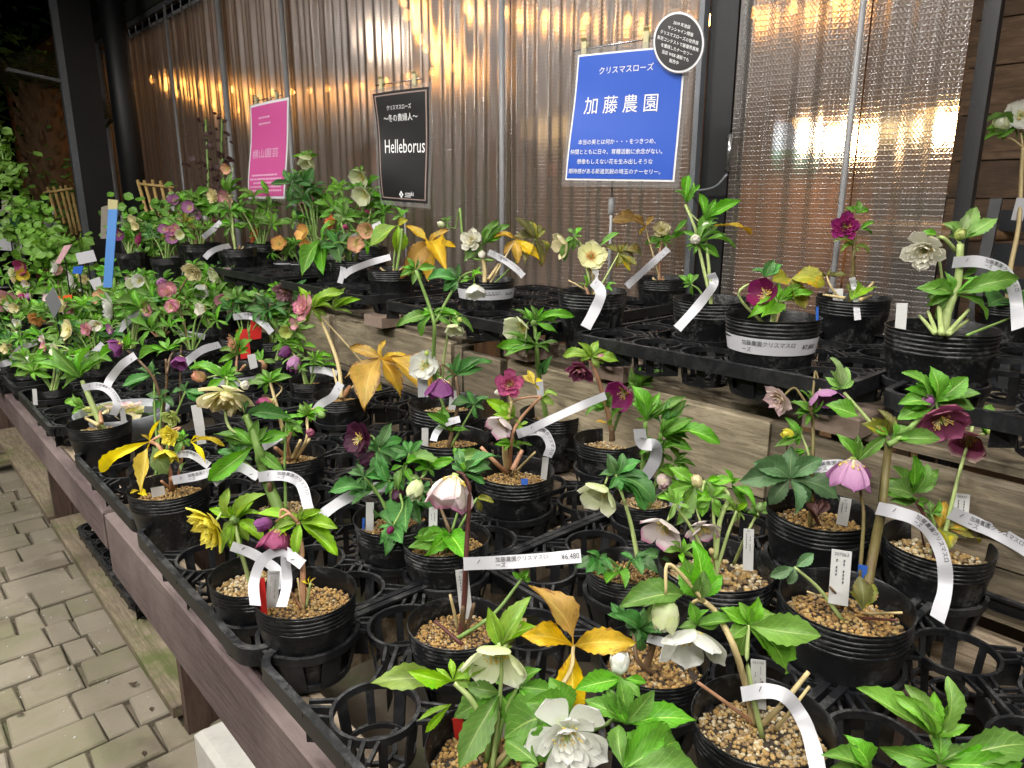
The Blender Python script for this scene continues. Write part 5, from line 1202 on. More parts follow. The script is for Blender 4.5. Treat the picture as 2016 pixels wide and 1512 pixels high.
auto('lime leafed pot with a cream flower behind the purple bells', 'q4', 1130, 845, 250, 'L', [('bud','lime',1180,1020,55,(-.3,-.4,.7)),('bud','peach',1182,1030,70,(-.3,-.3,.8))], 39, ('green','lime'), .9, 5, .44, extra=[('t',50,[(1300,835),(1200,865),(1110,930),(1060,985)],'')])
auto('small white flowered pot behind the two lilac buds', 'q4', 1640, 905, 240, 'L', [('bud','peach',1540,965,85,(-.2,-.3,.8))], 40, ('green','lime'), .8, 4, .42)
auto('cream frilled hellebore in the crowded left middle of the bench', 'q4', 1230, 690, 240, 'L', [('double','greenwhite',1265,430,95,(-.5,-.4,.6)),('bud','lime',1120,600,70,(-.2,-.6,.6))], 41, ('green','dark','green'), 1.25, 7, .5)
auto('white and pale lilac hellebore pair in the crowded left middle', 'q4', 1400, 640, 230, 'L', [('cup','white',1415,445,95,(-.7,.1,.5)),('bud','greenwhite',1440,525,75,(0,-.7,.5))], 42, ('dark','green'), 1.1, 7, .5)
auto('green budded hellebore between the cream frilled flowers', 'q4', 1050, 640, 220, 'L', [('bud','lime',930,425,45,(0,.3,.9)),('bud','lime',985,445,50,(0,-.3,.9)),('bud','greenwhite',1020,365,50,(0,.2,.9))], 43, ('dark','green','green'), 1.2, 8, .52)
auto('yellowish bell shaped hellebore left of the dusty pink flower', 'q4', 840, 690, 215, 'L', [('bell','greenwhite',850,545,95,(.2,-.7,.5)),('bud','lime',795,520,55,(0,.2,.9))], 44, ('green','dark'), 1.2, 6, .5)
auto('brownish pink double hellebore beside the grey diamond card', 'q4', 480, 790, 215, 'L', [('double','dustypink',400,615,95,(-.3,-.5,.7)),('cup','peach',590,560,85,(-.2,.3,.8))], 45, ('green','dark'), 1.2, 6, .5)
auto('white spiky hellebore beside the blue stake, left background', 'q4', 560, 640, 200, 'L', [('double','white',420,450,90,(-.7,-.2,.5)),('bud','yellow',465,430,45,(.2,.3,.9))], 46, ('green','lime','green'), 1.2, 6, .5)
auto('red budded hellebore at the left edge', 'q4', 200, 730, 190, 'L', [('bud','hotpink',128,550,55,(0,.2,.9)),('double','apricot',210,685,80,(0,-.5,.7))], 47, ('green','dark'), 1.1, 6, .5)
auto('pink flowered hellebore cut by the left edge', 'q4', 70, 810, 200, 'L', [('cup','dustypink',20,575,110,(.3,-.3,.8))], 48, ('green','dark','olive'), 1.1, 6, .5)
auto('white star hellebore behind the red budded plant', 'q4', 370, 600, 180, 'L', [('double','white',325,380,80,(-.6,0,.6))], 49, ('green','lime'), 1.2, 5, .5)
auto('leafy hellebore in front of the blue stake', 'q4', 720, 610, 190, 'L', [('bud','lime',832,460,30,(0,.2,.9)),('bud','lime',1075,565,50,(0,.2,.9))], 50, ('green','dark'), 1.3, 8, .55)
auto('magenta and yellow hellebores at the far left', 'q4', 120, 590, 180, 'L', [('cup','hotpink',130,375,85,(-.3,-.3,.8)),('cup','yellow',140,425,70,(.1,-.1,.9))], 51, ('olive','green'), 1.2, 4, .5)
# ---- upper tier
P('cream hellebore with red centre facing the viewer, upper tier', 'q5', 1483, 508, 415, 'U', [
  ('s','redgreen',11,[None,(1490,450),(1470,400)]), ('f','wide','creamred',1475,310,190,(0,.08,1)), ('s','pale',9,[(1470,480),(1420,260),(1385,210)]), ('f','cup','cream',1300,245,140,(-.8,-.25,.35)), ('l','green',.4,(1380,200),[(1425,145),(1330,155),(1310,345),(1400,260)]),
  ('l','green',.36,(1530,250),[(1642,175)]), ('p','olive',.42,(1640,295),[(1700,405,'spot'),(1785,310),(1560,245),(1690,240),(1745,370)],(1560,440),'pale'), ('l','green',.36,(1450,500),[(1430,420),(1400,470)]), ('l','green',.36,(1560,500),[(1620,470),(1600,520)]),
  ('cut',3), ('x','tan',7,[(1440,510),(1340,455)]), ('g',1500,410,36,60,'w'), ('t',72,[(1488,460),(1532,530),(1500,625),(1442,735)],'')], grav=0)
P('gold leafed hellebore with a small cream flower behind the cream and red one', 'q5', 1895, 440, 300, 'U', [
  ('s','pink',9,[None,(1880,300),(1890,230)]), ('f','wide','cream',1890,155,115,(-.2,.25,.9)), ('l','lime',.35,(1900,230),[(1800,240),(1990,200),(1850,270),(1960,250)]), ('p','gold',.36,(1795,140),[(1578,110),(1845,75),(1755,190),(1700,65)],(1840,300),'tan'), ('l','green',.28,(1950,210),[(1790,240),(2040,100),(2060,180)]), ('cut',5),
  ('t',46,[(1932,268),(1830,360),(1685,492)],'',-.03)], grav=0)
P('leafy hellebore with white bud and long strip against the curtain, upper tier', 'q6', 172, 555, 468, 'U', [
  ('s','pale',11,[None,(155,380),(130,160)]), ('l','green',.30,(85,240),[(185,45),(235,120),(295,262),(222,315),(0,170),(55,310),(15,260),(130,150)]), ('b','ivory',75,215,75,(-.1,-.2,1)),
  ('s','pale',10,[(160,540),(95,260),(70,140),(15,10)]), ('l','green',.30,(20,0),[(35,-170),(-45,-70),(95,-100),(80,-40),(10,-110)]), ('l','green',.3,(130,100),[(100,-60),(190,-20),(320,-200 if False else -5),(210,90)]), ('l','gold',.2,(180,135),[(418,172)]), ('b','white',140,140,60,(.6,-.5,.3)),
  ('p','green',.36,(50,480),[(-30,425),(60,545),(95,420),(0,500)]), ('x','pale',8,[(150,560),(175,430)]), ('t',60,[(168,415),(182,480),(95,600),(-32,742)],'')], grav=0)
P('wine red hellebore in a pot with a white ¥7,800 price band, upper tier', 'q6', 537, 650, 575, 'U', [
  ('s','pale',17,[None,(548,620),(560,590)]), ('f','cup','wine',475,530,175,(-.65,.25,.7)), ('l','lime',.32,(560,580),[(395,665),(450,675),(765,530),(700,480),(600,645),(560,470),(640,500)]),
  ('p','dark',.6,(485,440),[(535,335),(410,395),(590,360)],(330,540),'pale'), ('p','spot',.72,(640,445),[(825,485),(520,460),(720,625)],(600,560),'tan'), ('d',.60,.175,'¥7,800'), ('g',795,640,14,50,'b')], grav=0)
P('magenta double hellebore on a single reddish stem against the warm curtain', 'q6', 1010, 552, 462, 'U', [
  ('s','redgreen',13,[None,(1005,420),(1010,290),(1025,170)]), ('f','double','magenta',960,140,155,(-.35,-.05,.95)), ('l','green',.40,(1030,60),[(1095,45),(955,30),(1040,-25)]), ('l','green',.4,(1050,155),[(1125,110),(1105,190)]), ('l','yg',.42,(1010,250),[(885,225),(1005,305),(1095,300)]),
  ('p','olive',.45,(850,430),[(960,425),(785,430),(880,390)],(880,500),'tan'), ('x','tan',13,[(1040,560),(1128,468)]), ('x','tan',12,[(1050,570),(1118,545)]), ('x','tan',11,[(960,560),(830,540)]), ('l','yg',.4,(1000,570),[(960,500),(1060,510)]),
  ('t',40,[(1000,440),(1018,520),(1034,690)],''), ('g',917,545,55,70,'w')], grav=0)
P('ivory double hellebore on a thick green stem in the widest upper pot at right', 'q6', 1537, 705, 715, 'U', [
  ('s','pale',26,[None,(1565,640),(1625,470),(1640,240)]), ('l','light',.34,(1640,220),[(1505,130),(1590,110),(1690,60),(1742,18),(1852,90),(1790,170),(1560,190),(1700,120)]), ('b','lime',1640,185,75,(-.1,.2,1)),
  ('s','pale',12,[(1620,290),(1540,205),(1490,215)]), ('f','double','ivory',1425,285,225,(-.5,-.6,.6)), ('l','green',.25,(1520,200),[(1360,190)]),
  ('l','green',.36,(1600,540),[(1350,510),(1430,605),(1440,520),(1555,400),(1765,685),(1925,455),(1830,480),(1665,490)]), ('l','green',.34,(1650,440),[(1740,390),(1750,500)]), ('b','whitepink',1520,470,60,(-.5,.2,.7)),
  ('x','pale',20,[(1530,770),(1515,615)]), ('x','pale',14,[(1490,770),(1400,665)]), ('x','pale',15,[(1500,770),(1450,640)]), ('x','pale',14,[(1570,775),(1690,690)]), ('x','pale',16,[(1560,775),(1690,630)]), ('x','green',10,[(1680,780),(1945,675)]),
  ('t',78,[(1595,350),(1750,345),(1885,392),(1950,490),(1975,620),(1982,742)],'K'), ('g',1290,680,58,160,'w')], grav=0)
P('tall tan stem with white flower cut by the right edge, upper tier', 'q6', 1930, 575, 420, 'U', [
  ('s','tan',14,[None,(1930,420),(1985,130),(2000,-150),(2010,-330)]), ('f','wide','white',1995,-520,190,(-.4,-.1,.9)), ('b','greenwhite',1880,-460,110,(-.5,.3,.6)), ('l','green',.36,(1960,-440),[(1760,-470),(1745,-350),(1890,-370),(1880,-540),(2010,-380)]), ('p','dark',.6,(1930,560),[(1830,600),(1990,620),(1900,500)]), ('g',1998,10,60,70,'p')], grav=0)
P('white double hellebore in a pot with a white ¥6,000 price band', 'q5', 855, 448, 345, 'U', [
  ('s','tan',14,[None,(845,380),(828,310)]), ('f','double','ivory',765,215,130,(-.4,.1,.85)), ('l','green',.34,(830,245),[(755,265),(930,105),(995,130),(880,150),(725,350),(900,230),(960,190)]), ('b','ivory',830,305,55,(0,-.7,.6)), ('s','green',9,[(900,340),(740,300),(700,30)]), ('b','greenwhite',588,125,50,(-.7,.2,.5)), ('l','green',.3,(620,110),[(580,90),(650,80),(640,150)]),
  ('p','gold',.34,(1030,212),[(902,210),(958,305),(1042,365),(1172,345)],(950,350),'tan'), ('p','olive',.40,(1150,210),[(1025,88),(1110,98),(1208,150),(1185,375),(1080,370)],(1000,380),'green'), ('x','tan',12,[(870,450),(930,360)]), ('l','green',.3,(800,420),[(770,390),(830,370)]),
  ('t',44,[(868,288),(950,330),(1030,385),(1076,432)],'K'), ('d',.66,.17,'¥6,000')], grav=0)
P('large gold palmate leaf over a black pot, upper tier left of centre', 'q5', 300, 385, 295, 'U', [
  ('p','spot',.62,(335,130),[(165,245,'yg'),(330,295,'yg'),(395,100)]), ('p','gold',.34,(515,235),[(378,130),(395,315),(640,165),(680,260),(622,405),(510,455),(350,440)],(420,330),'tan'), ('s','green',9,[None,(350,250),(360,150)]), ('l','green',.36,(360,80),[(320,20),(400,40),(300,110),(340,60)]), ('cut',4), ('t',44,[(290,318),(180,348),(65,392),(8,432)],'')], grav=0)
auto('pair of pale apricot pink hellebores left of the gold palmate leaf', 'q5', 60, 330, 270, 'U', [('cup','peach',150,158,100,(-.2,-.4,.8)),('wide','peach',85,242,95,(.1,-.1,.9)),('bud','hotpink',22,140,38,(0,.2,.9))], 61, ('green','dark'), .9, 4, .4, extra=[('t',44,[(235,120),(120,180),(10,235)],'')])
P('apricot hellebores leaning over a pot with a hanging strip, upper tier', 'k6', 1585, 660, 440, 'U', [
  ('s','green',13,[None,(1480,520),(1430,470)]), ('l','green',.28,(1430,480),[(1575,275),(1645,390),(1530,535),(1320,640),(1235,825),(1440,805),(1390,555)]), ('f','cup','apricot',1245,400,170,(-.5,.2,.8)), ('f','wide','apricot',1290,540,190,(-.4,-.3,.8)), ('l','green',.36,(1330,410),[(1330,320),(1260,430)]), ('s','green',10,[None,(1540,420),(1530,330)]), ('f','double','orange',1510,290,150,(-.5,.2,.7)), ('x','tan',14,[(1580,680),(1612,545)]), ('x','tan',10,[(1610,680),(1695,585)]), ('t',62,[(1480,640),(1615,645),(1640,760),(1608,895)],'',-.02)], grav=0)
auto('orange spiky hellebore in the black pot left of the white banded pots', 'k6', 860, 632, 215, 'U', [('double','orange',760,410,160,(-.7,.1,.55))], 63, ('green','green','dark'), 1.1, 4, .6)
auto('yellow apricot hellebore in the left white banded pot', 'k6', 1050, 660, 215, 'U', [('wide','apricot',1003,500,155,(0,.1,1))], 64, ('green','lime'), 1.0, 4, .6, extra=[('d',.62,.24,'¥','')])
auto('leafy hellebore in the right white banded pot', 'k6', 1215, 672, 205, 'U', [], 65, ('green','green'), 1.0, 4, .6, extra=[('d',.62,.24,'¥','')])
P('tall cream and pink hellebore with pale stems under the pink sign', 'k6', 590, 540, 400, 'U', [
  ('s','pale',13,[None,(550,380),(530,160),(510,20)]), ('s','pale',12,[(570,540),(520,330),(460,150)]), ('f','double','cream',345,25,140,(-.4,-.2,.8)), ('f','cup','pinkcream',475,50,150,(-.4,-.4,.7)), ('l','green',.32,(510,10),[(430,-150),(560,-190),(620,-60),(520,-170),(650,-150)]), ('l','green',.32,(520,180),[(300,190),(390,120),(640,110),(700,200),(430,250),(600,260)]), ('l','green',.32,(540,330),[(340,360),(420,280),(690,300),(640,390)]), ('f','cup','peach',480,-240,110,(-.3,-.3,.8)), ('cut',6), ('t',62,[(520,522),(400,550),(320,592),(268,645)],''), ('t',60,[(430,285),(340,370),(250,440)],'')], grav=0)
auto('pink flowered hellebore beside the round black pole, upper tier far left', 'k6', 170, 515, 380, 'U', [('cup','lilac',-55,70+0,90,(.2,.3,.8)),('cup','lilac',-30,70,90,(.4,.1,.8))], 67, ('green','dark','olive'), 1.1, 5, .4, extra=[('t',50,[(110,60),(20,110),(-60,160)],'')])
auto('hot pink double hellebore in front of the round black pole', 'k5', 1290, 590, 300, 'U', [('double','hotpink',1375,455,120,(-.6,.1,.6)),('cup','purple',1180,410,110,(.1,-.2,.9))], 68, ('green','dark'), 1.0, 4, .42)
auto('pink hellebore pair against the far left curtain', 'k5', 1650, 640, 330, 'U', [('cup','lilac',1625,355,95,(0,.1,.9)),('cup','lilac',1710,450,110,(.2,-.2,.9))], 69, ('green','dark','olive'), 1.2, 5, .42)
auto('dark leafed hellebore with peach flower behind the pink sign', 'k6', 1230, 480, 330, 'U', [('bell','dustypink',1280,120,140,(0,-.8,.4))], 70, ('dark','green'), 1.5, 6, .5)
auto('yellow green hellebore with pale flower left of the black sign', 'q5', 150, 250, 250, 'U', [('cup','greenwhite',130,-50,110,(-.4,-.5,.6)),('bud','hotpink',152,53,34,(0,.2,.9))], 71, ('green','green'), 1.3, 5, .42)
auto('leafy hellebore cut by the bottom right corner', 'G', 1500, 1700, 950, 'L', [], 72, ('lime','green'), .2, 0, .3, extra=[
  ('s','pale',34,[None,(1420,1420),(1370,1290)]), ('l','lime',.30,(1385,1300),[(865,965),(1190,920),(1490,870),(1470,1060),(1620,1190),(1290,1000)],-.02), ('l','green',.36,(1420,1480),[(1000,1370),(1340,1370),(1900,1400),(2100,1340),(1600,1360)],-.02), ('p','green',.40,(900,1560),[(575,1385),(715,1245),(880,1400),(640,1520)],None,'green',-.03), ('b','lime',1465,1265,50,(0,.4,.8))])
# ---- more plants of the crowded left half
auto('tall leafy hellebore with a pale bell just right of the pink sign', 'full', 622, 470, 84, 'U', [('bell','greenwhite',604,318,30,(-.3,-.8,.4)),('bud','dustypink',612,392,16,(0,-.3,.8))], 81, ('green','dark'), 1.7, 8, .42)
auto('tall leafy hellebore directly below the pink sign', 'full', 515, 472, 80, 'U', [('cup','pinkcream',446,392,32,(-.3,-.3,.8))], 82, ('green','dark'), 1.6, 8, .42)
auto('bushy green hellebore with small buds left of the black sign foot', 'full', 712, 478, 84, 'U', [('bud','hotpink',722,418,14,(0,.2,.9)),('cup','greenwhite',708,350,34,(-.4,-.5,.6))], 83, ('green','lime'), 1.5, 8, .42)
auto('leafy hellebore left of the tall cream and pink plant', 'full', 395, 474, 82, 'U', [('cup','lilac',372,408,24,(0,.1,.9)),('bud','white',404,430,16,(0,.2,.9))], 84, ('green','lime'), 1.4, 7, .42)
auto('pale green leafed hellebore between the white double and the dusty pink flower', 'full', 262, 652, 84, 'L', [('cup','greenwhite',268,560,30,(-.2,-.5,.8)),('bud','lime',282,600,20,(0,.2,.9))], 85, ('lime','green'), 1.3, 7, .48)
auto('bushy hellebore with drooping white flower behind the peach double', 'full', 412, 640, 84, 'L', [('bell','white',398,570,28,(-.2,-.8,.5)),('cup','dustypink',440,590,28,(.2,-.3,.8))], 86, ('green','lime'), 1.3, 7, .48)
auto('narrow leafed hellebore in front of the plank wall left of the tall pink flower', 'full', 535, 668, 86, 'L', [('cup','greenwhite',512,590,30,(-.4,-.4,.7)),('bud','lilac',548,600,18,(0,.2,.9))], 87, ('green','dark'), 1.25, 7, .46)
auto('leafy hellebore with cream flower right of the red budded plant', 'full', 128, 672, 78, 'L', [('wide','cream',118,602,28,(-.2,.1,.9))], 88, ('lime','green'), 1.2, 6, .48)
# ------------------------------------------------------------------ carrying trays under the pots
TH = .062
def cell_mesh(p):
    b = MB(); r1 = p*.43
    b.lathe([(r1-.0045, TH-.010),(r1, TH-.010),(r1, TH),(r1-.0045, TH),(r1-.0045, TH-.010)], 28)
    r0 = p*.37
    b.lathe([(r0-.004, .001),(r0, .001),(r0, .008),(r0-.004, .008),(r0-.004, .001)], 28)
    b.lathe([(.018, .001),(.023, .001),(.023, .006),(.018, .006),(.018, .001)], 16)
    for k in range(8):
        a = k*math.pi/4 + .39; c, s_ = math.cos(a), math.sin(a)
        b.bar((c*(r0-.002), s_*(r0-.002), .004), (c*(r1-.002), s_*(r1-.002), TH-.004), .010 if k % 2 else .016, .0025, V((c, s_, 0)))
    for k in range(4):
        a = k*math.pi/2 + .39; c, s_ = math.cos(a), math.sin(a); b.bar((c*.021, s_*.021, .0035), (c*(r0-.002), s_*(r0-.002), .0035), .005, .005)
        a = k*math.pi/2 + math.pi/4; c, s_ = math.cos(a), math.sin(a); e = p*.705
        b.bar((c*r1, s_*r1, TH-.003), (c*e, s_*e, TH-.003), .005, .006)
        for da in (-.30, .30):
            c2, s2 = math.cos(a+da), math.sin(a+da); b.bar((c2*r1, s2*r1, TH-.0035), (c*e*.97 + (c2-c)*.04, s*0 + s_*e*.97 + (s2-s_)*.04, TH-.0035), .004, .005)
        w1 = r1*1.02
        b.add([(c*w1, s_*w1, .012), (c*e*.98, s_*e*.98, .012), (c*e*.98, s_*e*.98, TH-.006), (c*w1, s_*w1, TH-.006)], [(0,1,2,3)])
    me = b.mesh('cell', M_TRAY, True); me.set_sharp_from_angle(angle=R(35)); return me
_CELL = {}
def rrect(x0, x1, y0, y1, r, n=6):
    out = []
    for cx_, cy_, a0 in ((x1-r, y1-r, 0), (x0+r, y1-r, 90), (x0+r, y0+r, 180), (x1-r, y0+r, 270)):
        for k in range(n+1): a = R(a0 + 90*k/n); out.append((cx_ + r*math.cos(a), cy_ + r*math.sin(a)))
    return out
def tray(x0, y0, nx, ny, pitch, z, label, mk=None, skip=True):
    W, L = nx*pitch + .012, ny*pitch + .012
    t = empty('plant_tray', (x0, y0, z)); tag(t, label, 'tray', 'black carrying trays')
    o = rrect(0, W, 0, L, .035); i_ = rrect(.010, W-.010, .010, L-.010, .028); n = len(o); b = MB()
    prof = [(o, TH-.022), (o, TH+.003), (i_, TH+.003), (i_, TH-.001)]
    vs = [(p[0], p[1], zz) for ring, zz in prof for p in ring]; fs = []
    for k in range(3):
        for j in range(n): fs.append((k*n+j, k*n+(j+1)%n, (k+1)*n+(j+1)%n, (k+1)*n+j))
    o2 = rrect(.004, W-.004, .004, L-.004, .032); base = len(vs)
    vs += [(p[0], p[1], TH-.0225) for p in o2]
    for j in range(n): fs.append((base+j, base+(j+1)%n, (j+1)%n, j))
    b.add(vs, fs); rim = b.build('rim', M_TRAY, t); shade_auto(rim, 35)
    key = round(pitch, 4)
    if key not in _CELL: _CELL[key] = cell_mesh(pitch)
    near = [q for q in POTS if abs(q[2] - z) < .02 and x0-.05 < q[0] < x0+W+.05 and y0-.05 < q[1] < y0+L+.05]
    for a in range(nx):
        for c in range(ny):
            px_, py_ = .006 + (a+.5)*pitch, .006 + (c+.5)*pitch; wx, wy = x0+px_, y0+py_
            if skip and any(math.hypot(wx-q[0], wy-q[1]) < q[3]*.42 + pitch*.30 for q in near): continue
            obj('cell', _CELL[key], t, loc=(px_, py_, 0))
    for k, q in enumerate(near):
        if not (x0 < q[0] <= x0+W and y0 < q[1] <= y0+L): continue
        rr = q[3]*(.362+.112*(TH/q[3]/.62)) + .003; b = MB()
        b.lathe([(rr, TH-.012),(rr+.005, TH-.012),(rr+.006, TH),(rr, TH),(rr, TH-.012)], 36); rb = q[3]*.37
        b.lathe([(rb, .001),(rb+.004, .001),(rb+.004, .010),(rb, .010),(rb, .001)], 28)
        for j in range(8):
            a = j*math.pi/4; cc, ss = math.cos(a), math.sin(a); b.bar((cc*(rb+.003), ss*(rb+.003), .005), (cc*(rr+.003), ss*(rr+.003), TH-.006), .026, .002, V((cc, ss, 0)))
        obj('pot_ring', shade_auto(b.mesh('pot_ring', M_TRAY), 35), t, loc=(q[0]-x0, q[1]-y0, 0))
    return t
zL = .6143
for k, (x0, y0, lab) in enumerate([(.297, .335, 'black carrying tray at the front edge, nearest of the front row'), (.289, .838, 'black carrying tray at the front edge, second of the front row'), (.298, 1.352, 'black carrying tray at the front edge under the leafy left pot'), (.30, 2.09, 'black carrying tray at the front edge near the left picture side'), (.30, 2.62, 'black carrying tray at the front edge cut by the left picture side'), (.30, 3.14, 'black carrying tray far along the front edge')]):
    tray(x0, y0, 3, 4, .122, zL, lab)
for k, (x0, y0, lab) in enumerate([(.672, -.20, 'black carrying tray in the bottom right corner'), (.672, .315, 'black carrying tray under the wide pot with the mauve flower'), (.668, .825, 'black carrying tray in the middle of the bench under the pink flower'), (.672, 1.335, 'black carrying tray behind the middle pots beside the gold leaf'), (.672, 1.86, 'black carrying tray under the crowded left middle pots'), (.672, 2.39, 'black carrying tray under the far left middle pots'), (.672, 2.92, 'black carrying tray far back under the left middle pots')]):
    tray(x0, y0, 4, 4, .124, zL, lab)
zU = .8990
for k, (x0, y0, lab) in enumerate([(1.125, -.16, 'black carrying tray of the upper tier under the widest right pot'), (1.125, .475, 'black carrying tray of the upper tier under the price banded pot'), (1.095, 1.19, 'black carrying tray of the upper tier left of the white strips'), (1.095, 1.88, 'black carrying tray of the upper tier under the apricot flowers'), (1.10, 2.56, 'black carrying tray of the upper tier beneath the pink sign'), (1.12, 3.22, 'black carrying tray of the upper tier far left')]):
    tray(x0, y0, 4, 5 if k in (1,) else 4, .118 if k == 1 else .145, zU, lab)
tray(.418, 2.05, 2, 8, .084, .0835, 'small holed black tray on the lower shelf, front one', skip=False)
tray(.605, 2.05, 2, 8, .084, .0815, 'small holed black tray on the lower shelf, rear one', skip=False)

# ------------------------------------------------------------------ bowl of floating flower heads
bp = onz(240, 803, .725); bowl = empty('flower_bowl', (bp.x, bp.y, .640)); tag(bowl, 'grey bowl of floating cut hellebore heads behind the leafy left pot', 'bowl')
MB().lathe([(.001,0),(.07,0),(.105,.05),(.112,.078),(.108,.080),(.100,.05),(.065,.006),(.001,.005)], 40).build('bowl_body', simple('grey_bowl_plastic', (.22,.23,.25), .35, .1), bowl, True)
MB().lathe([(.001,.060),(.104,.060)], 40).build('water', simple('bowl_water', (.02,.025,.02), .05, .1), bowl)
rb_ = random.Random(9)
for k in range(11):
    a = rb_.uniform(0, 6.28); rr = .085*math.sqrt(rb_.random()); cl = rb_.choice(['cream','lime','greenwhite','lime','cream','creampink'])
    f = empty('floating_flower', (bp.x + rr*math.cos(a), bp.y + rr*math.sin(a), .708 + .006*k/11)); L = rb_.uniform(.028, .038)
    f.scale = (L, L, L); f.rotation_euler = (rb_.uniform(-.2,.2), rb_.uniform(-.2,.2), rb_.uniform(0,6))
    tag(f, {'cream':'cream','lime':'lime green','greenwhite':'greenish white','creampink':'pinkish cream'}[cl] + ' cut hellebore flower head floating in the grey bowl', 'flower', 'flower heads in the bowl')
    c_ = bpy.data.objects.new('flower_centre', STAM); COL.objects.link(c_); c_.parent = f
    for i in range(6):
        a = i*math.pi/3; o2 = R(rb_.uniform(66, 80)); rad = V((math.cos(a), math.sin(a), 0)); d = V((0,0,1))*math.cos(o2) + rad*math.sin(o2); nn = V((0,0,1))*math.sin(o2) - rad*math.cos(o2); x = d.cross(nn)
        q = bpy.data.objects.new('petal', rb_.choice(PETR[cl])); COL.objects.link(q); q.parent = f; q.matrix_basis = Matrix(((x.x*.85, d.x, nn.x, 0), (x.y*.85, d.y, nn.y, 0), (x.z*.85, d.z, nn.z, 0), (0,0,0,1)))

# ------------------------------------------------------------------ laminated signs on clip stands
def gloss(name, col, rough=.35):
    n = NT(name); nz = n.noise(6, 2, .5, n.pos()); return n.end(n.bsdf(col, rough, n.bump(nz, .25, .01), Coat_Weight=1.0, Coat_Roughness=.06))
def filmmat():
    n = NT('clear_laminate_film'); t = n.node('ShaderNodeBsdfTransparent'); t.inputs[0].default_value = (.93,.93,.95,1); g = n.node('ShaderNodeBsdfGlossy'); g.inputs['Roughness'].default_value = .12; d = n.node('ShaderNodeBsdfDiffuse'); d.inputs[0].default_value = (.6,.58,.58,1)
    return n.end(n.mixsh(.16, n.mixsh(.18, t.outputs[0], d.outputs[0]), g.outputs[0]))
M_FILM = filmmat(); M_BLUE = gloss('blue_sign_print', (.030,.092,.46)); M_BLK = gloss('black_sign_print', (.007,.0065,.007), .4); M_PINK = gloss('pink_sign_print', (.58,.085,.30)); M_WHT = gloss('white_sign_print', (.72,.72,.76)); M_BRN = gloss('mauve_brown_frame_print', (.30,.22,.20))
UPW = V((0,0,1))
def signplane(cs, zc, vpu):
    d = ray(vpu, HOR); d = V((d.x, d.y, 0)).normalized(); n = d.cross(UPW).normalized()
    cu = sum(c[0] for c in cs)/4; cv = sum(c[1] for c in cs)/4; c0 = pix(cu, cv, zc)
    if n.dot(CAM - c0) < 0: n = -n
    pts = []
    for u, v in cs:
        r_ = ray(u, v); t_ = (c0-CAM).dot(n)/r_.dot(n); pts.append(CAM + r_*t_)
    return pts, n
def sign(name, label, cs, zc, vpu, layers, texts, bulge=.006, extra=None):
    """cs: TL, TR, BR, BL pixels of the film; layers: (inset x0,y0,x1,y1 in 0..1, material, lift)"""
    pts, n = signplane(cs, zc, vpu); TL, TR, BR, BL = pts; W = ((TR-TL).length + (BR-BL).length)/2; H = ((TL-BL).length + (TR-BR).length)/2
    org = (BL+BR)/2
    root = empty(name, org); tag(root, label, 'sign'); inv = Matrix.Translation(-org)
    def fn(s, t, lift=0.0):
        p = (BL*(1-s) + BR*s)*(1-t) + (TL*(1-s) + TR*s)*t
        return p + n*(bulge*(math.sin(math.pi*s)*.8 + .5*math.sin(2.2*math.pi*t + 1.1*s)*(1-s*.5)) + lift)
    def sheet(nm, x0, y0, x1, y1, mat, lift, par):
        vs, fs = [], []; nx_, ny_ = 14, 18
        for j in range(ny_+1):
            for i in range(nx_+1): vs.append(fn(x0+(x1-x0)*i/nx_, y0+(y1-y0)*j/ny_, lift))
        for j in range(ny_):
            for i in range(nx_): a = j*(nx_+1)+i; fs.append((a, a+1, a+nx_+2, a+nx_+1))
        o = obj(nm, mesh(nm, vs, fs, [mat], True), par)
        if par is root: o.matrix_parent_inverse = inv
        return o
    for nm, x0, y0, x1, y1, mat, lift in layers: sheet(nm, x0, y0, x1, y1, mat, lift, root)
    o = put_text(texts, lambda x, y_: fn(x/W*1.0, y_/H*1.0, .0034), root, inv) if texts else None
    if extra: extra(root, fn, W, H, inv)
    return root, fn, W, H, n
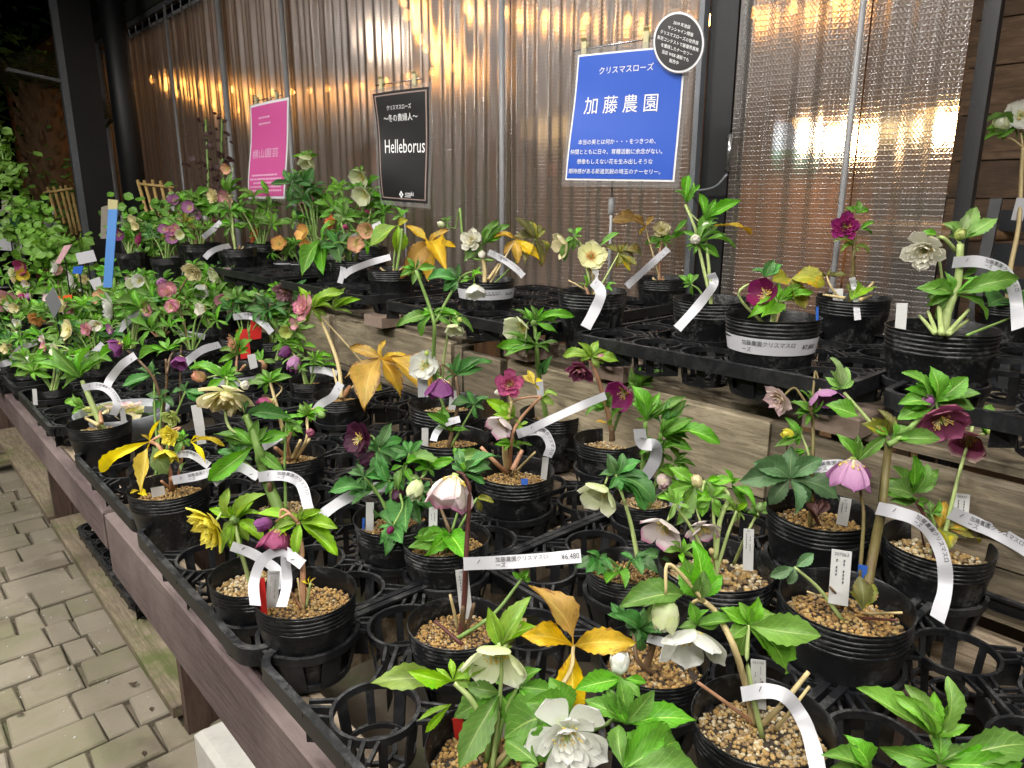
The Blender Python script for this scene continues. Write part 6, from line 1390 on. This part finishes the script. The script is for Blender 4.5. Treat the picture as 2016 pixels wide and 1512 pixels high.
def stand(label, topu, topv, barpts, base, signn, fnc):
    """clip stand: pole, socket, cross bar, two clips"""
    (u0, v0), (u1, v1), zc, vpu = barpts
    cs = [(u0, v0), (u1, v1), (u1, v1), (u0, v0)]; pts, n = signplane(cs, zc, vpu); A, B = pts[0] - n*.004, pts[1] - n*.004; mid = A.lerp(B, .5) - n*.008
    root = empty('sign_stand', (mid.x, mid.y, base)); tag(root, label, 'sign stand', 'sign clip stands'); inv = Matrix.Translation(-V((mid.x, mid.y, base)))
    o = MB().tube([A, B], .0022, 8).build('cross_bar', M_CHROME, root, True); o.matrix_parent_inverse = inv
    zs = mid.z - .36
    o = MB().tube([V((mid.x, mid.y, zs)), mid], .0018, 7).build('rod', M_CHROME, root, True); o.matrix_parent_inverse = inv
    o = MB().tube([V((mid.x, mid.y, base)), V((mid.x, mid.y, zs))], .004, 9).build('pole', M_WHITEP, root, True); o.matrix_parent_inverse = inv
    o = MB().lathe([(.004, -.035),(.008, -.03),(.008, .005),(.004, .008)], 12, (mid.x, mid.y, zs)).build('socket', M_WHITEP, root, True); o.matrix_parent_inverse = inv
    o = MB().lathe([(.001, 0),(.04, 0),(.04, .006),(.005, .012)], 20, (mid.x, mid.y, base)).build('foot', M_WHITEP, root); o.matrix_parent_inverse = inv
    d = (B-A).normalized()
    for f in (.14, .86):
        c = A.lerp(B, f); b = MB()
        b.bar(c + UPW*.016 + n*.006, c - UPW*.022 + n*.007, .013, .003, n); b.bar(c + UPW*.016 - n*.006, c - UPW*.022 - n*.001, .013, .003, n); b.tube([c - d*.006, c + d*.006], .0055, 8); b.bar(c + UPW*.016 + n*.004, c + UPW*.024 + n*.011, .013, .003, n)
        o = b.build('clip', M_CLIP, root); o.matrix_parent_inverse = inv
    return root
BV = -1500
LG = 'bcdef'
def bt(W, H): return None
# blue sign
zB = depth(onx(1230, 230, 1.42)); csB = [(1133,97),(1362,74),(1336,371),(1105,366)]
_pb, _ = signplane(csB, zB, BV); WB = (_pb[1]-_pb[0]).length; HB = (_pb[0]-_pb[3]).length
body = ['本当の美とは何か・・・をつきつめ、', '仲間とともに日々、育種活動に余念がない。', '想像もしえない花を生み出しそうな', '期待感がある新進気鋭の埼玉のナーセリー。']
tx = [('クリスマスローズ', WB*.50, HB*.815, WB*.062, M_INKW, 1, 'C'), ('加 藤 農 園', WB*.475, HB*.545, WB*.150, M_INKW, .93, 'C')]
tx += [(s_, WB*.475, HB*(.315 - .072*k), WB*.046, M_INKW, .92, 'C') for k, s_ in enumerate(body)]
sign('blue_sign', 'blue laminated sign with white Japanese writing in front of the curtain', csB, zB, BV,
     [('film',0,0,1,1,M_FILM,0),('white_border',.035,.045,.965,.955,M_WHT,.001),('blue_print',.050,.060,.950,.942,M_BLUE,.002)], tx)
stand('clip stand holding the blue sign', 0, 0, ((1128,100),(1298,72),zB,BV), .99, None, None)
# round black badge
_pq, _nq = signplane(csB, zB, BV); _rr = ray(1336, 84); _hit = CAM + _rr*((_pq[0]-CAM).dot(_nq)/_rr.dot(_nq)) + _nq*.016; zR = depth(_hit); csR = [(1284,22),(1389,22),(1389,145),(1284,145)]
ptsR, nR = signplane(csR, zR, BV); cR = sum(ptsR, V((0,0,0)))/4; rootR = empty('round_badge', cR); tag(rootR, 'round black badge with small white writing at the corner of the blue sign', 'badge')
dX = (ptsR[1]-ptsR[0])*.5; dY = (ptsR[0]-ptsR[3])*.5; ang = R(-14)
def disc(nm, k, mat, lift):
    o = mesh(nm, [cR + nR*lift] + [cR + nR*lift + dX*(k*math.cos(a*math.pi/24)) + dY*(k*math.sin(a*math.pi/24)) for a in range(48)], [(0, 1+i, 1+(i+1)%48) for i in range(48)], [mat], False); o = obj(nm, o, rootR); o.matrix_parent_inverse = Matrix.Translation(-cR)
disc('film', 1.0, M_FILM, 0); disc('white_ring', .955, M_WHT, .001); disc('black_print', .89, M_BLK, .002)
lnR = ['2019 年池袋', 'サンシャイン開催', 'クリスマスローズの世界展', '新花コンテストで最優秀賞株', 'を獲得したナーセリー', '当店 WEB 通販でも', '販売中']
def fR(x, y_): c, s_ = math.cos(ang), math.sin(ang); x2, y2 = x*c - y_*s_, x*s_ + y_*c; return cR + nR*.003 + dX*x2 + dY*y2
put_text([(s_, 0, .52 - .20*k, .135, M_INKW, .92, 'C') for k, s_ in enumerate(lnR)], fR, rootR, Matrix.Translation(-cR))
# black sign
zK = depth(onx(795, 285, 1.42)); csK = [(729,178),(852,161),(848,411),(750,402)]; _pb, _ = signplane(csK, zK, BV); WK = (_pb[1]-_pb[0]).length; HK = (_pb[0]-_pb[3]).length
def hserif(root, fn, W, H, inv): pass
tk = [('クリスマスローズ', WK*.44, HK*.838, WK*.066, M_INKW, .72, 'C'), ('～冬の貴婦人～', WK*.45, HK*.742, WK*.098, M_INKW, .78, 'C'), ('Helleborus', WK*.49, HK*.468, WK*.245, M_INKW, .60, 'C'), ('❖', WK*.44, HK*.080, WK*.10, M_INKW, .8, 'C'), ('ozaki', WK*.58, HK*.098, WK*.080, M_INKW, .9, 'C')]
def kx(root, fn, W, H, inv):
    b = MB(); 
    def q(x0, y0, x1, y1): b.add([fn(x0,y0,.0034), fn(x1,y0,.0034), fn(x1,y1,.0034), fn(x0,y1,.0034)], [(0,1,2,3)])
    q(.55, .083, .665, .088)
    m_ = b.build('small_print', M_INKW, root); m_.matrix_parent_inverse = inv
sign('black_sign', 'black laminated sign reading Helleborus in front of the curtain', csK, zK, BV,
     [('film',0,0,1,1,M_FILM,0),('outer_frame',.045,.040,.955,.965,M_BLK,.001),('inner_frame',.075,.062,.925,.945,M_BRN,.0017),('black_print',.095,.072,.905,.934,M_BLK,.0024)], tk, .010, kx)
stand('clip stand holding the black sign', 0, 0, ((738,168),(830,154),zK,BV), .99, None, None)
# pink sign
zP = depth(onx(530, 290, 1.42)); csP = [(492,207),(573,189),(564,395),(488,395)]; _pb, _ = signplane(csP, zP, BV); WP = (_pb[1]-_pb[0]).length; HP = (_pb[0]-_pb[3]).length
def px_(root, fn, W, H, inv):
    b = MB(); r_ = random.Random(4)
    for yy, x0, x1 in ((.835,.27,.55),(.775,.27,.55),(.255,.14,.78),(.215,.10,.88),(.175,.20,.72),(.135,.10,.88),(.095,.10,.88)):
        x = x0
        while x < x1:
            w_ = r_.uniform(.02,.05); b.add([fn(x,yy,.0034), fn(x+w_,yy,.0034), fn(x+w_,yy+.018,.0034), fn(x,yy+.018,.0034)], [(0,1,2,3)]); x += w_ + .012
    m_ = b.build('fine_print', M_INKP, root); m_.matrix_parent_inverse = inv
sign('pink_sign', 'bright pink laminated sign with pale writing at left', csP, zP, BV,
     [('film',0,0,1,1,M_FILM,0),('white_border',.03,.02,.97,.99,M_WHT,.001),('pink_print',.06,.045,.94,.965,M_PINK,.002)], [('横山園芸', WP*.44, HP*.46, WP*.165, M_INKP, 1, 'C')], .010, px_)
stand('clip stand holding the pink sign', 0, 0, ((497,200),(552,188),zP,BV), .99, None, None)

# ------------------------------------------------------------------ left background: stakes, cards, trellises, climbing plant, palm, dark shrubs
def card(name, label, cs, zc, vpu, mat, cat='card', pole=True, pm=None, base=.72, thick=.002):
    pts, n = signplane(cs, zc, vpu); org = (pts[2]+pts[3])/2; root = empty(name, (org.x, org.y, base)); tag(root, label, cat); inv = Matrix.Translation(-V((org.x, org.y, base)))
    P2 = [p - n*thick for p in pts]; b = MB(); b.add(pts + P2, [(0,3,2,1),(4,5,6,7),(0,1,5,4),(1,2,6,5),(2,3,7,6),(3,0,4,7)]); o = b.build('card_face', mat, root); o.matrix_parent_inverse = inv
    if pole:
        c = sum(pts, V((0,0,0)))/4 - n*.006; o = MB().tube([V((c.x, c.y, base)), c + UPW*.01], .003, 7).build('stake', pm or M_STEELB, root); o.matrix_parent_inverse = inv
    return root
M_BLUES = gloss('blue_stake_plastic', (.10,.26,.62), .4)
bs = card('blue_stake', 'tall blue plastic stake with a torn cream top at left', [(213,412),(231,412),(220,566),(203,566)], 2.55, -1200, M_BLUES, 'stake', False)
pts, n_ = signplane([(213,392),(232,394),(231,412),(213,412)], 2.55, -1200); o = MB().add([p + n_*.001 for p in pts] + [p - n_*.002 for p in pts], [(0,3,2,1),(4,5,6,7),(0,1,5,4),(1,2,6,5),(2,3,7,6),(3,0,4,7)]).build('torn_top', M_CLIP, bs); o.matrix_parent_inverse = Matrix.Translation(-V(bs.location))
card('price_card', 'white card on a black stake left of the blue stake', [(148,499),(183,492),(190,514),(155,521)], 3.1, -1200, M_PAPER)
card('price_card', 'grey diamond shaped card on a stake at left', [(88,588),(104,565),(121,600),(106,628)], 2.6, -1200, simple('grey_card', (.14,.145,.155), .5, .1))
card('price_card', 'striped white card right of the blue stake foot', [(175,552),(196,545),(202,568),(186,572)], 2.9, -1200, M_PAPER)
card('price_card', 'white card hanging among the bamboo canes', [(95,454),(116,450),(119,471),(99,472)], 4.2, -1200, M_PAPER)
card('price_card', 'small white card above the hanging card', [(90,412),(105,411),(105,422),(90,422)], 4.2, -1200, M_PAPER)
card('price_card', 'white card behind the bamboo canes', [(86,437),(112,437),(112,449),(86,448)], 4.25, -1200, M_PAPER)
card('picture_label', 'colourful picture label leaning among the left plants', [(126,484),(142,481),(118,520),(108,518)], 3.2, -1200, simple('picture_label', (.55,.33,.36), .5, .6, 60), 'label')
card('name_sign', 'dark green name sign with white letters at the left edge', [(-6,436),(44,424),(28,462),(-6,464)], 4.0, -1200, simple('dark_green_sign', (.012,.045,.030), .4, .1), 'sign')
card('name_sign', 'small dark green sign hanging from the bamboo canes', [(82,381),(97,379),(88,417),(74,412)], 4.3, -1200, simple('dark_green_sign', (.012,.045,.030), .4, .1), 'sign')
card('price_card', 'white card at the left edge under the green sign', [(-4,462),(40,458),(43,495),(-4,492)], 4.05, -1200, M_PAPER)
card('orange_card', 'orange card behind the grey diamond card', [(112,583),(141,580),(141,598),(113,600)], 2.9, -1200, simple('orange_card', (.70,.11,.03), .5, .1))
card('blue_card', 'small blue card at the left among the leaves', [(145,525),(164,523),(160,540),(142,538)], 3.0, -1200, M_BLUEP)
card('white_board', 'white board with a green centre standing behind the round black pole', [(237,424),(258,424),(257,448),(238,448)], 5.4, -1200, M_PAPER)
card('wooden_paddle', 'flat grey wooden paddle standing behind the blue stake', [(199,408),(212,404),(211,470),(198,470)], 3.4, -1200, simple('grey_paddle', (.20,.18,.15), .7, .2, 30), 'paddle')
def trellis(name, label, tops, bots, zc, bars):
    b0 = pix(*bots[0], zc); root = empty(name, (b0.x, b0.y, .6)); tag(root, label, 'trellis', 'bamboo trellises'); inv = Matrix.Translation(-V((b0.x, b0.y, .6)))
    for a, b_ in zip(tops, bots): o = MB().tube([pix(*a, zc), pix(*b_, zc-.05)], .0095 if zc > 4 else .007, 7).build('cane', M_BAMBOO, root, True); o.matrix_parent_inverse = inv
    for a, b_ in bars: o = MB().tube([pix(*a, zc-.02), pix(*b_, zc-.02)], .008, 7).build('cross_cane', M_BAMBOO, root, True); o.matrix_parent_inverse = inv
trellis('bamboo_trellis', 'bamboo cane trellis left of the thick black post', [(94,369),(106,368),(119,367),(129,366),(142,380)], [(112,430),(127,440),(143,462),(151,462),(158,455)], 4.6, [((86,380),(143,371))])
trellis('bamboo_trellis', 'bamboo cane trellis right of the round black pole', [(271,355),(284,356),(300,355),(316,357),(331,359)], [(300,455),(312,455),(322,455),(335,440),(347,415)], 4.1, [((275,362),(343,369))])
def climber(label, stem, zc, n, spread, lmat, seed, size, name='climbing_plant', base=.0):
    r_ = random.Random(seed); P_ = [pix(u, v, zc) for u, v in stem]; root = empty(name, (P_[0].x, P_[0].y, base)); tag(root, label, 'plant'); inv = Matrix.Translation(-V((P_[0].x, P_[0].y, base)))
    sp = spline([V((P_[0].x, P_[0].y, base))] + P_, 8); o = MB().tube(sp, .006, 6).build('stem', STEM['green'], root, True); o.matrix_parent_inverse = inv
    vs, fs, uvs = [], [], []
    for k in range(n):
        c = r_.choice(sp[6:]) + V((r_.gauss(0, spread), r_.gauss(0, spread), r_.gauss(0, spread*.7))); s_ = size*r_.uniform(.6, 1.25)
        d = V((r_.uniform(-1,1), r_.uniform(-1,1), r_.uniform(-.8,.5))).normalized(); nn = (camvec(0,.3,.8) + V((r_.uniform(-.7,.7), r_.uniform(-.7,.7), r_.uniform(-.3,.9)))).normalized(); x = d.cross(nn).normalized(); b = len(vs)
        for t, w_ in ((0,.08),(.3,.42),(.65,.45),(1,.05)):
            vs += [c + d*(t*s_) - x*(w_*s_) + nn*.10*s_*t, c + d*(t*s_) - nn*.06*s_, c + d*(t*s_) + x*(w_*s_) + nn*.10*s_*t]; uvs += [(.1,t),(.5,t),(.9,t)]
        for j in range(3):
            for i in range(2): a = b + j*3 + i; fs.append((a, a+1, a+4, a+3))
    o = obj('foliage', mesh('foliage', vs, fs, [lmat], True, uvs), root); o.matrix_parent_inverse = inv; o['kind'] = 'stuff'
    return root
climber('lush bright green climbing vine on a cane at the left edge', [(40,500),(35,440),(22,380),(8,320),(-2,262)], 4.0, 260, .048, LEAF['lime'], 3, .050)
climber('small leafed green plant among the bamboo canes', [(110,520),(75,460),(62,420),(55,400)], 3.9, 170, .05, LEAF['lime'], 4, .045)
climber('green bushy plant below the bamboo canes at left', [(130,540),(125,500),(110,480)], 3.7, 170, .075, LEAF['lime'], 5, .055)
climber('bare twiggy climbing plant with brown leaves left of the pink sign', [(410,400),(410,350),(408,300),(405,235)], 3.55, 60, .05, LEAF['plum'], 6, .030, base=.92)
climber('thin twiggy plant with brown leaves close left of the pink sign', [(440,390),(440,340),(436,290),(438,235)], 3.6, 55, .05, LEAF['plum'], 7, .030, base=.92)
climber('pale flowered sprig plant in front of the far curtain', [(340,470),(350,430),(372,415)], 3.6, 120, .075, LEAF['light'], 8, .030, base=.92)
climber('green sprig plant under the far curtain beside the round pole', [(300,470),(310,440),(300,420)], 3.7, 160, .085, LEAF['green'], 9, .05, base=.92)
for k, (u, v, w_) in enumerate([(10,505,90),]):
    p = pix(u, v, 4.1); t = empty('nursery_pot', (p.x, p.y, .45)); tag(t, 'big dark pot at the left edge under the vine', 'pot'); MB().lathe([(.001,0),(.11,0),(.15,.30),(.155,.30),(.155,.32),(.14,.32),(.13,.25),(.001,.25)], 36).build('pot_body', M_POT, t, True)
    t2 = empty('plant_stand', (p.x, p.y, 0)); tag(t2, 'low dark stand under the big pot at the left edge', 'stand'); MB().bevbox(-.3,.5,-.3,.6,.40,.45,.004).build('stand_top', M_PALLET2, t2)
    for sx in (-.26,.46):
        for sy in (-.26,.56): MB().box(sx-.025,sx+.025,sy-.025,sy+.025,.02,.399).build('leg', M_PALLET2, t2)
hp = pix(30, 408, 4.8); t = empty('straw_hat', (hp.x, hp.y, hp.z-.03)); tag(t, 'pale straw sun hat hanging at the left edge', 'hat'); MB().lathe([(.16,.0),(.10,.012),(.075,.02),(.07,.07),(.045,.10),(.001,.105)], 28).build('hat_body', simple('straw', (.42,.39,.33), .8, .15, 60), t, True)
t = empty('hat_stand', (hp.x, hp.y, 0)); tag(t, 'slim dark stand under the straw hat', 'stand'); MB().tube([(0,0,0.02),(0,0,hp.z-.03)], .012, 8).build('pole', M_STEELB, t); MB().lathe([(.001,.02),(.12,.02),(.12,.035),(.012,.05)], 20).build('base', M_STEELB, t)
# palm
pp = pix(92, 300, 6.6); palm = empty('palm_tree', (pp.x, pp.y, 0)); tag(palm, 'shaggy palm tree with brown frond stubs in the dark at left', 'tree')
M_BARK = simple('palm_bark', (.15,.088,.042), .85, .5, 18, .6); M_FROND = simple('palm_frond', (.09,.11,.04), .6, .4, 12)
rq = random.Random(11); b = MB().tube([(0,0,.02),(0,0,.8),(.02,0,1.6),(.0,0,2.2)], [.17,.16,.18,.15], 18); b.build('trunk', M_BARK, palm, True)
for k in range(110):
    a = k*2.4; z = .35 + 1.75*k/110; r0 = .15; c_, s_ = math.cos(a), math.sin(a); l_ = rq.uniform(.07, .13)
    MB().tube([(c_*r0*.9, s_*r0*.9, z), (c_*(r0+l_*.5), s_*(r0+l_*.5), z+l_*.55), (c_*(r0+l_*.62), s_*(r0+l_*.62), z+l_*1.1)], [.034,.026,.010], 5).build('frond_stub', M_BARK, palm)
for k in range(20):
    a = k*2.4 + .3; c_, s_ = math.cos(a), math.sin(a); L = rq.uniform(.9, 1.5); el = rq.uniform(.4, 1.2); pts = [V((c_*.1, s_*.1, 2.15)) + V((c_*L*t*math.cos(el)*(1+.25*t), s_*L*t*math.cos(el)*(1+.25*t), L*t*math.sin(el) - .75*L*t*t)) for t in (0,.25,.5,.75,1)]
    b = MB().tube(pts, [.018,.014,.010,.007,.003], 5); sp = spline(pts, 6); side = V((-s_, c_, 0))
    for i in range(3, len(sp)-1):
        for sg in (-1, 1):
            q = sp[i]; tip = q + side*sg*.26*(1-.5*abs(i/len(sp)-.4)) + (sp[i+1]-sp[i])*2 + V((0,0,-.07)); e = (sp[i+1]-sp[i])*.35; b.add([q - e, q + e, tip], [(0,1,2)])
    b.build('frond', M_FROND, palm)
for k, (u, v, zc, lab, mt, sz) in enumerate([(10,140,8.6,'dark foliage tree above the vine in the night','dark',.14), (150,420,6.2,'dim green shrub behind the bamboo canes','green',.07)]):
    p = pix(u, v, zc); r_ = random.Random(70+k); root = empty('dark_shrub', (p.x, p.y, 0)); tag(root, lab, 'shrub'); rad = .9 if k == 0 else .4
    MB().tube([(0,0,.02),(0,0,p.z)], .03, 8).build('trunk', M_BARK, root); vs, fs, uvs = [], [], []
    for j in range(500):
        c = V((r_.gauss(0,rad*.45), r_.gauss(0,rad*.45), p.z + r_.gauss(0,rad*.5))); c.z = max(c.z, .1); d = V((r_.uniform(-1,1), r_.uniform(-1,1), r_.uniform(-1,.6))).normalized(); x = d.orthogonal().normalized(); s_ = sz*r_.uniform(.6,1.3); b_ = len(vs)
        vs += [c, c + d*s_*.5 + x*s_*.28, c + d*s_, c + d*s_*.5 - x*s_*.28]; uvs += [(.5,0),(.9,.5),(.5,1),(.1,.5)]; fs.append((b_, b_+1, b_+2, b_+3))
    o = obj('crown', mesh('crown', vs, fs, [LEAF[mt]], False, uvs), root)
